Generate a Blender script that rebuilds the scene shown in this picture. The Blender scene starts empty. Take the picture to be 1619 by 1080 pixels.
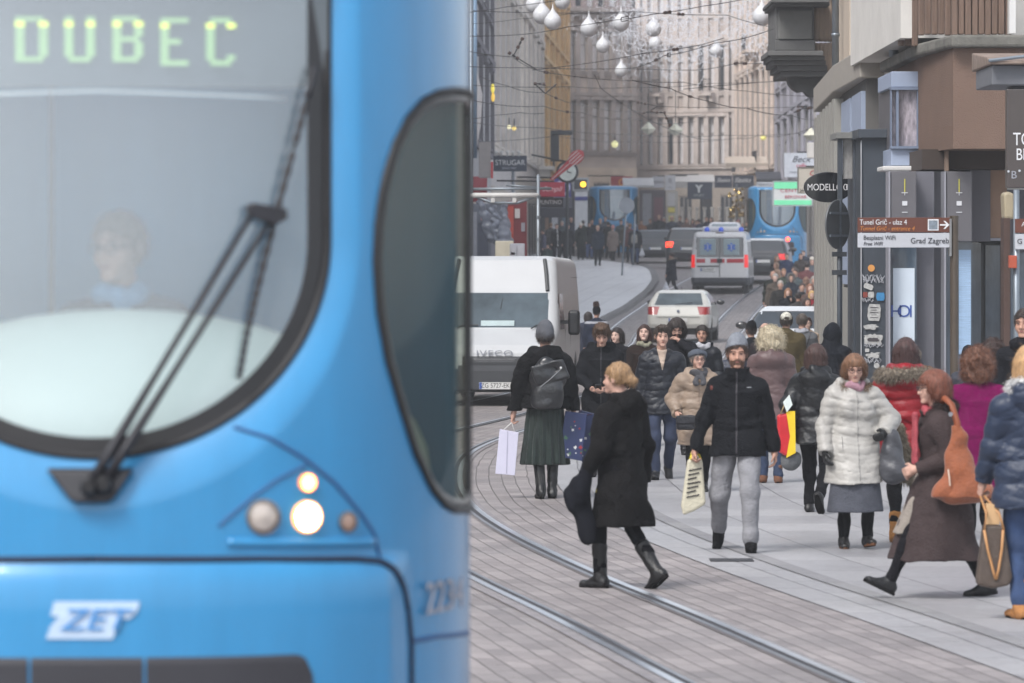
import bpy, math, random
import numpy as np
from math import sin, cos, pi, radians, sqrt, atan2
from mathutils import Vector, Matrix, Euler

SC = bpy.context.scene
COL = SC.collection
# ---------------------------------------------------------------- camera
CAM_H, FPX, CX, HY = 2.4, 7200.0, 809.5, 405.0
cam_data = bpy.data.cameras.new('camera')
cam = bpy.data.objects.new('camera', cam_data)
COL.objects.link(cam)
cam.location = (0, 0, CAM_H)
cam.rotation_euler = (radians(90), 0, 0)
cam_data.sensor_width = 36.0
cam_data.lens = FPX * 36.0 / 1619.0
cam_data.shift_y = -(540.0 - HY) / 1619.0
cam_data.clip_start = 0.5
cam_data.clip_end = 3000
cam_data.dof.use_dof = True
cam_data.dof.focus_distance = 54.0
cam_data.dof.aperture_fstop = 5.0
SC.camera = cam
# ---------------------------------------------------------------- world, sun, exposure
world = bpy.data.worlds.new("World")
SC.world = world
world.use_nodes = True
wn, wl = world.node_tree.nodes, world.node_tree.links
wn.clear()
sky = wn.new('ShaderNodeTexSky')
sky.sky_type = 'NISHITA'
sky.sun_disc = False
SUN_EL, SUN_ROT = radians(50), radians(218)
sky.sun_elevation = SUN_EL
sky.sun_rotation = SUN_ROT
sky.air_density = 1.0
sky.dust_density = 1.5
sky.ozone_density = 1.0
hs = wn.new('ShaderNodeHueSaturation')
hs.inputs['Saturation'].default_value = 0.35
bg = wn.new('ShaderNodeBackground')
bg.inputs['Strength'].default_value = 0.14
wo = wn.new('ShaderNodeOutputWorld')
wl.new(sky.outputs[0], hs.inputs['Color'])
wl.new(hs.outputs[0], bg.inputs['Color'])
wl.new(bg.outputs[0], wo.inputs['Surface'])
sun_d = bpy.data.lights.new('sun', 'SUN')
sun_d.energy = 1.5
sun_d.angle = radians(20)
sun_d.color = (1.0, 0.97, 0.93)
sun = bpy.data.objects.new('sun', sun_d)
COL.objects.link(sun)
# the Nishita sun direction: rotation measured clockwise from +Y
sd = Vector((sin(SUN_ROT) * cos(SUN_EL), cos(SUN_ROT) * cos(SUN_EL), sin(SUN_EL)))
sun.rotation_euler = (-sd).to_track_quat('-Z', 'Y').to_euler()
SC.view_settings.view_transform = 'Standard'
SC.view_settings.look = 'None'
SC.view_settings.gamma = 1.0
SC.view_settings.use_curve_mapping = False
SC.view_settings.exposure = 1.07
SC.render.film_transparent = False
SC.cycles.use_denoising = True
SC.cycles.max_bounces = 6
SC.cycles.transparent_max_bounces = 16
SC.cycles.volume_bounces = 0
SC.cycles.use_adaptive_sampling = True
SC.cycles.adaptive_threshold = 0.02

# ---------------------------------------------------------------- terrain profile
_GD = np.array([-400, 0, 110, 125, 137, 150, 162, 182, 210, 240, 300, 420, 900.])
_GZ = np.array([0, 0, 0, 0.03, 0.18, 0.58, 1.04, 1.78, 2.25, 2.5, 3.1, 3.6, 4.5])
def gz(d):
    return float(np.interp(d, _GD, _GZ))
def P(px, py, D):
    """the point seen at photo pixel (px,py) at distance D"""
    return Vector(((px - CX) * D / FPX, D, CAM_H - (py - HY) * D / FPX))
def groundD(py):
    lo, hi = 5.0, 400.0
    for _ in range(50):
        m = (lo + hi) / 2
        y = HY + (CAM_H - gz(m)) * FPX / m
        if y > py: lo = m
        else: hi = m
    return (lo + hi) / 2
def PG(px, py):
    D = groundD(py)
    return Vector(((px - CX) * D / FPX, D, gz(D)))

# ---------------------------------------------------------------- materials
def lin(c):
    r = []
    for v in c[:3]:
        v = v / 255.0
        r.append(v / 12.92 if v <= 0.04045 else ((v + 0.055) / 1.055) ** 2.4)
    return tuple(r)
_M = {}
def mat(name, c, rough=0.6, metal=0.0, var=0.12, vs=6.0, bump=0.0, bs=40.0, coat=0.0, sheen=0.0,
        emit=None, es=0.0, alpha=1.0, spec=0.5, stretch=None, trans=0.0, anis=0.0, wave=None, raw=False):
    """one procedural material: base colour broken up by noise, optional bump"""
    key = (name, tuple(c), rough, metal, var, vs, bump, bs, coat, sheen, emit, es, alpha, spec, stretch, wave)
    if key in _M: return _M[key]
    m = bpy.data.materials.new(name)
    m.use_nodes = True
    N, L = m.node_tree.nodes, m.node_tree.links
    b = N['Principled BSDF']
    rgb = tuple(c) if raw else lin(c)
    tc = N.new('ShaderNodeTexCoord')
    src = tc.outputs['Object']
    if stretch:
        mp = N.new('ShaderNodeMapping'); mp.inputs['Scale'].default_value = stretch
        L.new(src, mp.inputs['Vector']); src = mp.outputs[0]
    if var > 0:
        nz = N.new('ShaderNodeTexNoise'); nz.inputs['Scale'].default_value = vs; nz.inputs['Detail'].default_value = 5
        nz.inputs['Roughness'].default_value = 0.65
        L.new(src, nz.inputs['Vector'])
        cr = N.new('ShaderNodeValToRGB')
        cr.color_ramp.elements[0].position = 0.3; cr.color_ramp.elements[1].position = 0.72
        cr.color_ramp.elements[0].color = tuple(v * (1 - var) for v in rgb) + (1,)
        cr.color_ramp.elements[1].color = tuple(min(1, v * (1 + var)) for v in rgb) + (1,)
        L.new(nz.outputs['Fac'], cr.inputs['Fac'])
        L.new(cr.outputs['Color'], b.inputs['Base Color'])
    else:
        b.inputs['Base Color'].default_value = rgb + (1,)
    b.inputs['Roughness'].default_value = rough
    b.inputs['Metallic'].default_value = metal
    b.inputs['Specular IOR Level'].default_value = spec
    b.inputs['Coat Weight'].default_value = coat
    b.inputs['Coat Roughness'].default_value = 0.06
    b.inputs['Sheen Weight'].default_value = sheen
    if emit:
        b.inputs['Emission Color'].default_value = lin(emit) + (1,)
        b.inputs['Emission Strength'].default_value = es
    b.inputs['Alpha'].default_value = alpha
    if bump > 0:
        n2 = N.new('ShaderNodeTexNoise'); n2.inputs['Scale'].default_value = bs; n2.inputs['Detail'].default_value = 4
        L.new(src, n2.inputs['Vector'])
        bp = N.new('ShaderNodeBump'); bp.inputs['Strength'].default_value = bump; bp.inputs['Distance'].default_value = 0.02
        L.new(n2.outputs['Fac'], bp.inputs['Height'])
        L.new(bp.outputs[0], b.inputs['Normal'])
    _M[key] = m
    return m

# ---------------------------------------------------------------- object helpers
def link(o, parent=None):
    COL.objects.link(o)
    if parent is not None: o.parent = parent
    return o
def tag(o, label=None, cat=None, group=None, kind=None):
    if label: o['label'] = label
    if cat: o['category'] = cat
    if group: o['group'] = group
    if kind: o['kind'] = kind
    return o
def thing(name, label, cat, loc=(0, 0, 0), rz=0, group=None):
    o = bpy.data.objects.new(name, None)
    o.empty_display_size = 0.2
    COL.objects.link(o)
    o.location = loc; o.rotation_euler = (0, 0, rz)
    return tag(o, label, cat, group)

class MB:
    """collects simple shapes into one mesh"""
    def __init__(s): s.v = []; s.f = []; s.uv = None
    def add(s, vs, fs):
        k = len(s.v); s.v += [tuple(v) for v in vs]; s.f += [tuple(i + k for i in f) for f in fs]; return s
    def box(s, x0, x1, y0, y1, z0, z1):
        return s.add([(x0,y0,z0),(x1,y0,z0),(x1,y1,z0),(x0,y1,z0),(x0,y0,z1),(x1,y0,z1),(x1,y1,z1),(x0,y1,z1)],
                     [(0,3,2,1),(4,5,6,7),(0,1,5,4),(1,2,6,5),(2,3,7,6),(3,0,4,7)])
    def prism(s, pts, axis, a, b):
        """polygon pts (2D) extruded along axis from a to b"""
        n = len(pts)
        def mk(p, t):
            return {'x': (t, p[0], p[1]), 'y': (p[0], t, p[1]), 'z': (p[0], p[1], t)}[axis]
        vs = [mk(p, a) for p in pts] + [mk(p, b) for p in pts]
        fs = [tuple(range(n)), tuple(range(2*n-1, n-1, -1))] + [(i, i+n, (i+1)%n+n, (i+1)%n) for i in range(n)]
        return s.add(vs, fs)
    def tube(s, pts, r, n=8, cap=True, r2=None):
        pts = [Vector(p) for p in pts]; m = len(pts); vs = []; fs = []
        up = Vector((0, 0, 1))
        for i, p in enumerate(pts):
            t = (pts[min(i+1, m-1)] - pts[max(i-1, 0)])
            if t.length < 1e-9: t = Vector((0,0,1))
            t.normalize()
            ref = up if abs(t.z) < 0.95 else Vector((1, 0, 0))
            a = t.cross(ref).normalized(); b = t.cross(a)
            rr = r if r2 is None else r + (r2 - r) * i / max(1, m-1)
            if isinstance(r, (list, tuple)): rr = r[i]
            for k in range(n):
                w = 2*pi*k/n
                vs.append(p + a*(cos(w)*rr) + b*(sin(w)*rr))
        for i in range(m-1):
            for k in range(n):
                fs.append((i*n+k, i*n+(k+1)%n, (i+1)*n+(k+1)%n, (i+1)*n+k))
        if cap: fs += [tuple(range(n-1, -1, -1)), tuple(range((m-1)*n, m*n))]
        return s.add(vs, fs)
    def lathe(s, prof, c=(0,0,0), n=20, axis='z'):
        vs = []; fs = []; m = len(prof)
        for (r, h) in prof:
            for k in range(n):
                w = 2*pi*k/n
                if axis == 'z': v = (c[0]+r*cos(w), c[1]+r*sin(w), c[2]+h)
                elif axis == 'y': v = (c[0]+r*cos(w), c[1]+h, c[2]+r*sin(w))
                else: v = (c[0]+h, c[1]+r*cos(w), c[2]+r*sin(w))
                vs.append(v)
        for i in range(m-1):
            for k in range(n): fs.append((i*n+k, i*n+(k+1)%n, (i+1)*n+(k+1)%n, (i+1)*n+k))
        fs += [tuple(range(n-1, -1, -1)), tuple(range((m-1)*n, m*n))]
        return s.add(vs, fs)
    def grid(s, fn, us, vs_):
        k = len(s.v); n = len(vs_)
        for u in us:
            for v in vs_: s.v.append(tuple(fn(u, v)))
        for i in range(len(us)-1):
            for j in range(n-1):
                s.f.append((k+i*n+j, k+(i+1)*n+j, k+(i+1)*n+j+1, k+i*n+j+1))
        return s
    def build(s, name, m=None, parent=None, smooth=False, bevel=0.0, loc=None, seg=2, fix=True):
        me = bpy.data.meshes.new(name)
        me.from_pydata(s.v, [], s.f)
        if fix:
            import bmesh
            bm = bmesh.new(); bm.from_mesh(me)
            bmesh.ops.recalc_face_normals(bm, faces=bm.faces[:])
            bm.to_mesh(me); bm.free()
        me.update()
        if smooth:
            me.polygons.foreach_set('use_smooth', [True]*len(me.polygons))
        o = bpy.data.objects.new(name, me)
        if m: me.materials.append(m)
        link(o, parent)
        if loc is not None: o.location = loc
        if bevel > 0:
            b = o.modifiers.new('bevel', 'BEVEL'); b.width = bevel; b.segments = seg; b.limit_method = 'ANGLE'
            b.angle_limit = radians(35)
        return o

_TEXTS = []
def text(body, size, m, parent=None, loc=(0,0,0), rot=(radians(90), 0, 0), name='lettering', align='CENTER', sx=1.0, ext=0.002, shear=0.0, bold=0.0, space=1.0):
    bold = bold if size > .3 else 0.0
    c = bpy.data.curves.new(name, 'FONT')
    c.body = body; c.size = size; c.align_x = align; c.align_y = 'CENTER'; c.extrude = ext; c.shear = shear
    c.offset = bold; c.space_character = space
    c.materials.append(m)
    o = bpy.data.objects.new(name, c)
    link(o, parent); o.location = loc; o.rotation_euler = rot; o.scale = (sx, 1, 1)
    _TEXTS.append(o)
    return o

def bake_texts():
    """turn every line of lettering into a mesh of its own"""
    bpy.context.view_layer.update()
    dg = bpy.context.evaluated_depsgraph_get()
    for o in _TEXTS:
        me = bpy.data.meshes.new_from_object(o.evaluated_get(dg))
        n = bpy.data.objects.new('x', me); nm = o.name; par = o.parent
        loc, rot, sc = o.location.copy(), o.rotation_euler.copy(), o.scale.copy()
        bpy.data.objects.remove(o); n.name = nm; COL.objects.link(n); n.parent = par
        n.location, n.rotation_euler, n.scale = loc, rot, sc
    _TEXTS.clear()

# ---------------------------------------------------------------- implicit surfaces
class Field:
    """a voxel field filled by analytic shapes, meshed with surface nets"""
    def __init__(s, lo, hi, vox):
        s.lo = np.array(lo, np.float32); s.vox = vox
        s.n = np.maximum(4, np.ceil((np.array(hi) - s.lo) / vox).astype(int) + 1)
        s.f = np.full(s.n, 0.3, np.float32)
        s.ax = [s.lo[i] + vox * np.arange(s.n[i], dtype=np.float32) for i in range(3)]
    def _win(s, lo, hi, pad):
        a = np.clip(np.floor((np.array(lo) - pad - s.lo) / s.vox).astype(int), 0, s.n)
        b = np.clip(np.ceil((np.array(hi) + pad - s.lo) / s.vox).astype(int) + 1, 0, s.n)
        if (b <= a).any(): return None
        sl = tuple(slice(a[i], b[i]) for i in range(3))
        X = s.ax[0][sl[0]][:, None, None]; Y = s.ax[1][sl[1]][None, :, None]; Z = s.ax[2][sl[2]][None, None, :]
        return sl, X, Y, Z
    def op(s, lo, hi, fn, k=0.02, mode='u'):
        w = s._win(lo, hi, max(3*s.vox, k*1.5, 0.02))
        if w is None: return s
        sl, X, Y, Z = w
        d = np.broadcast_to(fn(X, Y, Z), s.f[sl].shape).astype(np.float32)
        a = s.f[sl]
        if mode == 's': d = -d; 
        if k > 0:
            if mode == 'u':
                h = np.maximum(k - np.abs(a - d), 0) / k
                r = np.minimum(a, d) - h*h*k*0.25
            else:
                h = np.maximum(k - np.abs(a - d), 0) / k
                r = np.maximum(a, d) + h*h*k*0.25
        else:
            r = np.minimum(a, d) if mode == 'u' else np.maximum(a, d)
        s.f[sl] = r
        return s
    def cap(s, a, b, ra, rb=None, k=0.02, mode='u', flat=None):
        """round cone; flat=(nx,ny,nz,q): squeezed (q>1) along that direction"""
        rb = ra if rb is None else rb
        a = np.array(a, np.float32); b = np.array(b, np.float32); ba = b - a; L2 = float(ba @ ba) + 1e-12
        R = max(ra, rb)
        def fn(X, Y, Z):
            x = X - a[0]; y = Y - a[1]; z = Z - a[2]
            t = np.clip((x*ba[0] + y*ba[1] + z*ba[2]) / L2, 0, 1)
            dx = x - t*ba[0]; dy = y - t*ba[1]; dz = z - t*ba[2]
            q2 = dx*dx + dy*dy + dz*dz
            if flat is not None:
                w = dx*flat[0] + dy*flat[1] + dz*flat[2]
                q2 = q2 + (flat[3]**2 - 1)*w*w
            return np.sqrt(q2) - (ra + (rb - ra)*t)
        RR = R if flat is None or flat[3] >= 1 else R/flat[3]
        return s.op(np.minimum(a, b) - RR, np.maximum(a, b) + RR, fn, k, mode)
    def ell(s, c, r, k=0.02, mode='u', rot=None):
        c = np.array(c, np.float32); r = np.array(r, np.float32)
        Rm = None if rot is None else np.array(Euler(rot).to_matrix().transposed(), np.float32)
        B = r if rot is None else np.full(3, float(r.max()))
        def fn(X, Y, Z):
            x = X - c[0]; y = Y - c[1]; z = Z - c[2]
            if Rm is not None:
                x, y, z = (Rm[0,0]*x + Rm[0,1]*y + Rm[0,2]*z, Rm[1,0]*x + Rm[1,1]*y + Rm[1,2]*z, Rm[2,0]*x + Rm[2,1]*y + Rm[2,2]*z)
            k0 = np.sqrt((x/r[0])**2 + (y/r[1])**2 + (z/r[2])**2)
            k1 = np.sqrt((x/r[0]**2)**2 + (y/r[1]**2)**2 + (z/r[2]**2)**2) + 1e-6
            return k0*(k0 - 1)/k1
        return s.op(c - B, c + B, fn, k, mode)
    def box(s, c, h, r=0.02, k=0.0, mode='u', rot=None):
        c = np.array(c, np.float32); h = np.array(h, np.float32)
        Rm = None if rot is None else np.array(Euler(rot).to_matrix().transposed(), np.float32)
        B = h if rot is None else np.full(3, float(np.linalg.norm(h)))
        def fn(X, Y, Z):
            x = X - c[0]; y = Y - c[1]; z = Z - c[2]
            if Rm is not None:
                x, y, z = (Rm[0,0]*x + Rm[0,1]*y + Rm[0,2]*z, Rm[1,0]*x + Rm[1,1]*y + Rm[1,2]*z, Rm[2,0]*x + Rm[2,1]*y + Rm[2,2]*z)
            qx = np.abs(x) - h[0] + r; qy = np.abs(y) - h[1] + r; qz = np.abs(z) - h[2] + r
            return np.sqrt(np.maximum(qx,0)**2 + np.maximum(qy,0)**2 + np.maximum(qz,0)**2) + np.minimum(np.maximum(qx, np.maximum(qy, qz)), 0) - r
        return s.op(c - B, c + B, fn, k, mode)
    def frust(s, c0, c1, r0, r1, k=0.03, folds=0, amp=0.0, ph=0.0, mode='u'):
        """elliptic frustum from c0 (bottom) to c1 (top); folds: pleats growing to the bottom"""
        R = max(r0[0], r0[1], r1[0], r1[1]) * (1 + amp)
        lo = (min(c0[0], c1[0]) - R, min(c0[1], c1[1]) - R, c0[2]); hi = (max(c0[0], c1[0]) + R, max(c0[1], c1[1]) + R, c1[2])
        H = c1[2] - c0[2]
        def fn(X, Y, Z):
            t = np.clip((Z - c0[2]) / H, 0, 1)
            x = X - (c0[0] + (c1[0]-c0[0])*t); y = Y - (c0[1] + (c1[1]-c0[1])*t)
            rx = r0[0] + (r1[0]-r0[0])*t; ry = r0[1] + (r1[1]-r0[1])*t
            q = np.sqrt((x/rx)**2 + (y/ry)**2)
            if folds:
                q = q / (1 + amp*(1-t)*np.sin(folds*np.arctan2(y/ry, x/rx) + ph))
            d = (q - 1)*np.minimum(rx, ry)
            e = np.abs(Z - (c0[2] + H/2)) - H/2
            return np.maximum(d, e)
        return s.op(lo, hi, fn, k, mode)
    def cutz(s, z, keep='above'):
        Z = s.ax[2][None, None, :]
        s.f = np.maximum(s.f, (z - Z) if keep == 'above' else (Z - z)).astype(np.float32)
        return s
    def disp(s, fn, band=0.06):
        """add fn(x,y,z) to the field near the surface"""
        idx = np.where(np.abs(s.f) < band)
        if len(idx[0]) == 0: return s
        x = s.ax[0][idx[0]]; y = s.ax[1][idx[1]]; z = s.ax[2][idx[2]]
        s.f[idx] += fn(x, y, z).astype(np.float32)
        return s
    def mesh(s):
        f = s.f; vox = s.vox
        f[0], f[-1] = np.maximum(f[0], 1e-3), np.maximum(f[-1], 1e-3)
        f[:, 0], f[:, -1] = np.maximum(f[:, 0], 1e-3), np.maximum(f[:, -1], 1e-3)
        f[:, :, 0], f[:, :, -1] = np.maximum(f[:, :, 0], 1e-3), np.maximum(f[:, :, -1], 1e-3)
        ins = f < 0
        c = np.zeros(tuple(np.array(f.shape) - 1), np.int8)
        for i in (0, 1):
            for j in (0, 1):
                for k in (0, 1):
                    c += ins[i:i+c.shape[0], j:j+c.shape[1], k:k+c.shape[2]]
        act = (c > 0) & (c < 8)
        ci = np.array(np.where(act)).T
        if len(ci) == 0: return np.zeros((0,3)), np.zeros((0,4), int)
        idmap = np.full(c.shape, -1, np.int32); idmap[tuple(ci.T)] = np.arange(len(ci))
        acc = np.zeros((len(ci), 3)); cnt = np.zeros(len(ci))
        offs = [(i, j, k) for i in (0,1) for j in (0,1) for k in (0,1)]
        vals = {o: f[ci[:,0]+o[0], ci[:,1]+o[1], ci[:,2]+o[2]].astype(float) for o in offs}
        for o in offs:
            for ax in range(3):
                if o[ax] == 0:
                    o2 = list(o); o2[ax] = 1; o2 = tuple(o2)
                    a = vals[o]; b = vals[o2]
                    cr = (a < 0) != (b < 0)
                    t = np.where(cr, a / np.where(cr, a - b, 1), 0)
                    p = np.tile(np.array(o, float), (len(ci), 1)); p[:, ax] += t
                    acc += p * cr[:, None]; cnt += cr
        V = (ci + acc / cnt[:, None]) * vox + s.lo
        Q = []
        for ax in range(3):
            u, v = (ax+1) % 3, (ax+2) % 3
            sl0 = [slice(None)]*3; sl1 = [slice(None)]*3
            sl0[ax] = slice(0, -1); sl1[ax] = slice(1, None)
            A = ins[tuple(sl0)]; B = ins[tuple(sl1)]
            for (flag, flip) in ((A & ~B, False), (~A & B, True)):
                e = np.array(np.where(flag)).T
                e = e[(e[:, u] > 0) & (e[:, v] > 0) & (e[:, u] < f.shape[u]-1) & (e[:, v] < f.shape[v]-1)]
                if len(e) == 0: continue
                def cell(du, dv):
                    q = e.copy(); q[:, u] -= du; q[:, v] -= dv
                    return idmap[tuple(q.T)]
                q = np.stack([cell(1, 1), cell(0, 1), cell(0, 0), cell(1, 0)], 1)
                if flip: q = q[:, ::-1]
                Q.append(q)
        Q = np.concatenate(Q)
        Q = Q[(Q >= 0).all(1)]
        return V, Q
    def build(s, name, m, parent=None, loc=None, split=None, sm=1):
        V, Q = s.mesh()
        return mesh_obj(name, V, Q, m, parent, loc)

def mesh_obj(name, V, Q, m, parent=None, loc=None, smooth=True):
    me = bpy.data.meshes.new(name)
    nq = len(Q); k = Q.shape[1] if nq else 4
    me.vertices.add(len(V)); me.vertices.foreach_set('co', np.asarray(V, np.float32).ravel())
    me.loops.add(nq*k); me.loops.foreach_set('vertex_index', np.asarray(Q, np.int32).ravel())
    me.polygons.add(nq); me.polygons.foreach_set('loop_start', np.arange(0, nq*k, k, dtype=np.int32))
    me.polygons.foreach_set('use_smooth', np.full(nq, smooth))
    me.update(calc_edges=True); me.validate()
    me.materials.append(m)
    o = bpy.data.objects.new(name, me); link(o, parent)
    if loc is not None: o.location = loc
    return o

def split_mesh(V, Q, preds):
    """faces shared out to the first predicate they meet; the rest last"""
    C = V[Q].mean(1); left = np.ones(len(Q), bool); out = []
    for p in preds + [None]:
        sel = left.copy() if p is None else (left & p(C[:,0], C[:,1], C[:,2]))
        left &= ~sel
        q = Q[sel]
        if len(q) == 0: out.append((np.zeros((0,3)), q)); continue
        u, inv = np.unique(q, return_inverse=True)
        out.append((V[u], inv.reshape(q.shape)))
    return out

def creases(seed, amp=0.007):
    """sharp narrow folds in cloth"""
    rg = random.Random(seed)
    ks = [(rg.uniform(-1, 1), rg.uniform(-1, 1), rg.uniform(.5, 1.6)*rg.choice((-1, 1)), rg.uniform(9, 22), rg.uniform(0, 6.28)) for _ in range(4)]
    def fn(x, y, z):
        r = 0
        wx = 0.05*np.sin(7*z + 4*x + seed); wz = 0.04*np.sin(8*x + 6*y)
        for (a, b, c, w, p) in ks:
            L = sqrt(a*a + b*b + c*c)
            r = r + (1 - np.abs(np.sin(w*(a*(x+wx) + b*y + c*(z+wz))/L + p)))**3
        return amp*(r*0.6 - 0.35)
    return fn

def waves(seed, n=7, lo=6, hi=22, amp=0.004, dirz=1.0):
    """sum of warped sines used for cloth folds"""
    rg = random.Random(seed)
    ks = [(rg.uniform(-1,1), rg.uniform(-1,1), rg.uniform(-1,1)*dirz, rg.uniform(lo, hi), rg.uniform(0, 6.28)) for _ in range(n)]
    def fn(x, y, z):
        r = 0
        wx = 0.03*np.sin(9*z + 3*x); wz = 0.03*np.sin(11*x + 7*y)
        for (a, b, c, w, p) in ks:
            L = sqrt(a*a + b*b + c*c) + 1e-6
            r = r + np.sin(w*((a*(x+wx) + b*y + c*(z+wz))/L)*2 + p)
        return amp*r/sqrt(n)
    return fn
# ================================================================ people
def ellipsoid(mb, c, r, R=None, n=10):
    vs = []; fs = []
    for i in range(n//2 + 1):
        ph = pi*i/(n//2)
        for k in range(n):
            w = 2*pi*k/n
            v = Vector((r[0]*sin(ph)*cos(w), r[1]*sin(ph)*sin(w), r[2]*cos(ph)))
            if R is not None: v = R @ v
            vs.append(Vector(c) + v)
    for i in range(n//2):
        for k in range(n): fs.append((i*n+k, i*n+(k+1)%n, (i+1)*n+(k+1)%n, (i+1)*n+k))
    return mb.add(vs, fs)
MB.ellipsoid = ellipsoid

def ik(A, B, l1, l2, hint):
    A = Vector(A); B = Vector(B); d = B - A; L = d.length
    if L > (l1 + l2)*0.998:
        B = A + d.normalized()*(l1 + l2)*0.998; d = B - A; L = d.length
    a = (l1*l1 - l2*l2 + L*L)/(2*L)
    hh = sqrt(max(0, l1*l1 - a*a))
    n = d.normalized(); h = Vector(hint); h = (h - n*h.dot(n)).normalized()
    return A + n*a + h*hh, B

def skin_mat(t=0):
    c = [(186, 148, 132), (172, 132, 114), (200, 168, 154), (158, 118, 98)][t]
    return mat('skin', c, rough=0.5, var=0.10, vs=18, spec=0.35)
def hair_mat(c, r=0.5):
    return mat('hair', c, rough=r, var=0.5, vs=60, stretch=(1, 1, 0.16), spec=0.4, bump=0.6, bs=90)
def cloth_mat(kind, c):
    if max(c) < 62: c = tuple(int(v*.74) for v in c)
    if kind == 'leather': return mat('leather', c, rough=0.42, var=0.15, vs=9, bump=0.5, bs=22, spec=0.45)
    if kind == 'nylon': return mat('nylon', c, rough=0.42, var=0.12, vs=7, bump=0.35, bs=26, sheen=0.04, spec=0.3)
    if kind == 'denim': return mat('denim', c, rough=0.85, var=0.28, vs=10, bump=0.5, bs=120)
    if kind == 'wool': return mat('wool', c, rough=0.95, var=0.18, vs=22, bump=0.9, bs=130, spec=0.15)
    if kind == 'velvet': return mat('velvet', c, rough=0.6, var=0.5, vs=9, stretch=(2.2, 2.2, 0.35), sheen=0.15, bump=0.5, bs=30)
    return mat('cloth', c, rough=0.85, var=0.16, vs=12, bump=0.55, bs=60, spec=0.12)

def strands(V, Nn, seed, n, length, width, down=0.6, out=0.5, rnd=0.5):
    """tapered tufts standing off a surface, as quads"""
    rg = np.random.RandomState(seed)
    if len(V) == 0: return V, np.zeros((0,4), int)
    ids = rg.randint(0, len(V), n)
    p = V[ids]; nn = Nn[ids]
    d = nn*out + np.array([0, 0, -1.0])*down + rg.randn(n, 3)*rnd*0.6
    d /= np.linalg.norm(d, axis=1)[:, None] + 1e-9
    L = length*(0.5 + rg.rand(n))[:, None]
    s = np.cross(d, rg.randn(n, 3)); s /= np.linalg.norm(s, axis=1)[:, None] + 1e-9
    w = width*0.5
    m = p + d*L*0.55 + nn*0.1*L
    e = p + d*L + np.array([0, 0, -1.0])*L*0.25
    VV = np.stack([p - s*w - nn*0.004, p + s*w - nn*0.004, m + s*w*0.8, m - s*w*0.8, e + s*w*0.15, e - s*w*0.15], 1).reshape(-1, 3)
    b = np.arange(n)[:, None]*6
    Q = np.concatenate([b + np.array([[0, 1, 2, 3]]), b + np.array([[3, 2, 4, 5]])])
    return VV, Q

def field_normals(V, Q):
    N = np.zeros_like(V)
    a = V[Q[:,1]] - V[Q[:,0]]; b = V[Q[:,2]] - V[Q[:,0]]
    n = np.cross(a, b)
    for j in range(Q.shape[1]): np.add.at(N, Q[:, j], n)
    return N/(np.linalg.norm(N, axis=1)[:, None] + 1e-9)

def shaggy(F, name, m, parent, seed, n, length, width, **kw):
    V, Q = F.mesh()
    if len(Q) == 0: return None
    N = field_normals(V, Q)
    V2, Q2 = strands(V, N, seed, n, length, width, **kw)
    if name == 'hair':      # a few flyaway hairs soften the outline
        V3, Q3 = strands(V, N, seed + 5, n//4, length*1.5, width*.5, down=.7, out=.5, rnd=.6)
        Q2 = np.concatenate([Q2, Q3 + len(V2)]); V2 = np.concatenate([V2, V3])
    return mesh_obj(name, np.concatenate([V, V2]), np.concatenate([Q, Q2 + len(V)]), m, parent)

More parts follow.
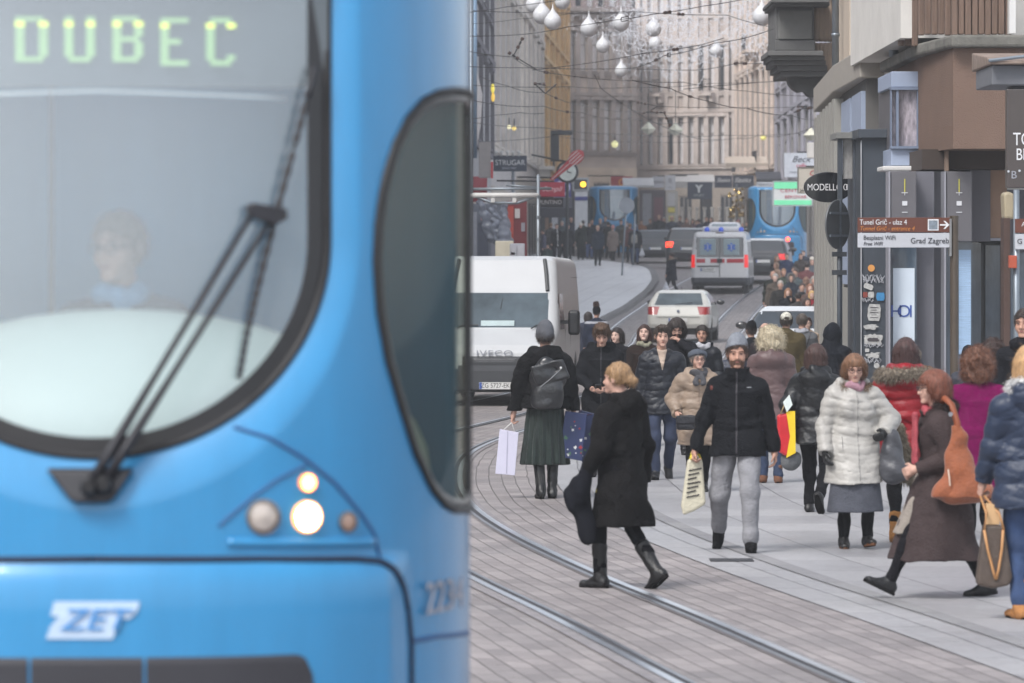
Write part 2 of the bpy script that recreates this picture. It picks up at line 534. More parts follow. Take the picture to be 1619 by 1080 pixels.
PEOPLE = []
def person(label, px, D=None, foot=None, top=None, h=None, yaw=180, group=None, skin=0,
           lean=0.0, sw=0.185, head=(0, 0, 0), R=None, L=None, Rcurl=0.5, Lcurl=0.5, Rhint=None, Lhint=None,
           RF=(0.10, 0.02, 0.0, 0), LF=(-0.10, 0.0, 0.0, 0), up=None, low=None, shoes=None, hair=None, hat=None,
           gloves=None, scarf=None, glasses=None, beard=None, seed=None, girth=1.0, vox=None, cat='person', eyes=True, z0=None):
    """one walking or standing figure. RF/LF = (x, y, lift, toe pitch in degrees); R/L = wrist points"""
    if D is None: D = groundD(foot)
    g = gz(D) if z0 is None else z0
    if h is None:
        h = CAM_H - (top - HY)*D/FPX - g - (0.035 if hat else (0.022 if hair else 0.0))
    k = h/1.75
    seed = len(PEOPLE)*17 + 3 if seed is None else seed
    near = D < 75
    vb = vox or (0.0075 if D < 60 else 0.010 if D < 80 else 0.013 if D < 140 else 0.022)
    vc = max(vb*1.25, 0.0095)
    up = up or {}; low = low or {}; shoes = shoes or {}
    # ---- skeleton at reference height 1.75, scaled by k at the end of each call
    def S(v): return (v[0]*k, v[1]*k, v[2]*k)
    def F_(lo, hi, v): return Field(S(lo), S(hi), v)
    hipz = 0.93
    drop = max(0.0, (max(abs(RF[1]), abs(LF[1]))**2)*0.35)
    hipz -= drop
    ty = lean
    chest = (0, ty*0.7, 1.28 - drop); neck = (0, ty*0.95 - 0.01, 1.475 - drop); 
    shR = Vector((sw, ty*0.9 - 0.01, 1.395 - drop)); shL = Vector((-sw, ty*0.9 - 0.01, 1.395 - drop))
    R = Vector(R) if R else Vector((0.27, 0.06, 0.84)); L = Vector(L) if L else Vector((-0.27, 0.02, 0.84))
    R.z -= drop; L.z -= drop
    eR, wR = ik(shR, R, 0.285, 0.265, Rhint or (0.5, -1, -0.2)); eL, wL = ik(shL, L, 0.285, 0.265, Lhint or (-0.5, -1, -0.2))
    def leg(sx, f):
        ank = Vector((f[0], f[1], 0.085 + f[2]))
        kn, an = ik(Vector((0.088*sx, 0, hipz - 0.02)), ank, 0.422, 0.410, (0.08*sx, 1, 0))
        return kn, an, radians(f[3])
    kR, aR, pR = leg(1, RF); kL, aL, pL = leg(-1, LF)
    legs = [(1, kR, aR, pR), (-1, kL, aL, pL)]
    Hm = Euler((radians(head[0]), radians(head[1]), radians(head[2])), 'XYZ').to_matrix()
    He = Hm.to_euler()
    hc0 = Vector((0, ty + 0.012, 1.475 - drop + 0.045))           # pivot at the neck's top
    def hp(v): return tuple((hc0 + Hm @ (Vector(v) + Vector((0, 0.012, 0.120))))*k)
    hr = tuple(He)
    # ---- the body: one continuous surface
    B = F_((-0.62, -0.55, 0.0), (0.62, 0.62, 1.80), vb)
    q = k
    def cap(F, a, b, ra, rb=None, kk=0.02, mode='u', flat=None): F.cap(S(a), S(b), ra*q, (ra if rb is None else rb)*q, kk, mode, flat)
    gr = girth
    cap(B, (0, 0, hipz), chest, 0.105*gr, 0.11*gr, 0.04, flat=(0, 1, 0, 1.25))
    cap(B, (0.07, 0, hipz), (-0.07, 0, hipz), 0.09, kk=0.04)
    cap(B, tuple(shR - Vector((0.03, 0, 0.02))), tuple(shL + Vector((0.03, 0, -0.02))), 0.055, kk=0.05)
    cap(B, neck, hp_ref(hc0, Hm, (0, -0.012, -0.055)), 0.054, 0.052, 0.025)
    for sx, kn, an, pt in legs:
        cap(B, (0.088*sx, 0, hipz - 0.02), tuple(kn), 0.070, 0.042, 0.03)
        cap(B, tuple(kn), tuple(an), 0.040, 0.028, 0.01)
        cap(B, tuple(an), (an[0] + 0.01*sx, an[1] + 0.07*cos(pt) - 0.058*sin(pt), an[2] - 0.058*cos(pt) - 0.07*sin(pt)), 0.025, 0.018, 0.01)
    for sh, e, w in ((shR, eR, wR), (shL, eL, wL)):
        cap(B, tuple(sh), tuple(e), 0.047, 0.038, 0.02)
        cap(B, tuple(e), tuple(w), 0.037, 0.025, 0.02)
    # head
    B.ell(hp((0, -0.012, 0.022)), S((0.076, 0.094, 0.094)), 0.02, rot=hr)
    B.ell(hp((0, 0.030, -0.035)), S((0.058, 0.058, 0.078)), 0.02, rot=hr)
    hcap = lambda F, a, b, ra, rb=None, kk=0.01, mode='u': F.cap(hp(a), hp(b), ra*k, (ra if rb is None else rb)*k, kk, mode)
    hcap(B, (-0.014, 0.073, -0.095), (0.014, 0.073, -0.095), 0.017, kk=0.02)
    for sx in (1, -1):
        if vb < 0.015:
            B.ell(hp((0.036*sx, 0.052, -0.03)), S((0.026, 0.028, 0.03)), 0.02, rot=hr)
            B.ell(hp((0.031*sx, 0.100, 0.006)), S((0.017, 0.013, 0.011)), 0.012, mode='s', rot=hr)
            hcap(B, (0.046*sx, 0.072, 0.028), (0.01*sx, 0.083, 0.024), 0.009, kk=0.012)
        B.ell(hp((0.077*sx, -0.008, -0.004)), S((0.011, 0.020, 0.032)), 0.008, rot=hr)
    if vb < 0.015:
        hcap(B, (0, 0.084, 0.006), (0, 0.104, -0.030), 0.009, 0.013, kk=0.012)
        hcap(B, (-0.012, 0.093, -0.034), (0.012, 0.093, -0.034), 0.009, kk=0.008)
        hcap(B, (-0.016, 0.082, -0.060), (0.016, 0.082, -0.060), 0.010, kk=0.012)
    # hands: palm, four curled fingers of different length and a thumb off the side
    def hand(F, e, w, side, curl, infl=0.0):
        d = (w - e).normalized()
        idx = Vector((0, 1, 0)) if abs(d.y) < 0.75 else Vector((0, 0, 1))
        idx = (idx - d*idx.dot(d)).normalized()
        n = d.cross(idx)*(1 if side > 0 else -1)        # palm faces the body
        if n.dot(Vector((-side, 0, 0))) < 0: n = -n
        pc = w + d*0.045
        cap(F, tuple(w), tuple(w + d*0.03), 0.026 + infl, 0.028 + infl, 0.012)
        for j, (o, l) in enumerate(((0.028, 0.072), (0.010, 0.08), (-0.009, 0.074), (-0.026, 0.058))):
            b0 = w + d*0.02 + idx*o*0.7
            b1 = w + d*0.085 + idx*o
            cap(F, tuple(b0), tuple(b1), 0.0135 + infl, 0.0115 + infl, 0.012)
            c1 = curl*1.3; c2 = curl*2.6
            m1 = b1 + (d*cos(c1) + n*sin(c1))*l*0.5
            m2 = m1 + (d*cos(c2) + n*sin(c2))*l*0.5
            cap(F, tuple(b1), tuple(m1), 0.0095 + infl, 0.009 + infl, 0.003)
            cap(F, tuple(m1), tuple(m2), 0.009 + infl, 0.0075 + infl, 0.003)
        t0 = w + d*0.03 + idx*0.022; t1 = t0 + (d*0.6 + idx*0.75 + n*0.35).normalized()*0.045
        t2 = t1 + (d*0.9 + idx*0.15 + n*0.5).normalized()*0.032
        cap(F, tuple(t0), tuple(t1), 0.014 + infl, 0.0105 + infl, 0.01); cap(F, tuple(t1), tuple(t2), 0.0105 + infl, 0.0085 + infl, 0.003)
    hand(B, eR, wR, 1, Rcurl); hand(B, eL, wL, -1, Lcurl)
    body = B.build('person', skin_mat(skin))
    body.location = ((px - CX)*D/FPX, D, g); body.rotation_euler = (0, 0, radians(yaw))
    tag(body, label, cat, group)
    PEOPLE.append(body)
    # face pieces
    if eyes and D < 100:
        em = mat('eye', (58, 42, 36), rough=0.2, var=0); bm_ = mat('eyebrow', (hair or {}).get('brow', (52, 38, 30)), rough=0.9, var=0)
        for sx in (1, -1):
            MB().ellipsoid(hp((0.031*sx, 0.0885, 0.006)), S((0.0125, 0.0055, 0.0050)), Hm).build('eye', em, body, smooth=True)
            MB().tube([hp((0.014*sx, 0.096, 0.026)), hp((0.034*sx, 0.0925, 0.031)), hp((0.050*sx, 0.081, 0.025))], 0.0023*k, 6).build('eyebrow', bm_, body, smooth=True)
        MB().ellipsoid(hp((0, 0.0915, -0.060)), S((0.020, 0.005, 0.0062)), Hm).build('lips', mat('lips', (146, 92, 84), rough=0.45, var=0), body, smooth=True)
    # ---- shoes
    sh_c = shoes.get('c', (28, 27, 29)); sh_h = shoes.get('h', 0.10); sm_ = cloth_mat(shoes.get('m', 'leather'), sh_c)
    feet_seen = foot is not None or shoes.get('seen')
    if feet_seen:
        for sx, kn, an, pt in legs:
            ax, ay, az = an
            F = F_((ax - 0.12, ay - 0.26, az - 0.24), (ax + 0.12, ay + 0.27, az + sh_h + 0.06), vc*0.8)
            def fr(y, z):   # foot frame: heel at -0.06, toe at +0.19, sole at -0.085
                return (y*cos(pt) + z*sin(pt) + ay, -y*sin(pt) + z*cos(pt) + az)
            def pt3(x, y, z):
                a, b = fr(y, z); return (ax + x + 0.02*sx*(y/0.19 if y > 0 else 0), a, b)
            cap(F, pt3(0, -0.035, -0.050), pt3(0, 0.05, -0.052), 0.040, 0.043, 0.02)
            cap(F, pt3(0, 0.05, -0.055), pt3(0, 0.145, -0.058), 0.043, 0.040, 0.02, flat=(0, sin(pt), cos(pt), 1.35))
            cap(F, pt3(0, -0.02, -0.03), pt3(0, 0.005, 0.0), 0.045, 0.045, 0.03)
            cap(F, pt3(0, 0.0, -0.012), pt3(0, 0.085, -0.050), 0.040, 0.034, 0.02)
            if sh_h > 0.06:
                dn = (kn - an).normalized()
                tp = an + dn*sh_h
                cap(F, tuple(an), tuple(tp), 0.047 if sh_h < 0.2 else 0.048, 0.052 if sh_h < 0.2 else 0.062, 0.02)
            nz = (0, sin(pt), cos(pt))
            # flat sole
            c0 = pt3(0, 0, -0.085)
            Y = F.ax[1][None, :, None]; Z = F.ax[2][None, None, :]
            F.f = np.maximum(F.f, -((Y - c0[1]*k)*nz[1] + (Z - c0[2]*k)*nz[2]) + 0*F.f)
            if near: F.disp(waves(seed + sx, amp=0.002, lo=25, hi=60))
            s_o = F.build(shoes.get('n', 'boot' if sh_h > 0.12 else 'shoe'), sm_, body)
            if near:
                so = MB()
                out = []
                for i in range(20):
                    w = 2*pi*i/20; yy = 0.055 + 0.135*sin(w); xx = 0.044*cos(w)*(1.0 if sin(w) > -0.3 else 0.85)
                    out.append((xx, yy))
                so.add([S(pt3(x, y, -0.066)) for x, y in out] + [S(pt3(x, y, -0.0885)) for x, y in out],
                       [tuple(range(20)), tuple(range(39, 19, -1))] + [(i, i+20, (i+1) % 20 + 20, (i+1) % 20) for i in range(20)])
                so.build('sole', cloth_mat('cloth', shoes.get('sole', (22, 21, 22))), s_o)
    # ---- trousers / leggings / skirt
    if low.get('leg', 1):
        lr = low.get('r', 1.0); lc = low.get('lc', low.get('c', (40, 42, 50)))
        cz = low.get('cuff', 0.02)
        F = F_((-0.45, -0.62, 0.02), (0.45, 0.62, 1.06), vc)
        cap(F, (0.07, 0, hipz + 0.02), (-0.07, 0, hipz + 0.02), 0.112*gr, kk=0.04)
        for sx, kn, an, pt in legs:
            cap(F, (0.09*sx, 0, hipz - 0.02), tuple(kn), 0.098*lr*gr*(.8 if low.get('kind') == 'skirt' else 1), 0.072*lr, 0.03)
            end = an + (kn - an).normalized()*cz
            cap(F, tuple(kn), tuple(end), 0.071*lr, 0.055*lr*low.get('ankle', 1.0), 0.03)
            if low.get('stack'):     # gathered cuff
                cap(F, tuple(end + Vector((0, 0, 0.06))), tuple(end + Vector((0, 0, 0.03))), 0.060*lr, kk=0.02)
        wv = waves(seed + 5, n=9, lo=7, hi=20, amp=low.get('wr', 0.006), dirz=2.0)
        F.disp(wv)
        if near: F.disp(creases(seed + 19, low.get('cr', 0.006)))
        F.build('trousers' if low.get('kind') != 'leggings' and low.get('kind') != 'skirt' else 'leggings',
                cloth_mat(low.get('lm', low.get('m', 'cloth')), lc), body)
    if low.get('kind') == 'skirt':
        hz = low.get('hem', 0.5); w0 = low.get('w', 0.24)
        F = F_((-0.5, -0.5, hz - 0.06), (0.5, 0.5, 1.08), vc)
        yc = low.get('yc', 0.02)
        F.frust(S((low.get('xc', 0), yc, hz)), S((0, 0, 1.03)), S((w0, low.get('d', w0*0.8), 0)), S((0.17, 0.15, 0)), 0.02, low.get('folds', 7), low.get('amp', 0.06))
        F.disp(waves(seed + 8, amp=0.006, lo=5, hi=14, dirz=0.3))
        F.build('skirt', cloth_mat(low.get('m', 'cloth'), low.get('c', (60, 60, 66))), body)
    # ---- coat, jacket
    bk = up.get('b', 0.0)
    hem = up.get('hem', 0.82) - drop*0.6; w0 = up.get('w', 0.205) ; d0 = up.get('d', w0*0.80)
    yc = up.get('yc', 0.0); xc = up.get('xc', 0.0)
    F = F_((-0.66, -0.62, hem - 0.03), (0.66, 0.66, 1.88 if up.get('hood') == 'up' else 1.66), vc)
    wz = up.get('waist', 1.08) - drop
    ww = up.get('ww', 0.155)*gr + bk
    if hem < wz - 0.02:
        F.frust(S((xc, yc, hem)), S((0, ty*0.35, wz)), S((w0*gr + bk, d0*gr + bk, 0)), S((ww, ww*0.80, 0)), 0.03, up.get('folds', 5), up.get('amp', 0.03), seed)
        if hem < 0.8 and up.get('legin', 1):
            for sx, kn, an, pt in legs:
                kk_ = (kn - Vector((0.09*sx, 0, hipz)))
                t = min(1.0, max(0.2, (hipz - hem - 0.06)/max(0.01, abs(kk_.z))))
                e = Vector((0.09*sx, 0, hipz)) + kk_*t
                cap(F, (0.09*sx, 0, hipz), tuple(e), 0.115*gr + bk*0.5, 0.095*gr + bk*0.4, 0.08)
            F.cutz((hem)*k)
    F.frust(S((0, ty*0.35, wz - 0.01)), S((0, ty*0.8, 1.34 - drop)), S((ww, ww*0.80, 0)), S((sw*0.93 + bk*0.8, 0.122 + bk, 0)), 0.06)
    cap(F, tuple(shR + Vector((-0.03, 0, -0.03))), tuple(shL + Vector((0.03, 0, -0.03))), 0.072 + bk*0.6, kk=0.06)
    cap(F, (0, ty*0.9 - 0.01, 1.40 - drop), (0, ty*0.95, 1.465 - drop), 0.10 + bk*0.5, 0.062 + bk*0.4, 0.06)
    for sh in (shR, shL):
        cap(F, (0, ty*0.95 - 0.01, 1.455 - drop), tuple(sh + Vector((-0.2*sh.x, 0, -0.005))), 0.058 + bk*0.5, 0.062 + bk*0.6, 0.05)
    if up.get('bust'): 
        for sx in (1, -1): F.ell(S((0.075*sx, ty*0.7 + 0.09 + bk, 1.27 - drop)), S((0.08, 0.06, 0.08)), 0.05)
    ar = up.get('ar', 1.0)
    for sh, e, w in ((shR, eR, wR), (shL, eL, wL)):
        cap(F, tuple(sh + Vector((0, 0, -0.02))), tuple(e), (0.068 + bk*0.7)*ar, (0.056 + bk*0.7)*ar, 0.035)
        wc = w - (w - e).normalized()*0.01
        cap(F, tuple(e), tuple(wc), (0.055 + bk*0.7)*ar, (0.042 + bk*0.55)*ar, 0.02)
    # open the cuffs
    for e, w in ((eR, wR), (eL, wL)):
        dd = (w - e).normalized()
        c = w + dd*0.045
        F.ell(S(c), S((0.062 + bk, 0.062 + bk, 0.042)), 0.0, mode='s', rot=tuple(dd.to_track_quat('Z', 'Y').to_euler()))
    if up.get('collar'):
        ch = up['collar']
        F.frust(S((0, ty*0.95 - 0.005, 1.44 - drop)), S((0, ty + 0.005, 1.44 + ch - drop)), S((0.085 + bk, 0.085 + bk, 0)), S((0.078 + bk, 0.085 + bk, 0)), 0.02)
        F.ell(S((0, ty + 0.01, 1.44 + ch - drop + 0.012)), S((0.062, 0.066, 0.04)), 0.01, mode='s')
    if up.get('hood') == 'down':
        F.ell(S((0, ty - 0.115, 1.445 - drop)), S((0.17, 0.085, 0.10)), 0.05, rot=(radians(-25), 0, 0))
        F.cap(S((0.12, ty - 0.03, 1.50 - drop)), S((0, ty - 0.14, 1.50 - drop)), 0.045*k, 0.05*k, 0.03)
        F.cap(S((-0.12, ty - 0.03, 1.50 - drop)), S((0, ty - 0.14, 1.50 - drop)), 0.045*k, 0.05*k, 0.03)
        F.ell(S((0, ty - 0.07, 1.535 - drop)), S((0.085, 0.06, 0.04)), 0.02, mode='s')
    if up.get('hood') == 'up':
        F.ell(hp((0, -0.025, 0.02)), S((0.108, 0.128, 0.128)), 0.03, rot=hr)
        F.cap(hp((0, -0.03, -0.05)), S(neck), 0.105*k, 0.11*k, 0.05)
        F.ell(hp((0, 0.10, -0.01)), S((0.075, 0.095, 0.10)), 0.01, mode='s', rot=hr)
        F.ell(hp((0, 0.0, 0.0)), S((0.082, 0.11, 0.105)), 0.0, mode='s', rot=hr)
    pf = up.get('puff')
    wv = waves(seed, n=9, lo=5, hi=16, amp=up.get('wr', 0.008), dirz=1.6)
    if pf:
        per, am = pf
        def dfn(x, y, z):
            s_ = np.abs(np.sin(pi*(z + 0.012*np.sin(14*x + seed) + 0.01*np.sin(9*y))/per))
            return am*(0.75 - s_**0.55*1.1) + wv(x, y, z)*0.8 + 0.0022*np.sin(70*x + 8*np.sin(30*z))*(1 - s_)
        F.disp(dfn)
    else:
        F.disp(wv)
    if near and up.get('m') != 'wool': F.disp(creases(seed + 9, up.get('cr', 0.009)))
    um = cloth_mat(up.get('m', 'cloth'), up.get('c', (40, 42, 48)))
    F.build(up.get('n', 'coat' if hem < 0.72 else 'jacket'), um, body)
    f0 = F.f
    def panel(name, m, cond, infl=0.004):
        """a trim lying on the coat"""
        G = Field.__new__(Field); G.lo = F.lo; G.vox = F.vox; G.n = F.n; G.ax = F.ax
        X = F.ax[0][:, None, None]/k; Y = F.ax[1][None, :, None]/k; Z = F.ax[2][None, None, :]/k
        G.f = np.maximum(f0 - infl, cond(X, Y, Z)).astype(np.float32)
        G.build(name, m, body)
    if up.get('zip') and D < 100:
        zc = up['zip']
        panel('zip', mat('zip_tape', zc, rough=0.5, var=0.1), lambda X, Y, Z: np.maximum(np.maximum(np.abs(X) - 0.009, -Y), np.maximum(Z - 1.50 + drop, hem + 0.02 - Z)))
    for (nm, mm, cond) in up.get('panels', []):
        panel(nm, mm, cond)
    if up.get('fur'):
        fc = up['fur']; fm = mat('fur', fc, rough=0.95, var=0.6, vs=50, spec=0.2)
        G = F_((-0.36, -0.4, 1.15), (0.36, 0.36, 1.85), vc)
        zz = up.get('furz', 1.49) - drop; fw = up.get('furw', 0.16)
        if up.get('hood') == 'up':
            pts = [hp((0.095*cos(a), 0.045 + 0.02*cos(a)**2, 0.0 + 0.125*sin(a))) for a in np.linspace(-0.6, pi + 0.6, 12)]
        else:
            pts = [S((fw*sin(a)*1.05, ty - 0.03 - fw*0.75*cos(a), zz + up.get('furdz', 0.02)*cos(a))) for a in np.linspace(-2.3, 2.3, 13)]
        fr_ = up.get('furr', 0.042)
        for a, b in zip(pts[:-1], pts[1:]): G.cap(a, b, fr_*k, fr_*k, 0.01)
        G.disp(waves(seed + 2, n=12, lo=40, hi=110, amp=0.008), 0.05)
        shaggy(G, 'fur_trim', fm, body, seed, 4200 if near else 500, 0.034*k, 0.0036 if near else 0.010, down=0.35, out=0.8, rnd=0.6)
    # ---- gloves
    if gloves:
        gm = cloth_mat('leather' if gloves.get('m') == 'leather' else 'wool', gloves['c'])
        for (e, w, sd_, cu, on) in ((eR, wR, 1, Rcurl, gloves.get('R', 1)), (eL, wL, -1, Lcurl, gloves.get('L', 1))):
            if not on: continue
            G = F_(w - Vector((0.22, 0.22, 0.24)), w + Vector((0.22, 0.22, 0.22)), vb)
            hand(G, e, w, sd_, cu, 0.004)
            cap(G, tuple(w - (w - e).normalized()*0.02), tuple(w), 0.034, 0.032, 0.01)
            G.build('glove', gm, body)
    # ---- hair
    if hair:
        hc = hair['c']; hm = hair_mat(hc, hair.get('rough', 0.5)); kd = hair.get('kind', 'short')
        G = F_((-0.30, -0.40, 0.9), (0.30, 0.30, 1.88), vb*1.1)
        v = hair.get('vol', 0.0)
        G.ell(hp((0, -0.020, 0.034)), S((0.085 + v, 0.102 + v, 0.100 + v*0.8)), 0.02, rot=hr)
        if kd in ('long', 'bob', 'curly'):
            ln = hair.get('len', 0.30)
            for sx in (1, -1):
                G.cap(hp((0.055*sx, -0.02, 0.02)), hp((0.070*sx + hair.get('flare', 0.0)*sx, -0.03 + hair.get('front', 0.0), -ln*0.55)), (0.045 + v)*k, (0.042 + v)*k, 0.03)
            G.cap(hp((0, -0.055, 0.02)), hp((0, -0.075, -ln)), (0.07 + v)*k, (0.06 + v)*k, 0.05)
            for sx in (1, -1):
                G.cap(hp((0.04*sx, -0.05, 0)), hp((0.06*sx, -0.07, -ln*0.95)), (0.055 + v)*k, (0.035 + v)*k, 0.04)
        if kd == 'bun':
            G.ell(hp((0.01, -0.125, hair.get('bz', 0.05))), S((0.05, 0.045, 0.045)), 0.02)
        if kd == 'pony':
            G.cap(hp((0, -0.10, 0.02)), hp((0.01, -0.16, -0.10)), 0.035*k, 0.02*k, 0.02)
        if kd == 'quiff':
            G.ell(hp((0, 0.05, 0.105)), S((0.07, 0.05, 0.03)), 0.03, rot=hr)
        # face opening
        fz = hair.get('fringe', 0.055)
        G.op(S((-0.4, -0.4, 1.2)), S((0.4, 0.5, 1.9)), lambda X, Y, Z: _face_cut(X, Y, Z, hc0, Hm, k, fz, hair.get('side', 0.062), hair.get('yb', 0.012)), 0.012, 's')
        if kd in ('short', 'quiff', 'bald', 'bun', 'pony'):
            nz_ = -0.045 if kd != 'bald' else -0.03
            # shave below the nape
            G.op(S((-0.4, -0.4, 1.2)), S((0.4, 0.5, 1.9)), lambda X, Y, Z: _below(X, Y, Z, hc0, Hm, k, nz_, 0.03), 0.01, 's')
        if kd == 'bald':
            G.op(S((-0.4, -0.4, 1.2)), S((0.4, 0.5, 1.9)), lambda X, Y, Z: -_below(X, Y, Z, hc0, Hm, k, 0.05, 0.0), 0.01, 's')
        rough_ = hair.get('mess', 0.004)*(.45 if kd in ('long', 'bob') else 1)
        sr = waves(seed + 3, n=14, lo=40, hi=120, amp=rough_, dirz=0.25 if kd != 'curly' else 1.5)
        G.disp(sr, 0.05)
        if kd == 'curly':
            G.disp(waves(seed + 4, n=10, lo=18, hi=50, amp=0.010, dirz=1.2), 0.06)
        if near:
            dn = {'curly': 0.15, 'long': 1.3, 'bob': 1.0}.get(kd, 0.5)
            shaggy(G, 'hair', hm, body, seed, hair.get('n', 2600), hair.get('sl', 0.022 if kd != 'curly' else 0.028)*k, 0.0028, down=dn, out=0.2 if kd != 'curly' else 0.8, rnd=0.22 if kd != 'curly' else 0.8)
        else:
            G.build('hair', hm, body)
    if beard:
        G = F_((-0.2, -0.2, 1.3), (0.2, 0.3, 1.8), vb)
        G.ell(hp((0, 0.040, -0.062)), S((0.0595, 0.053, 0.060)), 0.01, rot=hr)
        G.cap(hp((-0.03, 0.088, -0.048)), hp((0.03, 0.09, -0.048)), 0.011*k, None, 0.01)
        G.ell(hp((0, 0.10, -0.061)), S((0.017, 0.02, 0.006)), 0.004, mode='s', rot=hr)
        G.op(S((-0.4, -0.4, 1.2)), S((0.4, 0.5, 1.9)), lambda X, Y, Z: -_below(X, Y, Z, hc0, Hm, k, -0.040, 0.0), 0.01, 's')
        G.disp(waves(seed + 6, n=12, lo=60, hi=130, amp=0.003), 0.05)
        shaggy(G, 'beard', hair_mat(beard['c']), body, seed + 1, 500, 0.008*k, 0.003, down=0.7, out=0.4, rnd=0.4)
    if hat:
        kd = hat.get('kind', 'beanie'); hm = cloth_mat(hat.get('m', 'wool'), hat['c'])
        G = F_((-0.26, -0.30, 1.3), (0.26, 0.34, 2.02), vb)
        if kd == 'beanie':
            G.ell(hp((0, -0.022, 0.042)), S((0.092, 0.108, 0.112)), 0.02, rot=hr)
            G.ell(hp((0, -0.045, 0.125)), S((0.05, 0.055, 0.05)), 0.06, rot=hr)
            tz = hat.get('z', 0.038)
            G.op(S((-0.4, -0.4, 1.2)), S((0.4, 0.5, 2.0)), lambda X, Y, Z: _below(X, Y, Z, hc0, Hm, k, tz, hat.get('tilt', 0.45)), 0.004, 's')
            def rib(x, y, z): return 0.0022*np.sin(np.arctan2(y - float(hc0.y)*k, x)*46)
            G.disp(rib, 0.04); G.disp(waves(seed, amp=0.003, lo=10, hi=25), 0.04)
            ho = G.build('beanie', hm, body)
            if hat.get('pom'):
                G2 = F_((-0.2, -0.3, 1.6), (0.2, 0.2, 2.1), vb*1.2)
                G2.ell(hp((0, -0.05, 0.20)), S((0.045, 0.045, 0.045)))
                shaggy(G2, 'pompom', mat('fur', hat['pom'], rough=0.95, var=0.5, vs=40), ho, seed, 700, 0.03, 0.008, down=0.1, out=1, rnd=0.7)
        elif kd == 'beret':
            G.ell(hp((0, -0.03, 0.060)), S((0.118, 0.125, 0.070)), 0.02, rot=(hr[0] + radians(14), hr[1], hr[2]))
            G.op(S((-0.4, -0.4, 1.2)), S((0.4, 0.5, 2.0)), lambda X, Y, Z: _below(X, Y, Z, hc0, Hm, k, 0.036, 0.35), 0.004, 's')
            G.disp(waves(seed, amp=0.005, lo=12, hi=30), 0.04)
            G.build('beret', hm, body)
        elif kd == 'cap':
            G.ell(hp((0, -0.018, 0.040)), S((0.088, 0.106, 0.098)), 0.02, rot=hr)
            G.op(S((-0.4, -0.4, 1.2)), S((0.4, 0.5, 2.0)), lambda X, Y, Z: _below(X, Y, Z, hc0, Hm, k, 0.030, 0.1), 0.004, 's')
            G.ell(hp((0, -0.12, 0.045)), S((0.034, 0.04, 0.016)), 0.004, mode='s')
            G.ell(hp((0, 0.115, 0.035)), S((0.07, 0.075, 0.012)), 0.01, rot=hr)
            G.build('cap', hm, body)
    if glasses:
        gm = mat('glasses_frame', glasses if isinstance(glasses, tuple) else (35, 30, 30), rough=0.3, var=0)
        mb = MB()
        for sx in (1, -1):
            mb.tube([hp((sx*0.033 + 0.023*cos(a), 0.107 - 0.004*abs(cos(a)), 0.004 + 0.0175*sin(a))) for a in np.linspace(0, 2*pi, 17)], 0.0026*k, 5)
            mb.tube([hp((sx*0.056, 0.104, 0.008)), hp((sx*0.078, 0.05, 0.008)), hp((sx*0.082, -0.01, 0.004))], 0.0024*k, 5)
        mb.tube([hp((-0.010, 0.108, 0.008)), hp((0.010, 0.108, 0.008))], 0.0026*k, 5)
        mb.build('glasses', gm, body, smooth=True)
    if scarf:
        G = F_((-0.3, -0.3, 1.0), (0.3, 0.36, 1.7), vc)
        sr_ = scarf.get('r', 0.045); R0 = scarf.get('R', 0.085)
        pts = [S((R0*sin(a), ty + 0.01 + R0*0.95*cos(a), 1.475 - drop + 0.018*sin(3*a))) for a in np.linspace(0, 2*pi, 15)]
        for a, b in zip(pts[:-1], pts[1:]): G.cap(a, b, sr_*k, None, 0.01)
        if scarf.get('tail'):
            for dx in (0.03, -0.035):
                G.cap(S((dx, ty + 0.13 + bk, 1.43 - drop)), S((dx*1.6, ty*0.6 + 0.15 + bk, 1.43 - scarf['tail'] - drop)), 0.035*k, 0.042*k, 0.01, flat=(0, 1, 0, 2.2))
        G.disp(waves(seed + 11, n=10, lo=20, hi=60, amp=0.006), 0.04)
        G.build('scarf', cloth_mat('wool', scarf['c']) if not scarf.get('mat') else scarf['mat'], body)
    bpy.context.view_layer.update()
    Mw = Matrix.Translation(body.location) @ Matrix.Rotation(radians(yaw), 4, 'Z')
    W = lambda v: Mw @ (Vector(v)*k)
    dR = (wR - eR).normalized(); dL = (wL - eL).normalized()
    return {'o': body, 'W': W, 'k': k, 'R': W(wR + dR*0.085), 'L': W(wL + dL*0.085), 'shR': W(shR), 'shL': W(shL), 'neck': W(neck), 'head': W(hc0 + Vector((0, 0, 0.12))), 'D': D}

def hp_ref(hc0, Hm, v):
    return tuple(hc0 + Hm @ (Vector(v) + Vector((0, 0.012, 0.120))))
def _toh(X, Y, Z, hc0, Hm, k):
    x = X/k - hc0.x; y = Y/k - hc0.y; z = Z/k - hc0.z
    I = Hm.transposed()
    return (I[0][0]*x + I[0][1]*y + I[0][2]*z, I[1][0]*x + I[1][1]*y + I[1][2]*z - 0.012, I[2][0]*x + I[2][1]*y + I[2][2]*z - 0.12)
def _face_cut(X, Y, Z, hc0, Hm, k, fz, sx, yb):
    x, y, z = _toh(X, Y, Z, hc0, Hm, k)
    lim = fz - 0.5*np.abs(x)
    return np.maximum(np.maximum(np.abs(x) - sx + 0.1*np.maximum(0, -z), yb - y), z - lim)*k
def _below(X, Y, Z, hc0, Hm, k, z0, tilt):
    x, y, z = _toh(X, Y, Z, hc0, Hm, k)
    return (z - z0 - tilt*y)*k*0.9
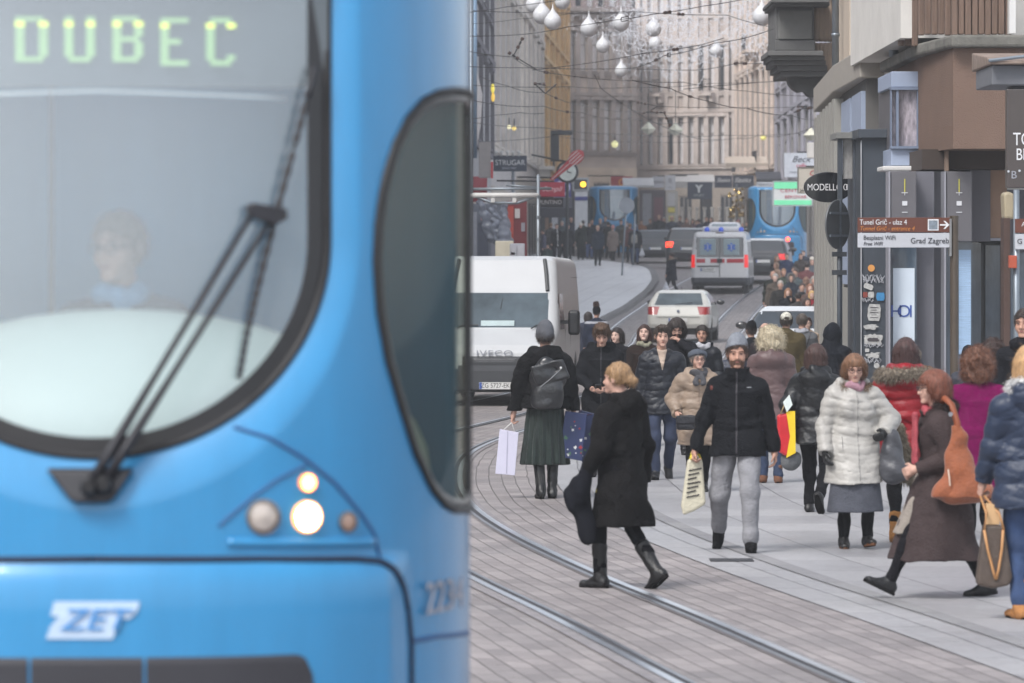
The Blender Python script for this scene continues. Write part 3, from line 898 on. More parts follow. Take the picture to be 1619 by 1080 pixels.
# ================================================================ the setting
_T1D = [-60, 5, 25.7, 30.3, 33.9, 44.1, 50, 56.5, 61, 68, 85, 105, 125, 137, 150, 163, 185, 215, 260, 330]
_T1X = [13, 4.6, 1.40, .745, .195, -.9, -1.07, -.93, -.50, 0.5, 2.5, 4.3, 5.6, 6.5, 7.6, 9.0, 12.0, 17, 26, 42]
_T2D = [-60, 5, 14, 20, 30, 44, 57, 68, 80, 100, 122, 133, 146, 160, 185, 215, 260, 330]
_T2X = [2, -.75, -1.3, -1.8, -2.9, -3.8, -3.3, -2.1, -.5, 1.3, 2.7, 3.2, 4.2, 5.6, 8.6, 13.4, 22, 38]
def _pchip(xs, ys):
    xs = np.array(xs, float); ys = np.array(ys, float)
    h = np.diff(xs); d = np.diff(ys)/h
    m = np.zeros_like(xs)
    m[1:-1] = (d[:-1]*h[1:] + d[1:]*h[:-1])/(h[1:] + h[:-1]); m[0] = d[0]; m[-1] = d[-1]
    def f(x):
        i = int(np.clip(np.searchsorted(xs, x) - 1, 0, len(xs)-2)); t = (x - xs[i])/h[i]
        return ((2*t**3-3*t*t+1)*ys[i] + (t**3-2*t*t+t)*h[i]*m[i] + (-2*t**3+3*t*t)*ys[i+1] + (t**3-t*t)*h[i]*m[i+1])
    return f
T1 = _pchip(_T1D, _T1X); T2 = _pchip(_T2D, _T2X)

def rows(a, b):
    out = []; d = a
    while d < b:
        out.append(d); d += 1.5 if d < 120 else 3.0
    return out + [b]
def sheet(name, m, edge0, edge1, a, b, dz, cols=8, step=None):
    """ground strip between two curves; UV = (metres along, metres across) following the track"""
    ds = rows(a, b); vs = []; uv = []; fs = []; s = 0; px_ = None
    for d in ds:
        x0 = edge0(d); x1 = edge1(d)
        if px_ is not None: s += sqrt((d - px_[0])**2 + (T1(d) - px_[1])**2)
        px_ = (d, T1(d))
        for j in range(cols + 1):
            x = x0 + (x1 - x0)*j/cols
            vs.append((x, d, gz(d) + dz)); uv.append((s, x - T1(d)))
    for i in range(len(ds)-1):
        for j in range(cols):
            k = i*(cols+1) + j
            fs.append((k, k+1, k+cols+2, k+cols+1))
    me = bpy.data.meshes.new(name); me.from_pydata(vs, [], fs)
    ul = me.uv_layers.new(name='UVMap')
    for lp in me.loops: ul.data[lp.index].uv = uv[lp.vertex_index]
    me.materials.append(m); me.update()
    o = bpy.data.objects.new(name, me); link(o)
    o['kind'] = 'structure'
    return o

def paver_mat(name, c, c2, mortar, bw, rh, ms, rough=0.75, off=0.5, dirt=0.25, spec=0.4):
    m = bpy.data.materials.new(name); m.use_nodes = True
    N, L = m.node_tree.nodes, m.node_tree.links
    b = N['Principled BSDF']
    uv = N.new('ShaderNodeTexCoord')
    # wobble so joints are not ruler straight
    nz0 = N.new('ShaderNodeTexNoise'); nz0.inputs['Scale'].default_value = 0.9; nz0.inputs['Detail'].default_value = 3
    L.new(uv.outputs['UV'], nz0.inputs['Vector'])
    mx = N.new('ShaderNodeVectorMath'); mx.operation = 'SCALE'; mx.inputs['Scale'].default_value = 0.05
    L.new(nz0.outputs['Color'], mx.inputs[0])
    ad = N.new('ShaderNodeVectorMath'); ad.operation = 'ADD'
    L.new(uv.outputs['UV'], ad.inputs[0]); L.new(mx.outputs[0], ad.inputs[1])
    br = N.new('ShaderNodeTexBrick')
    br.inputs['Scale'].default_value = 1.0; br.inputs['Brick Width'].default_value = bw; br.inputs['Row Height'].default_value = rh
    br.inputs['Mortar Size'].default_value = ms; br.inputs['Mortar Smooth'].default_value = 0.4; br.inputs['Bias'].default_value = 0.0
    br.offset = off
    br.inputs['Color1'].default_value = lin(c) + (1,); br.inputs['Color2'].default_value = lin(c2) + (1,); br.inputs['Mortar'].default_value = lin(mortar) + (1,)
    L.new(ad.outputs[0], br.inputs['Vector'])
    # broad stains and fine grain
    n1 = N.new('ShaderNodeTexNoise'); n1.inputs['Scale'].default_value = 0.35; n1.inputs['Detail'].default_value = 8; n1.inputs['Roughness'].default_value = 0.7
    L.new(uv.outputs['UV'], n1.inputs['Vector'])
    n2 = N.new('ShaderNodeTexNoise'); n2.inputs['Scale'].default_value = 14; n2.inputs['Detail'].default_value = 6
    L.new(uv.outputs['UV'], n2.inputs['Vector'])
    r1 = N.new('ShaderNodeMapRange'); r1.inputs['From Min'].default_value = 0.3; r1.inputs['From Max'].default_value = 0.7
    r1.inputs['To Min'].default_value = 1 - dirt; r1.inputs['To Max'].default_value = 1 + dirt*0.5
    L.new(n1.outputs['Fac'], r1.inputs['Value'])
    r2 = N.new('ShaderNodeMapRange'); r2.inputs['From Min'].default_value = 0.3; r2.inputs['From Max'].default_value = 0.7
    r2.inputs['To Min'].default_value = 0.88; r2.inputs['To Max'].default_value = 1.08
    L.new(n2.outputs['Fac'], r2.inputs['Value'])
    mu = N.new('ShaderNodeMath'); mu.operation = 'MULTIPLY'
    L.new(r1.outputs[0], mu.inputs[0]); L.new(r2.outputs[0], mu.inputs[1])
    vo = N.new('ShaderNodeTexVoronoi'); vo.inputs['Scale'].default_value = 1.7      # trodden gum and drips
    L.new(uv.outputs['UV'], vo.inputs['Vector'])
    rv = N.new('ShaderNodeMapRange'); rv.inputs['From Min'].default_value = 0.03; rv.inputs['From Max'].default_value = 0.075; rv.inputs['To Min'].default_value = 0.66; rv.inputs['To Max'].default_value = 1.0
    L.new(vo.outputs['Distance'], rv.inputs['Value'])
    m3 = N.new('ShaderNodeMath'); m3.operation = 'MULTIPLY'; L.new(mu.outputs[0], m3.inputs[0]); L.new(rv.outputs[0], m3.inputs[1]); mu = m3
    vm = N.new('ShaderNodeVectorMath'); vm.operation = 'SCALE'
    L.new(br.outputs['Color'], vm.inputs[0]); L.new(mu.outputs[0], vm.inputs['Scale'])
    L.new(vm.outputs[0], b.inputs['Base Color'])
    rr = N.new('ShaderNodeMapRange'); rr.inputs['From Min'].default_value = 0.35; rr.inputs['From Max'].default_value = 0.65
    rr.inputs['To Min'].default_value = rough - 0.18; rr.inputs['To Max'].default_value = rough + 0.1
    L.new(n1.outputs['Fac'], rr.inputs['Value']); L.new(rr.outputs[0], b.inputs['Roughness'])
    b.inputs['Specular IOR Level'].default_value = spec
    bp = N.new('ShaderNodeBump'); bp.inputs['Strength'].default_value = 0.5; bp.inputs['Distance'].default_value = 0.01
    iv = N.new('ShaderNodeMath'); iv.operation = 'SUBTRACT'; iv.inputs[0].default_value = 1.0
    L.new(br.outputs['Fac'], iv.inputs[1])
    sm_ = N.new('ShaderNodeMath'); sm_.operation = 'MULTIPLY_ADD'; sm_.inputs[1].default_value = 0.35
    L.new(n2.outputs['Fac'], sm_.inputs[0]); L.new(iv.outputs[0], sm_.inputs[2])
    L.new(sm_.outputs[0], bp.inputs['Height']); L.new(bp.outputs[0], b.inputs['Normal'])
    return m

road_m = paver_mat('road_pavers', (152, 145, 144), (128, 122, 122), (94, 88, 87), 0.42, 0.14, 0.007, rough=0.7, dirt=0.28)
slab_m = paver_mat('stone_slabs', (158, 157, 159), (146, 145, 148), (92, 91, 93), 1.15, 0.92, 0.008, rough=0.55, off=0.37, dirt=0.26)
far_m = paver_mat('pale_wet_slabs', (222, 222, 223), (213, 213, 215), (120, 120, 124), 1.0, 0.8, 0.01, rough=0.5, dirt=0.18)
# one wide base sheet under everything
mb = MB()
gx = [-400, -60, -20, 0, 20, 60, 400]; gd = [-400, -60, 0, 110, 118, 125, 131, 137, 143, 150, 156, 162, 172, 182, 196, 210, 225, 240, 300, 420, 900]
mb.grid(lambda u, v: (v, u, gz(u) - 0.16), gd, gx)
g0 = mb.build('ground', mat('ground_asphalt', (96, 95, 97), rough=0.9, var=0.2, vs=0.8, bump=0.3, bs=8), fix=False); g0['kind'] = 'structure'
KERB = 1.52
sheet('road', road_m, lambda d: T1(d) - 13, lambda d: T1(d) + KERB, -40, 330, 0.0, 24)
sheet('pavement_right', slab_m, lambda d: T1(d) + KERB + 0.004, lambda d: T1(d) + 22, -40, 330, 0.003, 20)
# drain channel of stone along the pavement
sheet('kerb_right', paver_mat('channel_stone', (140, 139, 140), (128, 127, 130), (96, 94, 94), 0.95, 0.4, 0.012, dirt=0.2), lambda d: T1(d) + 2.02, lambda d: T1(d) + 2.17, -40, 330, 0.010, 1)
# the pale pavement of the tram stop on the left, with its kerb
def island_edge(d):
    pts_d = [100, 118, 128, 140, 152, 163, 172, 181, 188, 196, 205, 240]
    pts_x = [-9, -1.0, 1.2, 2.7, 4.0, 5.0, 5.55, 5.7, 5.6, 4.9, 3.6, 1.5]
    return float(np.interp(d, pts_d, pts_x))
sheet('pavement_left', far_m, lambda d: -34.0, lambda d: island_edge(d) - 0.25, 102, 239, 0.12, 16)
kerb_m = mat('kerb_stone', (120, 118, 118), rough=0.8, var=0.2, bump=0.3)
mbk = MB(); ds = [102 + i*2 for i in range(69)]
for a, b in zip(ds[:-1], ds[1:]):
    x0, x1 = island_edge(a), island_edge(b)
    mbk.add([(x0-.25, a, gz(a)+.125), (x0, a, gz(a)+.125), (x1, b, gz(b)+.125), (x1-.25, b, gz(b)+.125), (x0, a, gz(a)-.1), (x1, b, gz(b)-.1)],
            [(0, 1, 2, 3), (1, 4, 5, 2)])
o = mbk.build('kerb_left', kerb_m, fix=False); o['kind'] = 'structure'

# rails: bright head, dark groove, guard lip, bedded in a band of grey grout
steel = mat('rail_steel', (214, 216, 222), rough=0.28, metal=1.0, var=0.10, vs=3)
steel2 = mat('rail_lip', (150, 152, 158), rough=0.35, metal=1.0, var=0.2, vs=3)
groove = mat('rail_groove', (58, 58, 62), rough=0.8, var=0.2)
grout = mat('rail_grout', (130, 126, 128), rough=0.9, var=0.2, vs=5, bump=0.3)
def strip(mb, f, o0, o1, a, b, dz):
    ds_ = []; d = a
    while d < b: ds_.append(d); d += 1.0 if d < 130 else 1.5
    ds_.append(b)
    k = len(mb.v)
    for d in ds_:
        t = Vector((f(d+.3) - f(d-.3), .6)).normalized(); n = Vector((t.y, -t.x))
        for o_ in (o0, o1): mb.v.append((f(d) + n.x*o_, d + n.y*o_, gz(d) + dz))
    for i in range(len(ds_)-1): mb.f.append((k+2*i, k+2*i+1, k+2*i+3, k+2*i+2))
def rails(f, a, b, label):
    for side in (-1, 1):
        r_ = MB(); strip(r_, f, side*.5 - .028, side*.5 + .028, a, b, .016)
        rail = r_.build('tram_rail', steel, fix=False); rail['kind'] = 'structure'
        g_ = MB(); strip(g_, f, side*.472 - .045*side, side*.472, a, b, .0125)
        g_.build('groove', groove, rail, fix=False)
        l_ = MB(); strip(l_, f, side*.427 - .030*side, side*.427, a, b, .0145)
        l_.build('guard_lip', steel2, rail, fix=False)
        q_ = MB(); strip(q_, f, side*.5 - .12, side*.5 + .085, a, b, .0085)
        q_.build('grout', grout, rail, fix=False)
rails(T1, 6, 260, ''); rails(T2, 6, 260, '')

# ---------------------------------------------------------------- facades
STONE = [(142, 126, 118), (128, 118, 114), (150, 134, 126), (168, 150, 138), (188, 170, 148), (196, 152, 90)]
def stone(c, var=0.16): return mat('stone', c, rough=0.9, var=var, vs=1.2, bump=0.35, bs=7, spec=0.2)
curt = mat('curtain', (236, 234, 236), rough=0.9, var=0.10, vs=4)
glassd = mat('window_glass', (58, 64, 74), rough=0.12, var=0.2, vs=1.5, spec=0.7)
framew = mat('window_frame', (150, 146, 144), rough=0.7, var=0.08)
dark_m = mat('dark_opening', (44, 43, 48), rough=0.8, var=0.1)

def facade(name, label, p0, p1, z0, z1, wall, floors, depth=9.0, n=6, bal=(), trim=None, ww=0.95, group='street fronts behind the trams', pil=True, light=0.8, ground_c=None, seedv=1, gh=4.2, cornice=0.7, rc=.18):
    """a real building: the front runs from p0 to p1 (X,D); floors = [(sill_z, head_z)]"""
    rg = random.Random(seedv)
    a = Vector((p0[0], p0[1], 0)); b = Vector((p1[0], p1[1], 0)); W = (b - a).length
    ang = atan2(b.y - a.y, b.x - a.x)
    root = thing(name, label, 'building', (a.x, a.y, z0), ang, group)
    wm = stone(wall); tm = stone(trim or tuple(min(255, c + 14) for c in wall))
    H = z1 - z0
    # wall built as piers and spandrels so that windows are real openings
    pitch = W/n; mb = MB(); bays = []
    zs = [0, gh] 
    lv = [0.0]
    for (s, h) in floors: lv += [s - z0, h - z0]
    lv.append(H)
    # bands
    for i in range(0, len(lv)-1, 2):
        mb.box(0, W, 0, 0.5, lv[i], lv[i+1])
    for (s, h) in floors:
        for i in range(n+1):
            x0 = max(0, i*pitch - (pitch - ww)/2); x1 = min(W, i*pitch + (pitch - ww)/2)
            mb.box(x0, x1, 0.0, 0.5, s - z0 - .001, h - z0 + .001)
    mb.box(0, W, 0.9, depth, 0, H)
    mb.box(0, .45, .5, .9, 0, H); mb.box(W-.45, W, .5, .9, 0, H)
    mb.build('wall', wm, root)
    # mouldings
    for (s, h) in floors:
        MB().box(-.05, W+.05, -.12, -.003, s - z0 - .28, s - z0 - .10).build('string_course', tm, root)
        MB().box(-.05, W+.05, -.18, -.003, h - z0 + .35, h - z0 + .55).build('string_course', tm, root)
    mc = MB()
    mc.box(-.3, W+.3, -.55, depth, H, H+.22); mc.box(-.15, W+.15, -.35, -.003, H-.35, H-.002)
    for i in range(int(W/0.8)):
        mc.box(.2 + i*.8, .42 + i*.8, -.40, -.003, H - .62, H-.352)
    mc.build('cornice', tm, root)
    if pil:
        for i in range(n+1):
            x = min(max(i*pitch, .2), W-.2)
            p_ = MB(); p_.box(x-.16, x+.16, -.14, -.003, floors[0][0]-z0-.1, floors[-1][1]-z0+.3)
            p_.box(x-.22, x+.22, -.19, -.003, floors[-1][1]-z0+.302, floors[-1][1]-z0+.345)
            p_.build('pilaster', tm, root)
    for fi, (s, h) in enumerate(floors):
        for i in range(n):
            xc = (i + .5)*pitch
            f_ = MB(); hz = h - z0; sz = s - z0
            fw = .07 if ww > .6 else .03; f_.box(xc-ww/2, xc-ww/2+fw, rc, rc+.08, sz, hz); f_.box(xc+ww/2-fw, xc+ww/2, rc, rc+.08, sz, hz)
            f_.box(xc-ww/2+fw, xc+ww/2-fw, rc, rc+.08, hz-.08, hz); f_.box(xc-ww/2+fw, xc+ww/2-fw, rc, rc+.08, sz, sz+.08)
            if ww > .6: f_.box(xc-.03, xc+.03, rc, rc+.07, sz+.08, hz-.08)
            f_.box(xc-ww/2+fw, xc+ww/2-fw, rc+.005, rc+.075, sz+(hz-sz)*.66, sz+(hz-sz)*.66+.06)
            wn_ = f_.build('window', framew, root)
            g_ = MB(); g_.box(xc-ww/2+.02, xc+ww/2-.02, rc+.082, rc+.11, sz+.02, hz-.02)
            lit = rg.random() < light
            g_.build('pane', curt if lit else glassd, wn_)
            s_ = MB(); s_.box(xc-ww/2-.1, xc+ww/2+.1, -.16, rc-.02, sz-.09, sz-.001); s_.build('sill', tm, wn_)
            if fi < len(floors) and rg.random() < .9:
                c_ = MB(); c_.box(xc-ww/2-.12, xc+ww/2+.12, -.22, -.003, hz+.08, hz+.22)
                c_.prism([(xc-ww/2-.12, hz+.22), (xc+ww/2+.12, hz+.22), (xc, hz+.34)], 'y', -.2, -.003)
                c_.build('window_hood', tm, wn_)
    for (fi, i) in bal:      # balconies with a slab and an iron railing
        s = floors[fi][0] - z0; xc = (i+.5)*pitch; bw = min(pitch*.8, 3.4)/2
        b_ = MB(); b_.box(xc-bw, xc+bw, -.9, -.19, s-.3, s-.12); bo = b_.build('balcony', tm, root)
        b_ = MB(); b_.box(xc-bw, xc+bw, -.9, -.86, s+.72, s+.78)
        for q in range(int(bw*2/.16)+1): b_.box(xc-bw+q*.16, xc-bw+q*.16+.03, -.89, -.87, s-.12, s+.72)
        b_.build('railing', dark_m, bo)
        for g in (-1, 1):
            b_ = MB(); b_.box(xc+g*bw*.7-.1, xc+g*bw*.7+.1, -.7, -.19, s-.7, s-.301); b_.build('bracket', tm, bo)
    # shop floor
    gb = MB(); gm_ = stone(ground_c) if ground_c else stone((176, 166, 156))
    gb.box(-.02, W+.02, -.06, -.003, gh-1.0, gh-.05)
    nb = max(2, n//2)
    for i in range(nb+1):
        x = W*i/nb; gb.box(max(0, x-.28), min(W, x+.28), -.10, -.003, 0, gh-1.002)
    gb.build('shop_surround', gm_, root)
    for i in range(nb):
        x0 = W*i/nb + .28; x1 = W*(i+1)/nb - .28
        s_ = MB(); s_.box(x0, x1, -.045, -.004, .35, gh-1.1)
        sw_ = s_.build('shop_window', glassd, root)
        for t in (0, .34, .67, 1): MB().box(x0 + (x1-x0)*t - .04, x0 + (x1-x0)*t + .04, -.08, -.0455, .3, gh-1.05).build('shop_frame', dark_m if i % 2 else framew, sw_)
    return root
def FX(px, D): return ((px - CX)*D/FPX, D)
def ZY(py, D): return CAM_H - (py - HY)*D/FPX
# ================================================================ buildings of the street
def fz(py, D): return ZY(py, D)
facade('apartment_building', 'dark grey building at the far left behind the scaffold with a blue drainpipe', FX(735, 138), FX(776, 166), gz(150)-.5, 24, (168, 167, 170), [(6.2, 8.9), (11.0, 13.6), (15.4, 17.6)], n=4, ww=2.6, light=.4, seedv=3, trim=(112, 110, 116), rc=.03, group=None)
facade('apartment_building', 'grey beige building with long shuttered windows above the dark shop sign on the left', FX(776, 168), FX(816, 194), gz(170)-.5, 22, (186, 181, 180), [(6.6, 12.6), (15.2, 17.6)], n=5, ww=2.6, light=.6, seedv=4, trim=(206, 198, 190), bal=((1, 1), (1, 3)), rc=.03, group=None)
facade('apartment_building', 'pale cream building with close white window strips left of the yellow house', FX(815, 198), FX(857, 238), gz(210)-.5, 23, (206, 198, 192), [(7.0, 13.0), (15.8, 19.0)], n=6, ww=3.2, light=.9, seedv=5, trim=(232, 224, 214), bal=((1, 2), (0, 4)), rc=.03, group=None)
facade('apartment_building', 'narrow yellow ochre building between the cream house and the brown corner block', FX(856, 241), FX(898, 282), gz(250)-.5, 24, (206, 168, 112), [(7.4, 12.6), (14.6, 17.4), (19, 21)], n=5, ww=2.2, light=.6, seedv=6, trim=(226, 200, 156), rc=.03, group=None)
facade('apartment_building', 'brown grey corner block with six tall white windows per floor behind the left tram', FX(894, 290), FX(1006, 292), gz(290)-.3, 18.0, (180, 169, 163), [(9.1, 12.3), (14.2, 16.7)], n=6, ww=.50, light=1, seedv=7, trim=(150, 142, 140), ground_c=(196, 182, 168), gh=5.4, group=None)
facade('apartment_building', 'broad brown grey block with rows of narrow white windows at the street end', FX(1005, 295), FX(1166, 292), gz(290)-.3, 23.5, (188, 177, 171), [(8.3, 11.3), (13.0, 15.9), (18.0, 20.6)], n=10, bal=((1, 2), (1, 7)), ww=.40, light=.9, seedv=8, gh=4.6, group=None)
facade('apartment_building', 'pinkish stone building with slim vertical ribs at the right bend of the street', FX(1164, 284), FX(1240, 250), gz(270)-.3, 24, (200, 184, 174), [(7.6, 13.2), (14.6, 19.6)], n=9, ww=2.4, light=.6, seedv=9, trim=(214, 200, 190), bal=((0, 2), (0, 6), (1, 4)), rc=.03, gh=4.4, group=None)
facade('apartment_building', 'blue grey building in shade between the pink stone house and the corner balcony', FX(1228, 246), FX(1296, 205), gz(230)-.3, 18, (150, 148, 158), [(6.4, 9.4), (11.4, 14.4)], n=6, ww=4.2, light=.3, seedv=10, rc=.03, gh=4.2, group=None)
facade('apartment_building', 'brown building rising behind the corner block with the tall white windows', FX(870, 330), FX(1030, 332), gz(320), 30, (126, 110, 108), [(20.5, 23)], n=9, ww=.5, light=.3, seedv=11, group=None)
facade('apartment_building', 'grey building rising behind the ribbed stone house on the right bend', FX(1120, 330), FX(1330, 300), gz(320), 32, (132, 122, 122), [(19.5, 22), (24, 27)], n=10, ww=.6, light=.3, seedv=12, group=None)

def pxb(mb, px0, px1, py0, py1, D, dep, ext=True):
    """box whose front face spans those photo pixels at distance D, reaching back dep metres"""
    x0, x1 = (px0-CX)*D/FPX, (px1-CX)*D/FPX
    return mb.box(x0, x1, D, D+dep, ZY(py1, D), ZY(py0, D))
def bx(name, m, px0, px1, py0, py1, D, dep, parent=None, bevel=0.0):
    mb = MB(); pxb(mb, px0, px1, py0, py1, D, dep); return mb.build(name, m, parent, bevel=bevel)

plaster = mat('plaster_white', (206, 203, 198), rough=0.9, var=0.08, vs=1.4, bump=0.3, bs=9, spec=.2)
slate = mat('slate_metal', (62, 68, 76), rough=0.5, var=0.10, vs=2, spec=.4)
slate_d = mat('slate_dark', (42, 46, 52), rough=0.5, var=0.1, vs=2)
brownp = mat('brown_render', (116, 96, 85), rough=0.92, var=0.06, vs=2, bump=0.5, bs=60, spec=.2)
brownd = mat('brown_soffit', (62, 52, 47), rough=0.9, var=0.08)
conc = mat('mossy_concrete', (108, 106, 100), rough=0.95, var=0.35, vs=3, bump=0.6, bs=18)
wood = mat('weathered_planks', (112, 92, 80), rough=0.85, var=0.28, vs=2.5, stretch=(6, 6, .6), bump=0.6, bs=8)
ribm = mat('pale_cladding', (150, 148, 142), rough=0.6, var=0.06, vs=1.5)
bluep = mat('pale_blue_panel', (150, 162, 184), rough=0.5, var=0.05)
corb = mat('dark_stone', (102, 102, 102), rough=0.9, var=0.16, vs=2, bump=0.4, bs=14, spec=.2)
zincm = mat('zinc_pipe', (134, 142, 150), rough=0.45, metal=.6, var=0.15, vs=3)
greyp = mat('grey_panel', (92, 90, 94), rough=0.5, var=0.06)
greyl = mat('light_grey_panel', (140, 140, 148), rough=0.5, var=0.04)
shopg = mat('shop_glass', (70, 82, 94), rough=0.06, var=0.5, vs=2.2, spec=.9, stretch=(2, 2, .5))
whitem = mat('white_paint', (205, 204, 202), rough=0.6, var=0.04)
blackm = mat('black_paint', (24, 25, 29), rough=0.45, var=0.08)

# --- corner house with the dark corbelled balcony
r = thing('corner_building', 'corner building with a dark grey stone balcony on scrolled corbels at the upper right', 'building', (5.5, 79, 0))
w = MB(); w.prism([(5.56, 79.2), (13, 79.2), (15, 118), (8.75, 118)], 'z', 0, 15)
w = w.build('wall', stone((146, 128, 118)), r); w.location = (-5.5, -79, 0)
def loc0(o, r):  # geometry given in world metres under an offset empty
    o.location = -Vector(r.location) if r.rotation_euler.z == 0 else o.location; return o
def balc(px0, px1, py0, py1, D=77.0, dep=2.2, nm='balcony', m=corb, par=r, bev=.012):
    return loc0(bx(nm, m, px0, px1, py0, py1, D, dep, par, bev), r)
balc(1222, 1312, 4, 9, D=76.6, dep=2.6, nm='coping'); balc(1220, 1312, -2, 3.8, D=76.4, dep=2.8, nm='coping')
balc(1226, 1287, 9.2, 63); balc(1231, 1284, 16, 62, D=76.92, dep=.07, nm='panel', m=mat('grey_stone_panel', (112, 112, 110), rough=.9, var=.1))
balc(1225, 1289, 63.2, 80, D=76.95, nm='plinth')
for i, (a, b, y0, y1) in enumerate([(1214, 1302, 80.2, 88), (1218, 1304, 88.2, 95), (1222, 1306, 95.2, 103), (1229, 1308, 103.2, 112), (1234, 1309, 112.2, 121)]):
    balc(a, b, y0, y1, D=76.4 + .1*i, nm='moulding')
for dd in (0.2, 1.5):   # scrolled corbels under the balcony
    pts = [(1244, 121), (1309, 121), (1309, 154), (1303, 152), (1297, 147), (1291, 152), (1284, 154), (1277, 151), (1271, 144), (1262, 146), (1254, 141), (1247, 133)]
    c = MB(); D = 77.0 + dd
    c.prism([((p[0]-CX)*D/FPX, ZY(p[1], D)) for p in pts], 'y', D, D+.45); loc0(c.build('corbel', corb, r, bevel=.02), r)
# balusters between the pedestal and the wall
for i in range(4):
    c = MB(); D = 77.3
    x = (1291 + i*7 - CX)*D/FPX
    prof = [(.03, 0), (.06, .06), (.055, .15), (.105, .33), (.05, .60), (.04, .68), (.075, .74), (.075, .80)]
    c.lathe(prof, (x, D, ZY(66, D)), 12); c.lathe(prof[::-1] and [(a_, .8-b_) for a_, b_ in prof[::-1]], (x, D, ZY(66, D) - .82), 12)
    loc0(c.build('baluster', stone((150, 134, 120)), r, smooth=True), r)
for y0 in (700, ):
    pass
# windows and floor lines on the corner building's street face
for i in range(3):
    for j in range(3):
        c = MB(); yy = 84 + i*9; zz = 5.4 + j*3.4
        xx = 5.56 + (yy - 79.2)*(3.19/38.8)
        c.box(xx - .06, xx + .12, yy, yy + 1.3, zz, zz + 2.1); wd = loc0(c.build('window', framew, r), r)
        c = MB(); c.box(xx - .075, xx - .061, yy+.12, yy + 1.18, zz+.1, zz + 2.0); c.build('pane', glassd, wd)

# --- pale ribbed pavilion
r = thing('pavilion', 'pale ribbed metal pavilion wall behind the slate portal on the right', 'building', (4.9, 62, 0))
pA = Vector(FX(1293, 75.5)); pB = Vector(FX(1322, 66.5)); pC = Vector(FX(1356, 61.0))
w = MB(); w.prism([tuple(pA + Vector((.12, .0))), tuple(pB + Vector((.12, 0))), tuple(pC + Vector((.12, .1))), (7.2, 61.1), (7.2, 75.6)], 'z', 0, 4.78)
loc0(w.build('wall', mat('cladding_gap', (92, 90, 88), rough=.8, var=.1), r), r)
nr = 7
for i in range(nr):
    p = pA.lerp(pB, i/(nr-1)); c = MB(); c.box(p.x - .03, p.x + .11, p.y, p.y + .5, 0, 4.70); loc0(c.build('rib', ribm, r), r)
for i in range(2):
    a = pB.lerp(pC, i*.5 + .04); b = pB.lerp(pC, i*.5 + .46); c = MB()
    c.prism([(a.x+.06, a.y), (b.x+.06, b.y), (b.x+.16, b.y), (a.x+.16, a.y)], 'z', 2.0, 4.62); loc0(c.build('wall_panel', bluep, r), r)
    c = MB(); c.prism([(a.x+.06, a.y), (b.x+.06, b.y), (b.x+.16, b.y), (a.x+.16, a.y)], 'z', 0, 1.95); loc0(c.build('wall_panel', ribm, r), r)
c = MB(); c.prism([(pA.x-.08, pA.y-.1), (pB.x-.06, pB.y-.1), (pC.x+.02, pC.y-.1), (7.3, pC.y), (7.3, 75.7)], 'z', 4.785, 5.18); loc0(c.build('fascia', mat('fascia', (152, 146, 138), rough=.8, var=.1), r, bevel=.02), r)

# --- white plastered house behind the pavilion
r = thing('white_house', 'white plastered building with cornices between two grey downpipes at the upper right', 'building', (5.4, 62, 0))
qa = Vector(FX(1327, 73)); qb = Vector(FX(1362, 66)); qc = Vector(FX(1408, 59.6)); qd = Vector(FX(1424, 57.8))
w = MB(); w.prism([tuple(qa), tuple(qb), tuple(qc), tuple(qd), (12, 57.8), (12, 79)], 'z', 0, 14)
loc0(w.build('wall', plaster, r), r)
beige = mat('beige_stone', (186, 172, 156), rough=.9, var=.12, vs=1.5, bump=.3, bs=10)
def along(a, b, t0, t1, z0, z1, off, th, m, nm, par=r):
    n = (b - a).normalized(); nn = Vector((n.y, -n.x))
    if nn.x > 0: nn = -nn
    p = a.lerp(b, t0) + nn*off; q_ = a.lerp(b, t1) + nn*off; c = MB()
    c.prism([tuple(p), tuple(q_), tuple(q_ - nn*th), tuple(p - nn*th)], 'z', z0, z1)
    return loc0(c.build(nm, m, par, bevel=.012), par)
along(qa, qb, .02, .62, 5.25, 7.2, .06, .2, beige, 'wall_panel')
along(qa, qb, -.05, .6, 7.21, 7.5, .16, .3, beige, 'cornice'); along(qa, qb, -.08, .66, 7.51, 7.62, .3, .44, mat('roof_tile_edge', (84, 74, 72), rough=.9, var=.3), 'eaves')
along(qa, qb, .66, .78, 5.3, 8.6, .10, .2, beige, 'pilaster'); along(qa, qb, .86, .97, 5.3, 8.6, .07, .2, plaster, 'pilaster')
along(qb, qc, .0, .98, 5.05, 5.13, .07, .2, beige, 'string_course'); along(qb, qc, -.02, .98, 5.14, 5.22, .12, .25, plaster, 'string_course')
along(qb, qc, .10, .30, 5.4, 7.0, .06, .2, plaster, 'pilaster'); along(qb, qc, .06, .36, 7.01, 7.2, .14, .28, plaster, 'capital')
along(qb, qc, -.02, .98, 7.21, 7.4, .18, .3, beige, 'cornice')
along(qb, qc, .42, .9, 5.5, 6.9, .03, .1, mat('plaster_field', (200, 198, 196), rough=.9, var=.05), 'wall_panel')
def pipe(label, px, D, z0, z1, rr=.055):
    r_ = thing('downpipe', label, 'downpipe', ((px-CX)*D/FPX, D, 0))
    c = MB(); c.tube([(0, 0, z0), (0, 0, z1)], rr, 14); c.build('pipe', zincm, r_, smooth=True)
    for z in np.arange(z0 + .6, z1, 1.9):
        c = MB(); c.tube([(0, 0, z), (0, 0, z + .05)], rr + .012, 14); c.build('pipe_clip', zincm, r_, smooth=True)
pipe('grey downpipe beside the dark balcony', 1321, 70.5, 5.2, 12)
pipe('grey downpipe between the white house and the plank wall', 1413, 57.2, 4.9, 12, .06)

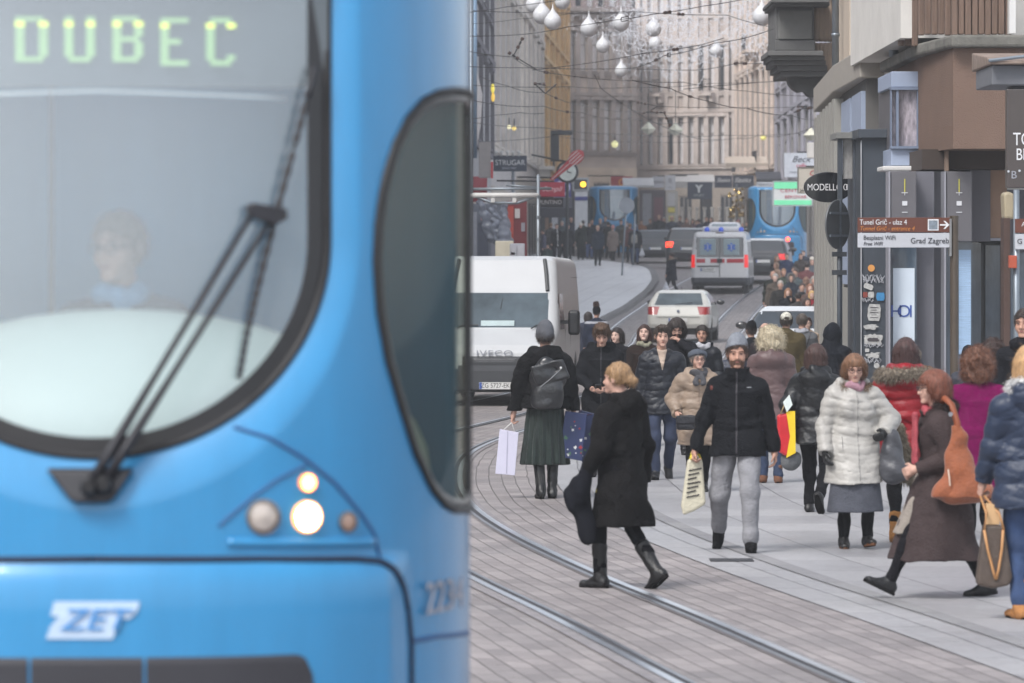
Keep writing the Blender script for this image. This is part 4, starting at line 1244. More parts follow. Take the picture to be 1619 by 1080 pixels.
# --- plank clad upper storey over the brown rendered bay
r = thing('shop_building', 'shop building with a brown rendered bay and weathered planks above a concrete ledge', 'building', (5.4, 52, 0))
D0 = 52.0
def rb(nm, m, px0, px1, py0, py1, D=D0, dep=.3, bev=0.0, par=None): return loc0(bx(nm, m, px0, px1, py0, py1, D, dep, par or r, bev), r) if par is None else bx(nm, m, px0, px1, py0, py1, D, dep, par, bev)
rb('wall', plaster, 1424, 1760, -420, 60, D=D0+2.0, dep=8)
bay = MB(); xa, xb, xc_, xd = [(p-CX)*D/FPX for p, D in ((1455, 54.5), (1507, D0), (1592, D0), (1700, D0))]
bay.prism([(xa, 54.5), (xb, D0), (xd, D0), (xd, 60), (xa, 60)], 'z', ZY(235, D0), ZY(76, D0)); loc0(bay.build('bay', brownp, r), r)
led = MB(); led.prism([(xa-.12, 54.4), (xb-.04, D0-.18), (xd, D0-.18), (xd, 59), (xa-.12, 59)], 'z', ZY(75.5, D0), ZY(56, D0)); loc0(led.build('ledge', conc, r, bevel=.03), r)
rg = random.Random(4)
npl = 17
for i in range(npl):          # planks: each stands a little differently
    t = i/npl; px_a = 1421 + (1600-1421)*t; px_b = px_a + (1600-1421)/npl - 1.2
    D = 54.6 - 2.3*min(1, t*2.2) + rg.uniform(-.03, .03)
    rb('plank', wood, px_a, px_b, -300, 55 + (18 if t < .16 else 0) + rg.uniform(-1, 1), D=D, dep=.12, bev=.012)
rb('post', whitem, 1596, 1606, -300, 53, D=D0-.05, dep=.2)
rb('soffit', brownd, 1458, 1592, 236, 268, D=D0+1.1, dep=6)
rb('soffit_edge', mat('brown_trim', (132, 112, 98), rough=.8, var=.05), 1495, 1500, 236, 270, D=D0+.9, dep=.18)
# shop front below
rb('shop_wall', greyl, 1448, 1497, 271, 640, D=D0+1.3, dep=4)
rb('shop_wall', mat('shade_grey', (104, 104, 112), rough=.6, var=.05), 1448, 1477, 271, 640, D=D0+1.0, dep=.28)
rb('door_frame', blackm, 1551, 1588, 381, 640, D=D0+1.5, dep=.3)
rb('door_glass', shopg, 1558, 1581, 388, 640, D=D0+1.46, dep=.03)
rb('shop_window', shopg, 1537, 1551, 384, 640, D=D0+1.45, dep=.2)
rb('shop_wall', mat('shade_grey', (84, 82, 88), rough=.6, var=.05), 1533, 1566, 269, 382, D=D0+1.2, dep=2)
rb('curtain_box', mat('tan_box', (138, 112, 94), rough=.8, var=.1), 1566, 1592, 269, 376, D=D0+1.3, dep=2)
rb('lintel', greyl, 1534, 1592, 376.5, 380.5, D=D0+1.25, dep=.3)
for pxa, pxb_, ye in ((1408, 1449, 355), (1496, 1537, 382)):
    rb('sign_panel', greyp, pxa, pxb_, 271, ye, D=D0+.6, dep=.4, bev=.01)
    rb('panel_edge', greyl, pxa-3, pxa-.4, 271, 620, D=D0+.58, dep=.42)
    rb('shop_window', shopg, pxa, pxb_, ye+.4, 620, D=D0+.8, dep=.05)
    rb('shop_interior', slate_d, pxa, pxb_, ye+.4, 620, D=D0+1.0, dep=.1)
    cx_ = (pxa+pxb_)/2 + (2 if pxa < 1450 else 0)
    y = mat('emblem_yellow', (196, 190, 70), rough=.6, var=0); wl_ = mat('emblem_white', (200, 200, 204), rough=.6, var=0)
    rb('emblem', y, cx_-.7, cx_+.7, 283, 304, D=D0+.59, dep=.008)
    rb('emblem', wl_, cx_-.5, cx_+.5, 304.1, 309, D=D0+.59, dep=.008)
    rb('emblem', wl_, cx_-5, cx_+5, 304.2, 305.4, D=D0+.585, dep=.006)
    rb('emblem', wl_, cx_-4, cx_+4, 318, 325, D=D0+.59, dep=.008)
    rb('emblem', wl_, cx_-4.5, cx_+4.5, 335, 336.2, D=D0+.59, dep=.008)
rb('poster', mat('poster_white', (196, 206, 216), rough=.4, var=.04), 1412, 1446, 424, 600, D=D0+.79, dep=.006)
bl = mat('poster_blue', (58, 84, 150), rough=.5, var=0)
for (t_, px_, sz) in (('H', 1417, .20), ('O', 1429, .20), ('I', 1440, .20)):
    o_ = text(t_, sz, bl, r, name='poster_lettering', bold=.012); o_.location = P(px_, 493, D0+.785) - Vector(r.location); o_.rotation_euler = (radians(90), 0, 0)
rb('poster', mat('reflection_blue', (150, 176, 204), rough=.3, var=.25, vs=9, stretch=(.4, .4, 8)), 1516, 1535, 395, 560, D=D0+.79, dep=.006)  # bluish reflection in the shop glass, painted as a thin strip
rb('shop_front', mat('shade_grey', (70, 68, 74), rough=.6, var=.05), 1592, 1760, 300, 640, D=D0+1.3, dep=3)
rb('shop_window', shopg, 1598, 1700, 400, 640, D=D0+1.2, dep=.05)
rb('ground_wall', greyp, 1404, 1760, 640, 760, D=D0+2.2, dep=4)

# --- pale blue window box
r = thing('window_box', 'pale blue glazed bay with patterned panes beside the brown bay', 'bay window', (5.0, 54.5, 0))
D1 = 54.8
def wb(nm, m, *a, D=D1, dep=.3, bev=0.0): return loc0(bx(nm, m, *a, D, dep, r, bev), r)
wb('panel', bluep, 1409, 1456.5, 113, 138, dep=2, bev=.01); wb('panel', bluep, 1409, 1456.5, 235, 262, dep=2, bev=.01)
patt = mat('patterned_glass', (168, 160, 168), rough=.3, var=.5, vs=9, stretch=(3, 3, .9))
wb('pane', patt, 1410, 1417, 142, 231, D=D1+.08, dep=.05); wb('pane', patt, 1421, 1450, 142, 231, D=D1+.08, dep=.05)
fr_ = mat('blue_grey_frame', (118, 130, 152), rough=.5, var=.06)
for a in ((1409, 1410.2), (1417, 1421), (1450, 1456)): wb('mullion', fr_, a[0], a[1], 138.1, 234.9, D=D1-.02, dep=.2)
wb('rail', fr_, 1408.5, 1457, 138, 142, D=D1-.04, dep=.2); wb('rail', fr_, 1408.5, 1457, 231, 235, D=D1-.06, dep=.25)
wb('sill', whitem, 1396, 1458, 262.5, 270, D=D1-.25, dep=.9, bev=.015)
wb('back', greyp, 1410, 1600, 113, 262, D=D1+.4, dep=2)

# --- slate portal and the graffitied slate pillar
r = thing('slate_portal', 'dark slate shop portal with a glass strip left of the stickered pillar', 'shopfront', (4.2, 57, 0))
Dp = 57.0
def sp(nm, m, *a, D=Dp, dep=.3, bev=.006): return loc0(bx(nm, m, *a, D, dep, r, bev), r)
sp('post', slate, 1325, 1332, 216, 720, dep=.14); sp('post', slate, 1348.5, 1359, 214, 720, dep=.9)
sp('cap', mat('portal_cap', (118, 118, 116), rough=.7, var=.1), 1322, 1352, 209, 219, D=Dp-.1, dep=1.1); sp('cap', slate, 1350, 1361, 206, 219.5, D=Dp-.12, dep=1.1)
sp('glass', mat('hazy_glass', (150, 148, 146), rough=.25, var=.4, vs=4, stretch=(2, 2, 1)), 1332.4, 1348, 219.5, 283, D=Dp+.05, dep=.02)
r = thing('slate_pillar', 'tall dark slate pillar covered in stickers and graffiti behind the direction sign', 'pillar', (4.5, 56, 0))
sp('column', slate, 1362, 1403.5, 210, 760, D=56, dep=1.2); sp('cap', slate, 1357, 1406, 204, 218, D=55.9, dep=1.3)
sp('edge_strip', mat('white_strip', (176, 178, 182), rough=.5, var=.2), 1361, 1362.6, 222, 700, D=55.97, dep=.05)
stw = mat('sticker_white', (178, 178, 176), rough=.7, var=.25, vs=30); sto = mat('sticker_orange', (214, 150, 80), rough=.6, var=.1); stb = mat('sticker_blue', (58, 130, 180), rough=.6, var=.1); stg = mat('sticker_red', (130, 60, 50), rough=.6, var=.1)
def disc(px, py, rr, m, D=55.99):
    c = MB(); x = (px-CX)*D/FPX; z = ZY(py, D); R_ = rr*D/FPX
    c.lathe([(R_, 0), (R_, .006)], (x, D-.008, z), 18, 'y'); loc0(c.build('sticker', m, r), r)
disc(1377.5, 424, 5.5, sto); disc(1386, 578, 4.5, stw); disc(1396, 580, 2.5, stw)
rg = random.Random(12)
def poly(px, py, w_, h_, m, jag=.12, n=14, rot=0, nm='sticker'):
    D = 55.985 - rg.uniform(0, .012); pts = []
    for i in range(n):
        a = 2*pi*i/n; c_, s_ = cos(a), sin(a); q = max(abs(c_), abs(s_))
        x = c_/q*w_/2*(1 - rg.uniform(0, jag)); y = s_/q*h_/2*(1 - rg.uniform(0, jag))
        pts.append((((px + x*cos(rot) - y*sin(rot))-CX)*D/FPX, ZY(py + x*sin(rot) + y*cos(rot), D)))
    c = MB(); c.prism(pts, 'y', D-.004, D); loc0(c.build(nm, m, r), r)
poly(1373, 453, 16, 9, stw, rot=.4); poly(1377, 466, 10, 10, stw); poly(1368, 466, 8, 9, stg); poly(1392, 469, 13, 13, stb, .03)
poly(1382, 494, 21, 27, stw, .05, rot=.05); poly(1377, 517, 26, 10, stw, .5, 22); poly(1381, 537, 32, 20, stw, .3, 26); poly(1371, 554, 7, 6, stw); poly(1381, 562, 26, 12, stw, .55, 30)
inkm = mat('sticker_ink', (70, 66, 70), rough=.8, var=.1)
for i in range(5): poly(1382, 486 + i*4, 13 - i % 2*4, .9, inkm, 0, nm='sticker_print')
poly(1381, 537, 20, 7, inkm, .4, 20, nm='sticker_print')
sw = mat('marker_ink', (176, 178, 184), rough=.7, var=.1)
for (cx_, cy_, w_, h_, n_) in ((1381, 441, 34, 14, 44), (1372, 474, 20, 8, 22), (1381, 546, 30, 8, 26), (1380, 570, 26, 10, 30)):
    pts = [P(cx_ + w_/2*(2*i/n_-1) + 2.5*sin(i*2.1), cy_ + h_/2*sin(i*1.9 + sin(i)), 55.978) for i in range(n_)]
    c = MB(); c.tube(pts, .0045, 4); loc0(c.build('graffiti', sw, r), r)

# --- canopy and shop sign at the right edge
r = thing('canopy', 'small grey canopy with a tiled edge at the right border', 'canopy', (5.1, 47, 3.8))
Dc = 47.0
c = MB(); pxb(c, 1568, 1720, 103, 134, Dc, 1.6); loc0(c.build('fascia', mat('canopy_grey', (104, 106, 112), rough=.7, var=.08), r, bevel=.01), r)
c = MB(); x0, x1 = (1564-CX)*Dc/FPX, (1722-CX)*Dc/FPX
c.prism([(Dc-.12, ZY(102.5, Dc)), (Dc+1.8, ZY(102.5, Dc)), (Dc+1.8, ZY(72, Dc)), (Dc+.3, ZY(88, Dc)), (Dc-.12, ZY(98, Dc))], 'x', x0, x1); loc0(c.build('tiled_roof', mat('tile_edge', (128, 112, 102), rough=.9, var=.35, vs=9), r, bevel=.015), r)
c = MB(); c.tube([(x0-.02, Dc-.15, ZY(97, Dc)), (x0+.5, Dc-.05, ZY(87, Dc)), (x1, Dc, ZY(80, Dc))], .018, 8); loc0(c.build('flashing', zincm, r), r)
c = MB(); pxb(c, 1600, 1720, 134.5, 150, Dc+.3, .5); loc0(c.build('bracket', slate_d, r), r)
r = thing('shop_sign', 'tall dark brown projecting shop sign with white capital letters at the right edge', 'shop sign', (5.3, 46, 3.6))
Ds = 46.2
c = MB(); pxb(c, 1592, 1668, 141, 297, Ds, .16); loc0(c.build('sign_board', mat('sign_brown', (64, 56, 54), rough=.35, var=.08, coat=.3), r, bevel=.008), r)
lt = mat('lettering_white', (214, 214, 216), rough=.5, var=0)
for t_, py_, s_ in (('TOSCA', 221, .185), ('BLU', 245, .17)):
    o_ = text(t_, s_, lt, r, align='LEFT' , sx=.72, bold=.003); o_.location = P(1601.5 if t_ != 'BLU' else 1606, py_, Ds-.006) - Vector(r.location)
for pp in ((1594.5, 271), (1612, 270)):
    c = MB(); c.lathe([(.012, 0), (.012, .02)], tuple(P(pp[0], pp[1], Ds-.02)), 8, 'y'); loc0(c.build('bolt', steel, r), r)
o_ = text('B', .11, mat('emblem_dim', (150, 152, 160), rough=.6, var=0), r, name='emblem'); o_.location = P(1603, 277, Ds-.006) - Vector(r.location)

# --- things fixed by the pavement on the right
def board(mb, px0, px1, py0, py1, D, th=.03): return pxb(mb, px0, px1, py0, py1, D, th)
r = thing('direction_sign', 'brown and white fingerpost sign reading Tunel Grič and Grad Zagreb on a bronze post', 'direction sign', (4.85, 50, 0))
Dt = 50.0
bronze = mat('bronze_post', (84, 74, 64), rough=.45, var=.15, metal=.3)
x0 = (1509.5-CX)*Dt/FPX
c = MB(); c.tube([(x0, Dt+.06, 0), (x0, Dt+.06, ZY(344, Dt))], .046, 16); c.tube([(x0, Dt+.06, ZY(344, Dt)), (x0, Dt+.06, ZY(341, Dt))], .05, 16); loc0(c.build('post', bronze, r, smooth=False), r)
c = MB(); c.box(x0-.058, x0-.035, Dt-.01, Dt+.12, ZY(405, Dt), ZY(346, Dt)); loc0(c.build('bracket', mat('alu', (150, 150, 150), rough=.4, metal=.8), r), r)
wd_ = {}
for nm, a, mcol in (('brown_blade', (1356, 1502.5, 344, 367.4), (92, 48, 34)), ('white_blade', (1356, 1502.5, 368.6, 391.5), (178, 180, 186))):
    c = MB(); pxb(c, *a, Dt, .03); wd_[nm] = loc0(c.build(nm, mat(nm, mcol, rough=.4, var=.05, vs=3), r, bevel=.004), r)
def tx(body, px_, py_, hpx, m, align='LEFT', sx=1.0, bold=.0, shear=0, par=r, D=Dt, off=.004, nm='lettering', size=None):
    s_ = (hpx*D/FPX)/.70 if size is None else size
    o = text(body, s_, m, par, align=align, sx=sx, bold=bold, shear=shear, name=nm); o.location = P(px_, py_, D-off) - Vector(par.location); return o
dk = mat('lettering_dark', (42, 42, 50), rough=.6, var=0); orr = mat('lettering_orange', (196, 122, 52), rough=.6, var=0)
tx('Tunel Grič - ulaz 4', 1359, 351.6, 8.2, lt, sx=.83, bold=.004)
tx('Tunnel Grič - entrance 4', 1359, 361.6, 6.6, orr, sx=.90, bold=.001, shear=.25)
tx('Besplatni WiFi', 1365, 376.2, 6.8, dk, sx=.90, bold=.002)
tx('Free WiFi', 1365, 385.6, 5.8, dk, sx=.90, shear=.25)
tx('Grad Zagreb', 1439.5, 381, 8.8, dk, sx=.93, bold=.004)
c = MB(); pxb(c, 1467, 1484, 346.5, 364.5, Dt-.006, .005); loc0(c.build('pictogram_frame', lt, r), r)
c = MB(); pxb(c, 1468.8, 1482.2, 348.5, 362.5, Dt-.010, .003); loc0(c.build('pictogram', mat('pictogram', (120, 130, 140), rough=.5, var=.3, vs=30), r), r)
c = MB(); a_ = [(1486, 354.4), (1496, 354.4), (1491.5, 349.2), (1494.3, 349.2), (1501, 355.6), (1494.3, 362), (1491.5, 362), (1496, 356.8), (1486, 356.8)]
c.prism([((p[0]-CX)*Dt/FPX, ZY(p[1], Dt)) for p in a_], 'y', Dt-.006, Dt-.002); loc0(c.build('arrow', lt, r), r)

r = thing('direction_sign', 'second brown and white direction sign cut by the right edge with an orange box below', 'direction sign', (5.0, 45, 0))
D2 = 45.5
x0 = (1608-CX)*D2/FPX
c = MB(); c.tube([(x0, D2+.06, 0), (x0, D2+.06, ZY(300, D2))], .03, 14); loc0(c.build('post', zincm, r, smooth=True), r)
c = MB(); pxb(c, 1605, 1700, 346, 368, D2, .03); loc0(c.build('brown_blade', mat('brown_blade', (92, 48, 34), rough=.4, var=.05, vs=3), r), r)
c = MB(); pxb(c, 1605, 1700, 370, 394, D2, .03); loc0(c.build('white_blade', mat('white_blade', (178, 180, 186), rough=.4, var=.05, vs=3), r), r)
tx('G', 1608, 382, 8, dk, par=r, D=D2); tx('A', 1615, 355, 7, lt, par=r, D=D2)
c = MB(); pxb(c, 1596, 1608, 404, 424, D2-.02, .12); loc0(c.build('orange_box', mat('orange_box', (168, 74, 48), rough=.5), r, bevel=.006), r)
c = MB(); pxb(c, 1587, 1597, 345, 640, 47, .3); o_ = c.build('brown_post', mat('dark_brown_post', (70, 50, 42), rough=.6)); tag(o_, 'dark brown timber post beside the tan curtain box', 'post')
c = MB(); D = 47.2; pts = [(1586, 305), (1594, 303), (1604, 306), (1606, 325), (1604, 347), (1588, 347)]
c.prism([((p[0]-CX)*D/FPX, ZY(p[1], D)) for p in pts], 'y', D, D+.3); o_ = c.build('wall_lamp', mat('cream_lamp', (160, 148, 124), rough=.5, var=.1), bevel=.03); tag(o_, 'cream wall box hanging below the brown projecting sign', 'lamp box')

# oval black sign and the back of a round road sign
r = thing('oval_sign', 'black oval shop sign with white capitals projecting from the pale pavilion', 'shop sign', (4.05, 59, 3.3))
Do = 59.0; cx0 = (1309.5-CX)*Do/FPX; z0_ = ZY(296, Do)
c = MB(); n = 40; R1, R2 = 38.5*Do/FPX, 24.2*Do/FPX
pts = [(cx0 + R1*cos(2*pi*i/n), z0_ + R2*sin(2*pi*i/n)) for i in range(n)]
c.prism(pts, 'y', Do, Do+.10); loc0(c.build('sign_board', mat('gloss_black', (16, 18, 24), rough=.15, var=0, coat=.5), r, bevel=.008), r)
tx('MODELLO', 1276, 296.5, 10.5, lt, sx=.80, par=r, D=Do, bold=.001)
for q_ in (1337, 1341.5): 
    c = MB(); c.tube([P(q_ + 3*cos(a), 296 + 4.5*sin(a), Do-.004) for a in np.linspace(0, 2*pi, 15)], .005, 5); loc0(c.build('emblem', lt, r), r)
c = MB(); c.tube([P(1346, 296, Do+.05), P(1366, 296, Do+1.2)], .02, 8); loc0(c.build('bracket', slate_d, r), r)
r = thing('road_sign', 'round grey back of a road sign on a pole beside the slate portal', 'road sign', (3.95, 56.4, 0))
Dr = 56.2; xr = (1325-CX)*Dr/FPX
c = MB(); c.lathe([(.30, 0), (.305, .012), (.30, .022), (.28, .024)], (0, 0, 0), 40, 'y'); dsc = c.build('sign_disc', mat('sign_back', (96, 98, 100), rough=.5, var=.12, metal=.3), r)
dsc.location = (xr - r.location.x, Dr - r.location.y, ZY(355, Dr)); dsc.rotation_euler = (0, 0, radians(57)); 
for s_ in (-1, 1):
    c = MB(); c.box(-.22, .22, -.02, -.002, s_*.14-.015, s_*.14+.015); b_ = c.build('stiffener', zincm, dsc)
c = MB(); c.tube([(xr+.02 - r.location.x, Dr + .06 - r.location.y, 0), (xr+.02 - r.location.x, Dr + .06 - r.location.y, ZY(316, Dr))], .028, 12); c.build('pole', slate, r, smooth=True)
for zpx in (402, 431):
    c = MB(); c.box(-.09, .09, -.05, .05, -.03, .03); b_ = c.build('clamp', slate_d, r); b_.location = (xr+.02-r.location.x, Dr+.06-r.location.y, ZY(zpx, Dr))
# lamp arm on the white house
r = thing('wall_camera', 'slim black lamp bracket standing on the pale ledge in front of the white house', 'lamp', (4.7, 58, 4.2))
c = MB(); Dk = 58
for a in ((1390.5, 1393.5, 150, 187), (1391, 1400, 131, 137), (1396.5, 1398.5, 136, 195), (1395.5, 1399.5, 195, 205)): pxb(c, *a, Dk, .05)
loc0(c.build('lamp_arm', blackm, r, bevel=.006), r)

# the near stretch of the left street side, mostly behind the tram
facade('apartment_building', 'long grey building along the near left side of the street behind the tram', (-15.5, 26), (-11.2, 84), -.1, 16, (168, 160, 154), [(5.6, 8.0), (9.6, 11.8), (13.0, 14.8)], n=14, ww=1.3, light=.4, seedv=33, group=None)
facade('apartment_building', 'beige building with shopfronts leading up to the scaffold on the left', (-11.0, 84.6), (-2.3, 136.4), -.1, 17.5, (188, 176, 160), [(5.8, 8.3), (9.9, 12.3), (13.6, 15.8)], n=12, ww=1.4, light=.5, seedv=34, bal=((1, 3), (1, 8)), group=None)
# ================================================================ the tram close to the camera
TD0 = 14.0; TX0 = (147 - CX)*TD0/FPX; TYAW = radians(2.0)
tram = thing('tram', 'large light blue tram filling the left foreground with its headlight lit', 'tram', (TX0, TD0, 0), TYAW)
_a, _b, _n = 1.19, 1.30, 2.5
_pts = []
for i in range(401):
    x = _a*(i/400)**0.9 if i < 400 else _a
    x = _a*sin(pi/2*i/400)**(2/_n); y = _b*(1 - cos(pi/2*i/400)**(2/_n))
    _pts.append((x, y))
_pts += [(_a + .0, _b + .02*j) for j in range(1, 30)]
_P = np.array(_pts); _S = np.concatenate([[0], np.cumsum(np.hypot(*np.diff(_P, axis=0).T))])
def prof(s):
    """front outline in plan at arc length s from the nose: point and outward normal"""
    q = abs(s); x = np.interp(q, _S, _P[:,0]); y = np.interp(q, _S, _P[:,1])
    x1 = np.interp(q+.01, _S, _P[:,0]); y1 = np.interp(q+.01, _S, _P[:,1]); x0 = np.interp(max(q-.01, 0), _S, _P[:,0]); y0 = np.interp(max(q-.01, 0), _S, _P[:,1])
    tx_, ty_ = x1-x0, y1-y0; l = sqrt(tx_*tx_ + ty_*ty_); nx, ny = ty_/l, -tx_/l
    g = 1 if s >= 0 else -1
    return x*g, y, nx*g, ny
ZC = 2.45
def qw(x, z): return sqrt((x/.745)**2 + (max(ZC-z, 0)/.667)**2)
def qo(x, z): return sqrt((x/.82)**2 + (max(ZC-z, 0)/.824)**2)
def relief(x, z):
    a, b = qw(x, z), qo(x, z)
    if a <= 1: e = -.055
    elif b >= 1: e = 0.0
    else:
        t = (a-1)/((a-1) + (1-b) + 1e-6); e = -.055*(1-t)**1.2
    # rounded bumper skin
    if z < 1.462 and abs(x) < .985:
        w = min(1, max(0, (.985-abs(x))/.10)); e += .045*(1 - math.exp(-(1.462-z)/.045))*w
    return e
def TS(s, z, off=0.0, rel=None):
    x, y, nx, ny = prof(s)
    e = (relief(x, z) if rel is None else rel(x, z)) + off
    return Vector((x + nx*e, y + ny*e + .12*max(0, (z-1.5)/1.9)**2*max(0, 1-y/1.1), z))      # leans back towards the roof
_cy, _sy = cos(TYAW), sin(TYAW)
def t_proj(v):
    X = TX0 + v.x*_cy - v.y*_sy; Y = TD0 + v.x*_sy + v.y*_cy
    return CX + X*FPX/Y, HY + (CAM_H - v.z)*FPX/Y, Y
_ss = np.linspace(-1.2, 1.75, 600)
def SZ(px, py):
    """surface coordinates (s, z) of the point of the tram's front seen at (px,py)"""
    z = CAM_H - (py-HY)*14.2/FPX; s = 0
    for _ in range(4):
        pr = [t_proj(TS(t, z))[0] for t in _ss]
        j = int(np.argmax(pr)); pr = pr[:j+1]
        s = float(np.interp(px, pr, _ss[:j+1]))
        D = t_proj(TS(s, z))[2]; z = CAM_H - (py-HY)*D/FPX
    return s, z
blue = mat('tram_blue', (44, 130, 181), rough=0.34, var=0.09, vs=2.2, stretch=(3, 3, .35), coat=.5, spec=.5)  # vertical streaks in the colour imitate reflections on the paint
blue_l = mat('tram_blue_seam', (42, 84, 132), rough=0.6, var=0)
rub = mat('black_rubber', (20, 20, 23), rough=0.55, var=0.1)
frit = mat('black_glass', (24, 23, 27), rough=0.3, var=0.15, spec=.7)
def glassy(name, tint, fac, dif, dfac=.5, rough=.04):
    m = bpy.data.materials.new(name); m.use_nodes = True; N, L = m.node_tree.nodes, m.node_tree.links
    N.clear(); o = N.new('ShaderNodeOutputMaterial'); t = N.new('ShaderNodeBsdfTransparent'); t.inputs[0].default_value = lin(tint) + (1,)
    g = N.new('ShaderNodeBsdfGlossy'); g.inputs['Roughness'].default_value = rough; g.inputs[0].default_value = (.85, .88, .9, 1)
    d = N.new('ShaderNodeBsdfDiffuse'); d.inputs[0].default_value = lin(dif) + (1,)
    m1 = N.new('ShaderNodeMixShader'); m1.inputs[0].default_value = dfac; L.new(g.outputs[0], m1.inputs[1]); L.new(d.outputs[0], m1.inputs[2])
    m2 = N.new('ShaderNodeMixShader'); m2.inputs[0].default_value = fac; L.new(t.outputs[0], m2.inputs[1]); L.new(m1.outputs[0], m2.inputs[2])
    L.new(m2.outputs[0], o.inputs['Surface']); return m
wglass = glassy('windscreen_glass', (236, 243, 244), .32, (204, 214, 221), .58)  # pale diffuse share paints in the overcast sky's reflection
sglass = glassy('side_glass', (176, 184, 172), .20, (96, 92, 84), .55)

# side window outline on the corner, in surface coordinates
_side_px = [(739, 146), (715, 143), (692, 147), (668, 160), (645, 186), (622, 232), (605, 290), (596, 350), (593, 415), (598, 490), (612, 570), (632, 640), (655, 715), (680, 770), (700, 796), (718, 806), (739, 806)]
side_out = [SZ(a, b) for a, b in _side_px]
s_far = side_out[0][0] + .55
side_out = [(s_far, side_out[0][1] - .02)] + side_out + [(s_far, side_out[-1][1])]
def inside(pt, poly):
    x, y = pt; c = False; n = len(poly)
    for i in range(n):
        x1, y1 = poly[i]; x2, y2 = poly[(i+1) % n]
        if (y1 > y) != (y2 > y) and x < (x2-x1)*(y-y1)/(y2-y1) + x1: c = not c
    return c
s_w = np.concatenate([np.linspace(-2.0, -1.15, 30), np.arange(-1.14, 1.62, .013), np.linspace(1.63, 2.1, 18)])
z_w = np.concatenate([np.linspace(.28, 1.0, 16), np.arange(1.012, 3.30, .013)])
body = MB(); nz_ = len(z_w)
for s in s_w:
    for z in z_w: body.v.append(tuple(TS(float(s), float(z))))
# roof: close over the top
for i in range(len(s_w)-1):
    for j in range(nz_-1):
        sc = (s_w[i]+s_w[i+1])/2; zc = (z_w[j]+z_w[j+1])/2
        x = prof(sc)[0]
        if qw(x, zc) < .985 and zc < 3.27: continue
        if abs(x) > .8 and inside((abs(sc), zc), side_out): continue
        body.f.append((i*nz_+j, (i+1)*nz_+j, (i+1)*nz_+j+1, i*nz_+j+1))
shell = body.build('front_shell', blue, tram, smooth=True, fix=False)
# roof and the straight car body behind
ro = MB(); ring = [TS(float(s), 3.287) for s in np.linspace(-2.1, 2.1, 60)]
lay = [(1.0, 0), (.985, .05), (.94, .11), (.84, .15), (.5, .18), (0.02, .19)]
for f_, dz in lay:
    for p in ring: ro.v.append((p.x*f_, 1.9 + (p.y-1.9)*f_ if p.y < 1.9 else p.y, p.z + dz))
m_ = len(ring)
for i in range(len(lay)-1):
    for k_ in range(m_-1): ro.f.append((i*m_+k_, i*m_+k_+1, (i+1)*m_+k_+1, (i+1)*m_+k_))
ro.build('roof', blue, tram, smooth=True)
ye = TS(2.05, 2).y
cb = MB(); cb.prism([(-1.15, .3), (1.15, .3), (1.15, 3.2), (1.0, 3.42), (-1.0, 3.42), (-1.15, 3.2)], 'y', ye+.02, ye + 7)
cb.build('car_body', blue, tram, bevel=.04)
for i in range(4):
    c = MB(); c.box(1.146, 1.156, ye + .4 + i*1.65, ye + 1.8 + i*1.65, 1.5, 2.8); c.build('passenger_window', glassd, tram)
c = MB(); c.box(-1.0, 1.0, .35, ye, .28, .36); c.build('underframe', rub, tram)

def ribbon(name, path, w0, w1, off, m, closed=True, par=tram):
    """strip along a path of (s,z), from w0 to w1 across it"""
    n = len(path); mb = MB(); pts = np.array(path, float)
    for i in range(n):
        a = pts[(i-1) % n] if closed or i > 0 else pts[i]; b = pts[(i+1) % n] if closed or i < n-1 else pts[i]
        t = b - a; t /= (np.hypot(*t) + 1e-9); nn = np.array([t[1], -t[0]])
        for w, o in ((w0, off-.012), (w0, off), ((w0+w1)/2, off+.006), (w1, off), (w1, off-.012)):
            p = pts[i] + nn*w; mb.v.append(tuple(TS(float(p[0]), float(p[1]), o)))
    for i in range(n if closed else n-1):
        j = (i+1) % n
        for k_ in range(4): mb.f.append((i*5+k_, i*5+k_+1, j*5+k_+1, j*5+k_))
    return mb.build(name, m, par, smooth=True)
def resample(path, n, closed=True):
    p = np.array(path + ([path[0]] if closed else []), float); d = np.concatenate([[0], np.cumsum(np.hypot(*np.diff(p, axis=0).T))])
    t = np.linspace(0, d[-1], n + (1 if closed else 0))
    r_ = np.stack([np.interp(t, d, p[:,0]), np.interp(t, d, p[:,1])], 1)
    return [tuple(q) for q in (r_[:-1] if closed else r_)]
# x -> s table
_sx = np.linspace(0, 1.6, 500); _xx = np.array([prof(float(t))[0] for t in _sx])
def s_of(x): return float(np.interp(abs(x), _xx, _sx))*(1 if x >= 0 else -1)
wo_ = [(s_of(.745), 3.27), (s_of(.745), 2.9)] + [(s_of(.745*cos(a)), ZC - .667*sin(a)) for a in np.linspace(0, pi, 60)] + [(s_of(-.745), 2.9), (s_of(-.745), 3.27)]
wo_ = resample(wo_, 140, False)
ribbon('windscreen_seal', wo_, -.010, .010, .008, rub, False)
# glass: clear field and printed black border
def wrel(x, z): return -.058
def scr_pt(a, r_, off=0.0):
    return None
gl = MB(); fb = MB()
us = np.linspace(-1, 1, 61); 
def wx(z): return .745*sqrt(max(0, 1 - (max(ZC-z, 0)/.667)**2))
zs_ = ZC - .667*np.sin(np.linspace(pi/2, 0, 40)); zs_ = np.concatenate([zs_, np.linspace(ZC+.02, 3.27, 20)])
k0 = .915
def ringpt(q, z_or_a): pass
def g_grid(mb, scale0, scale1, n_r):
    pass
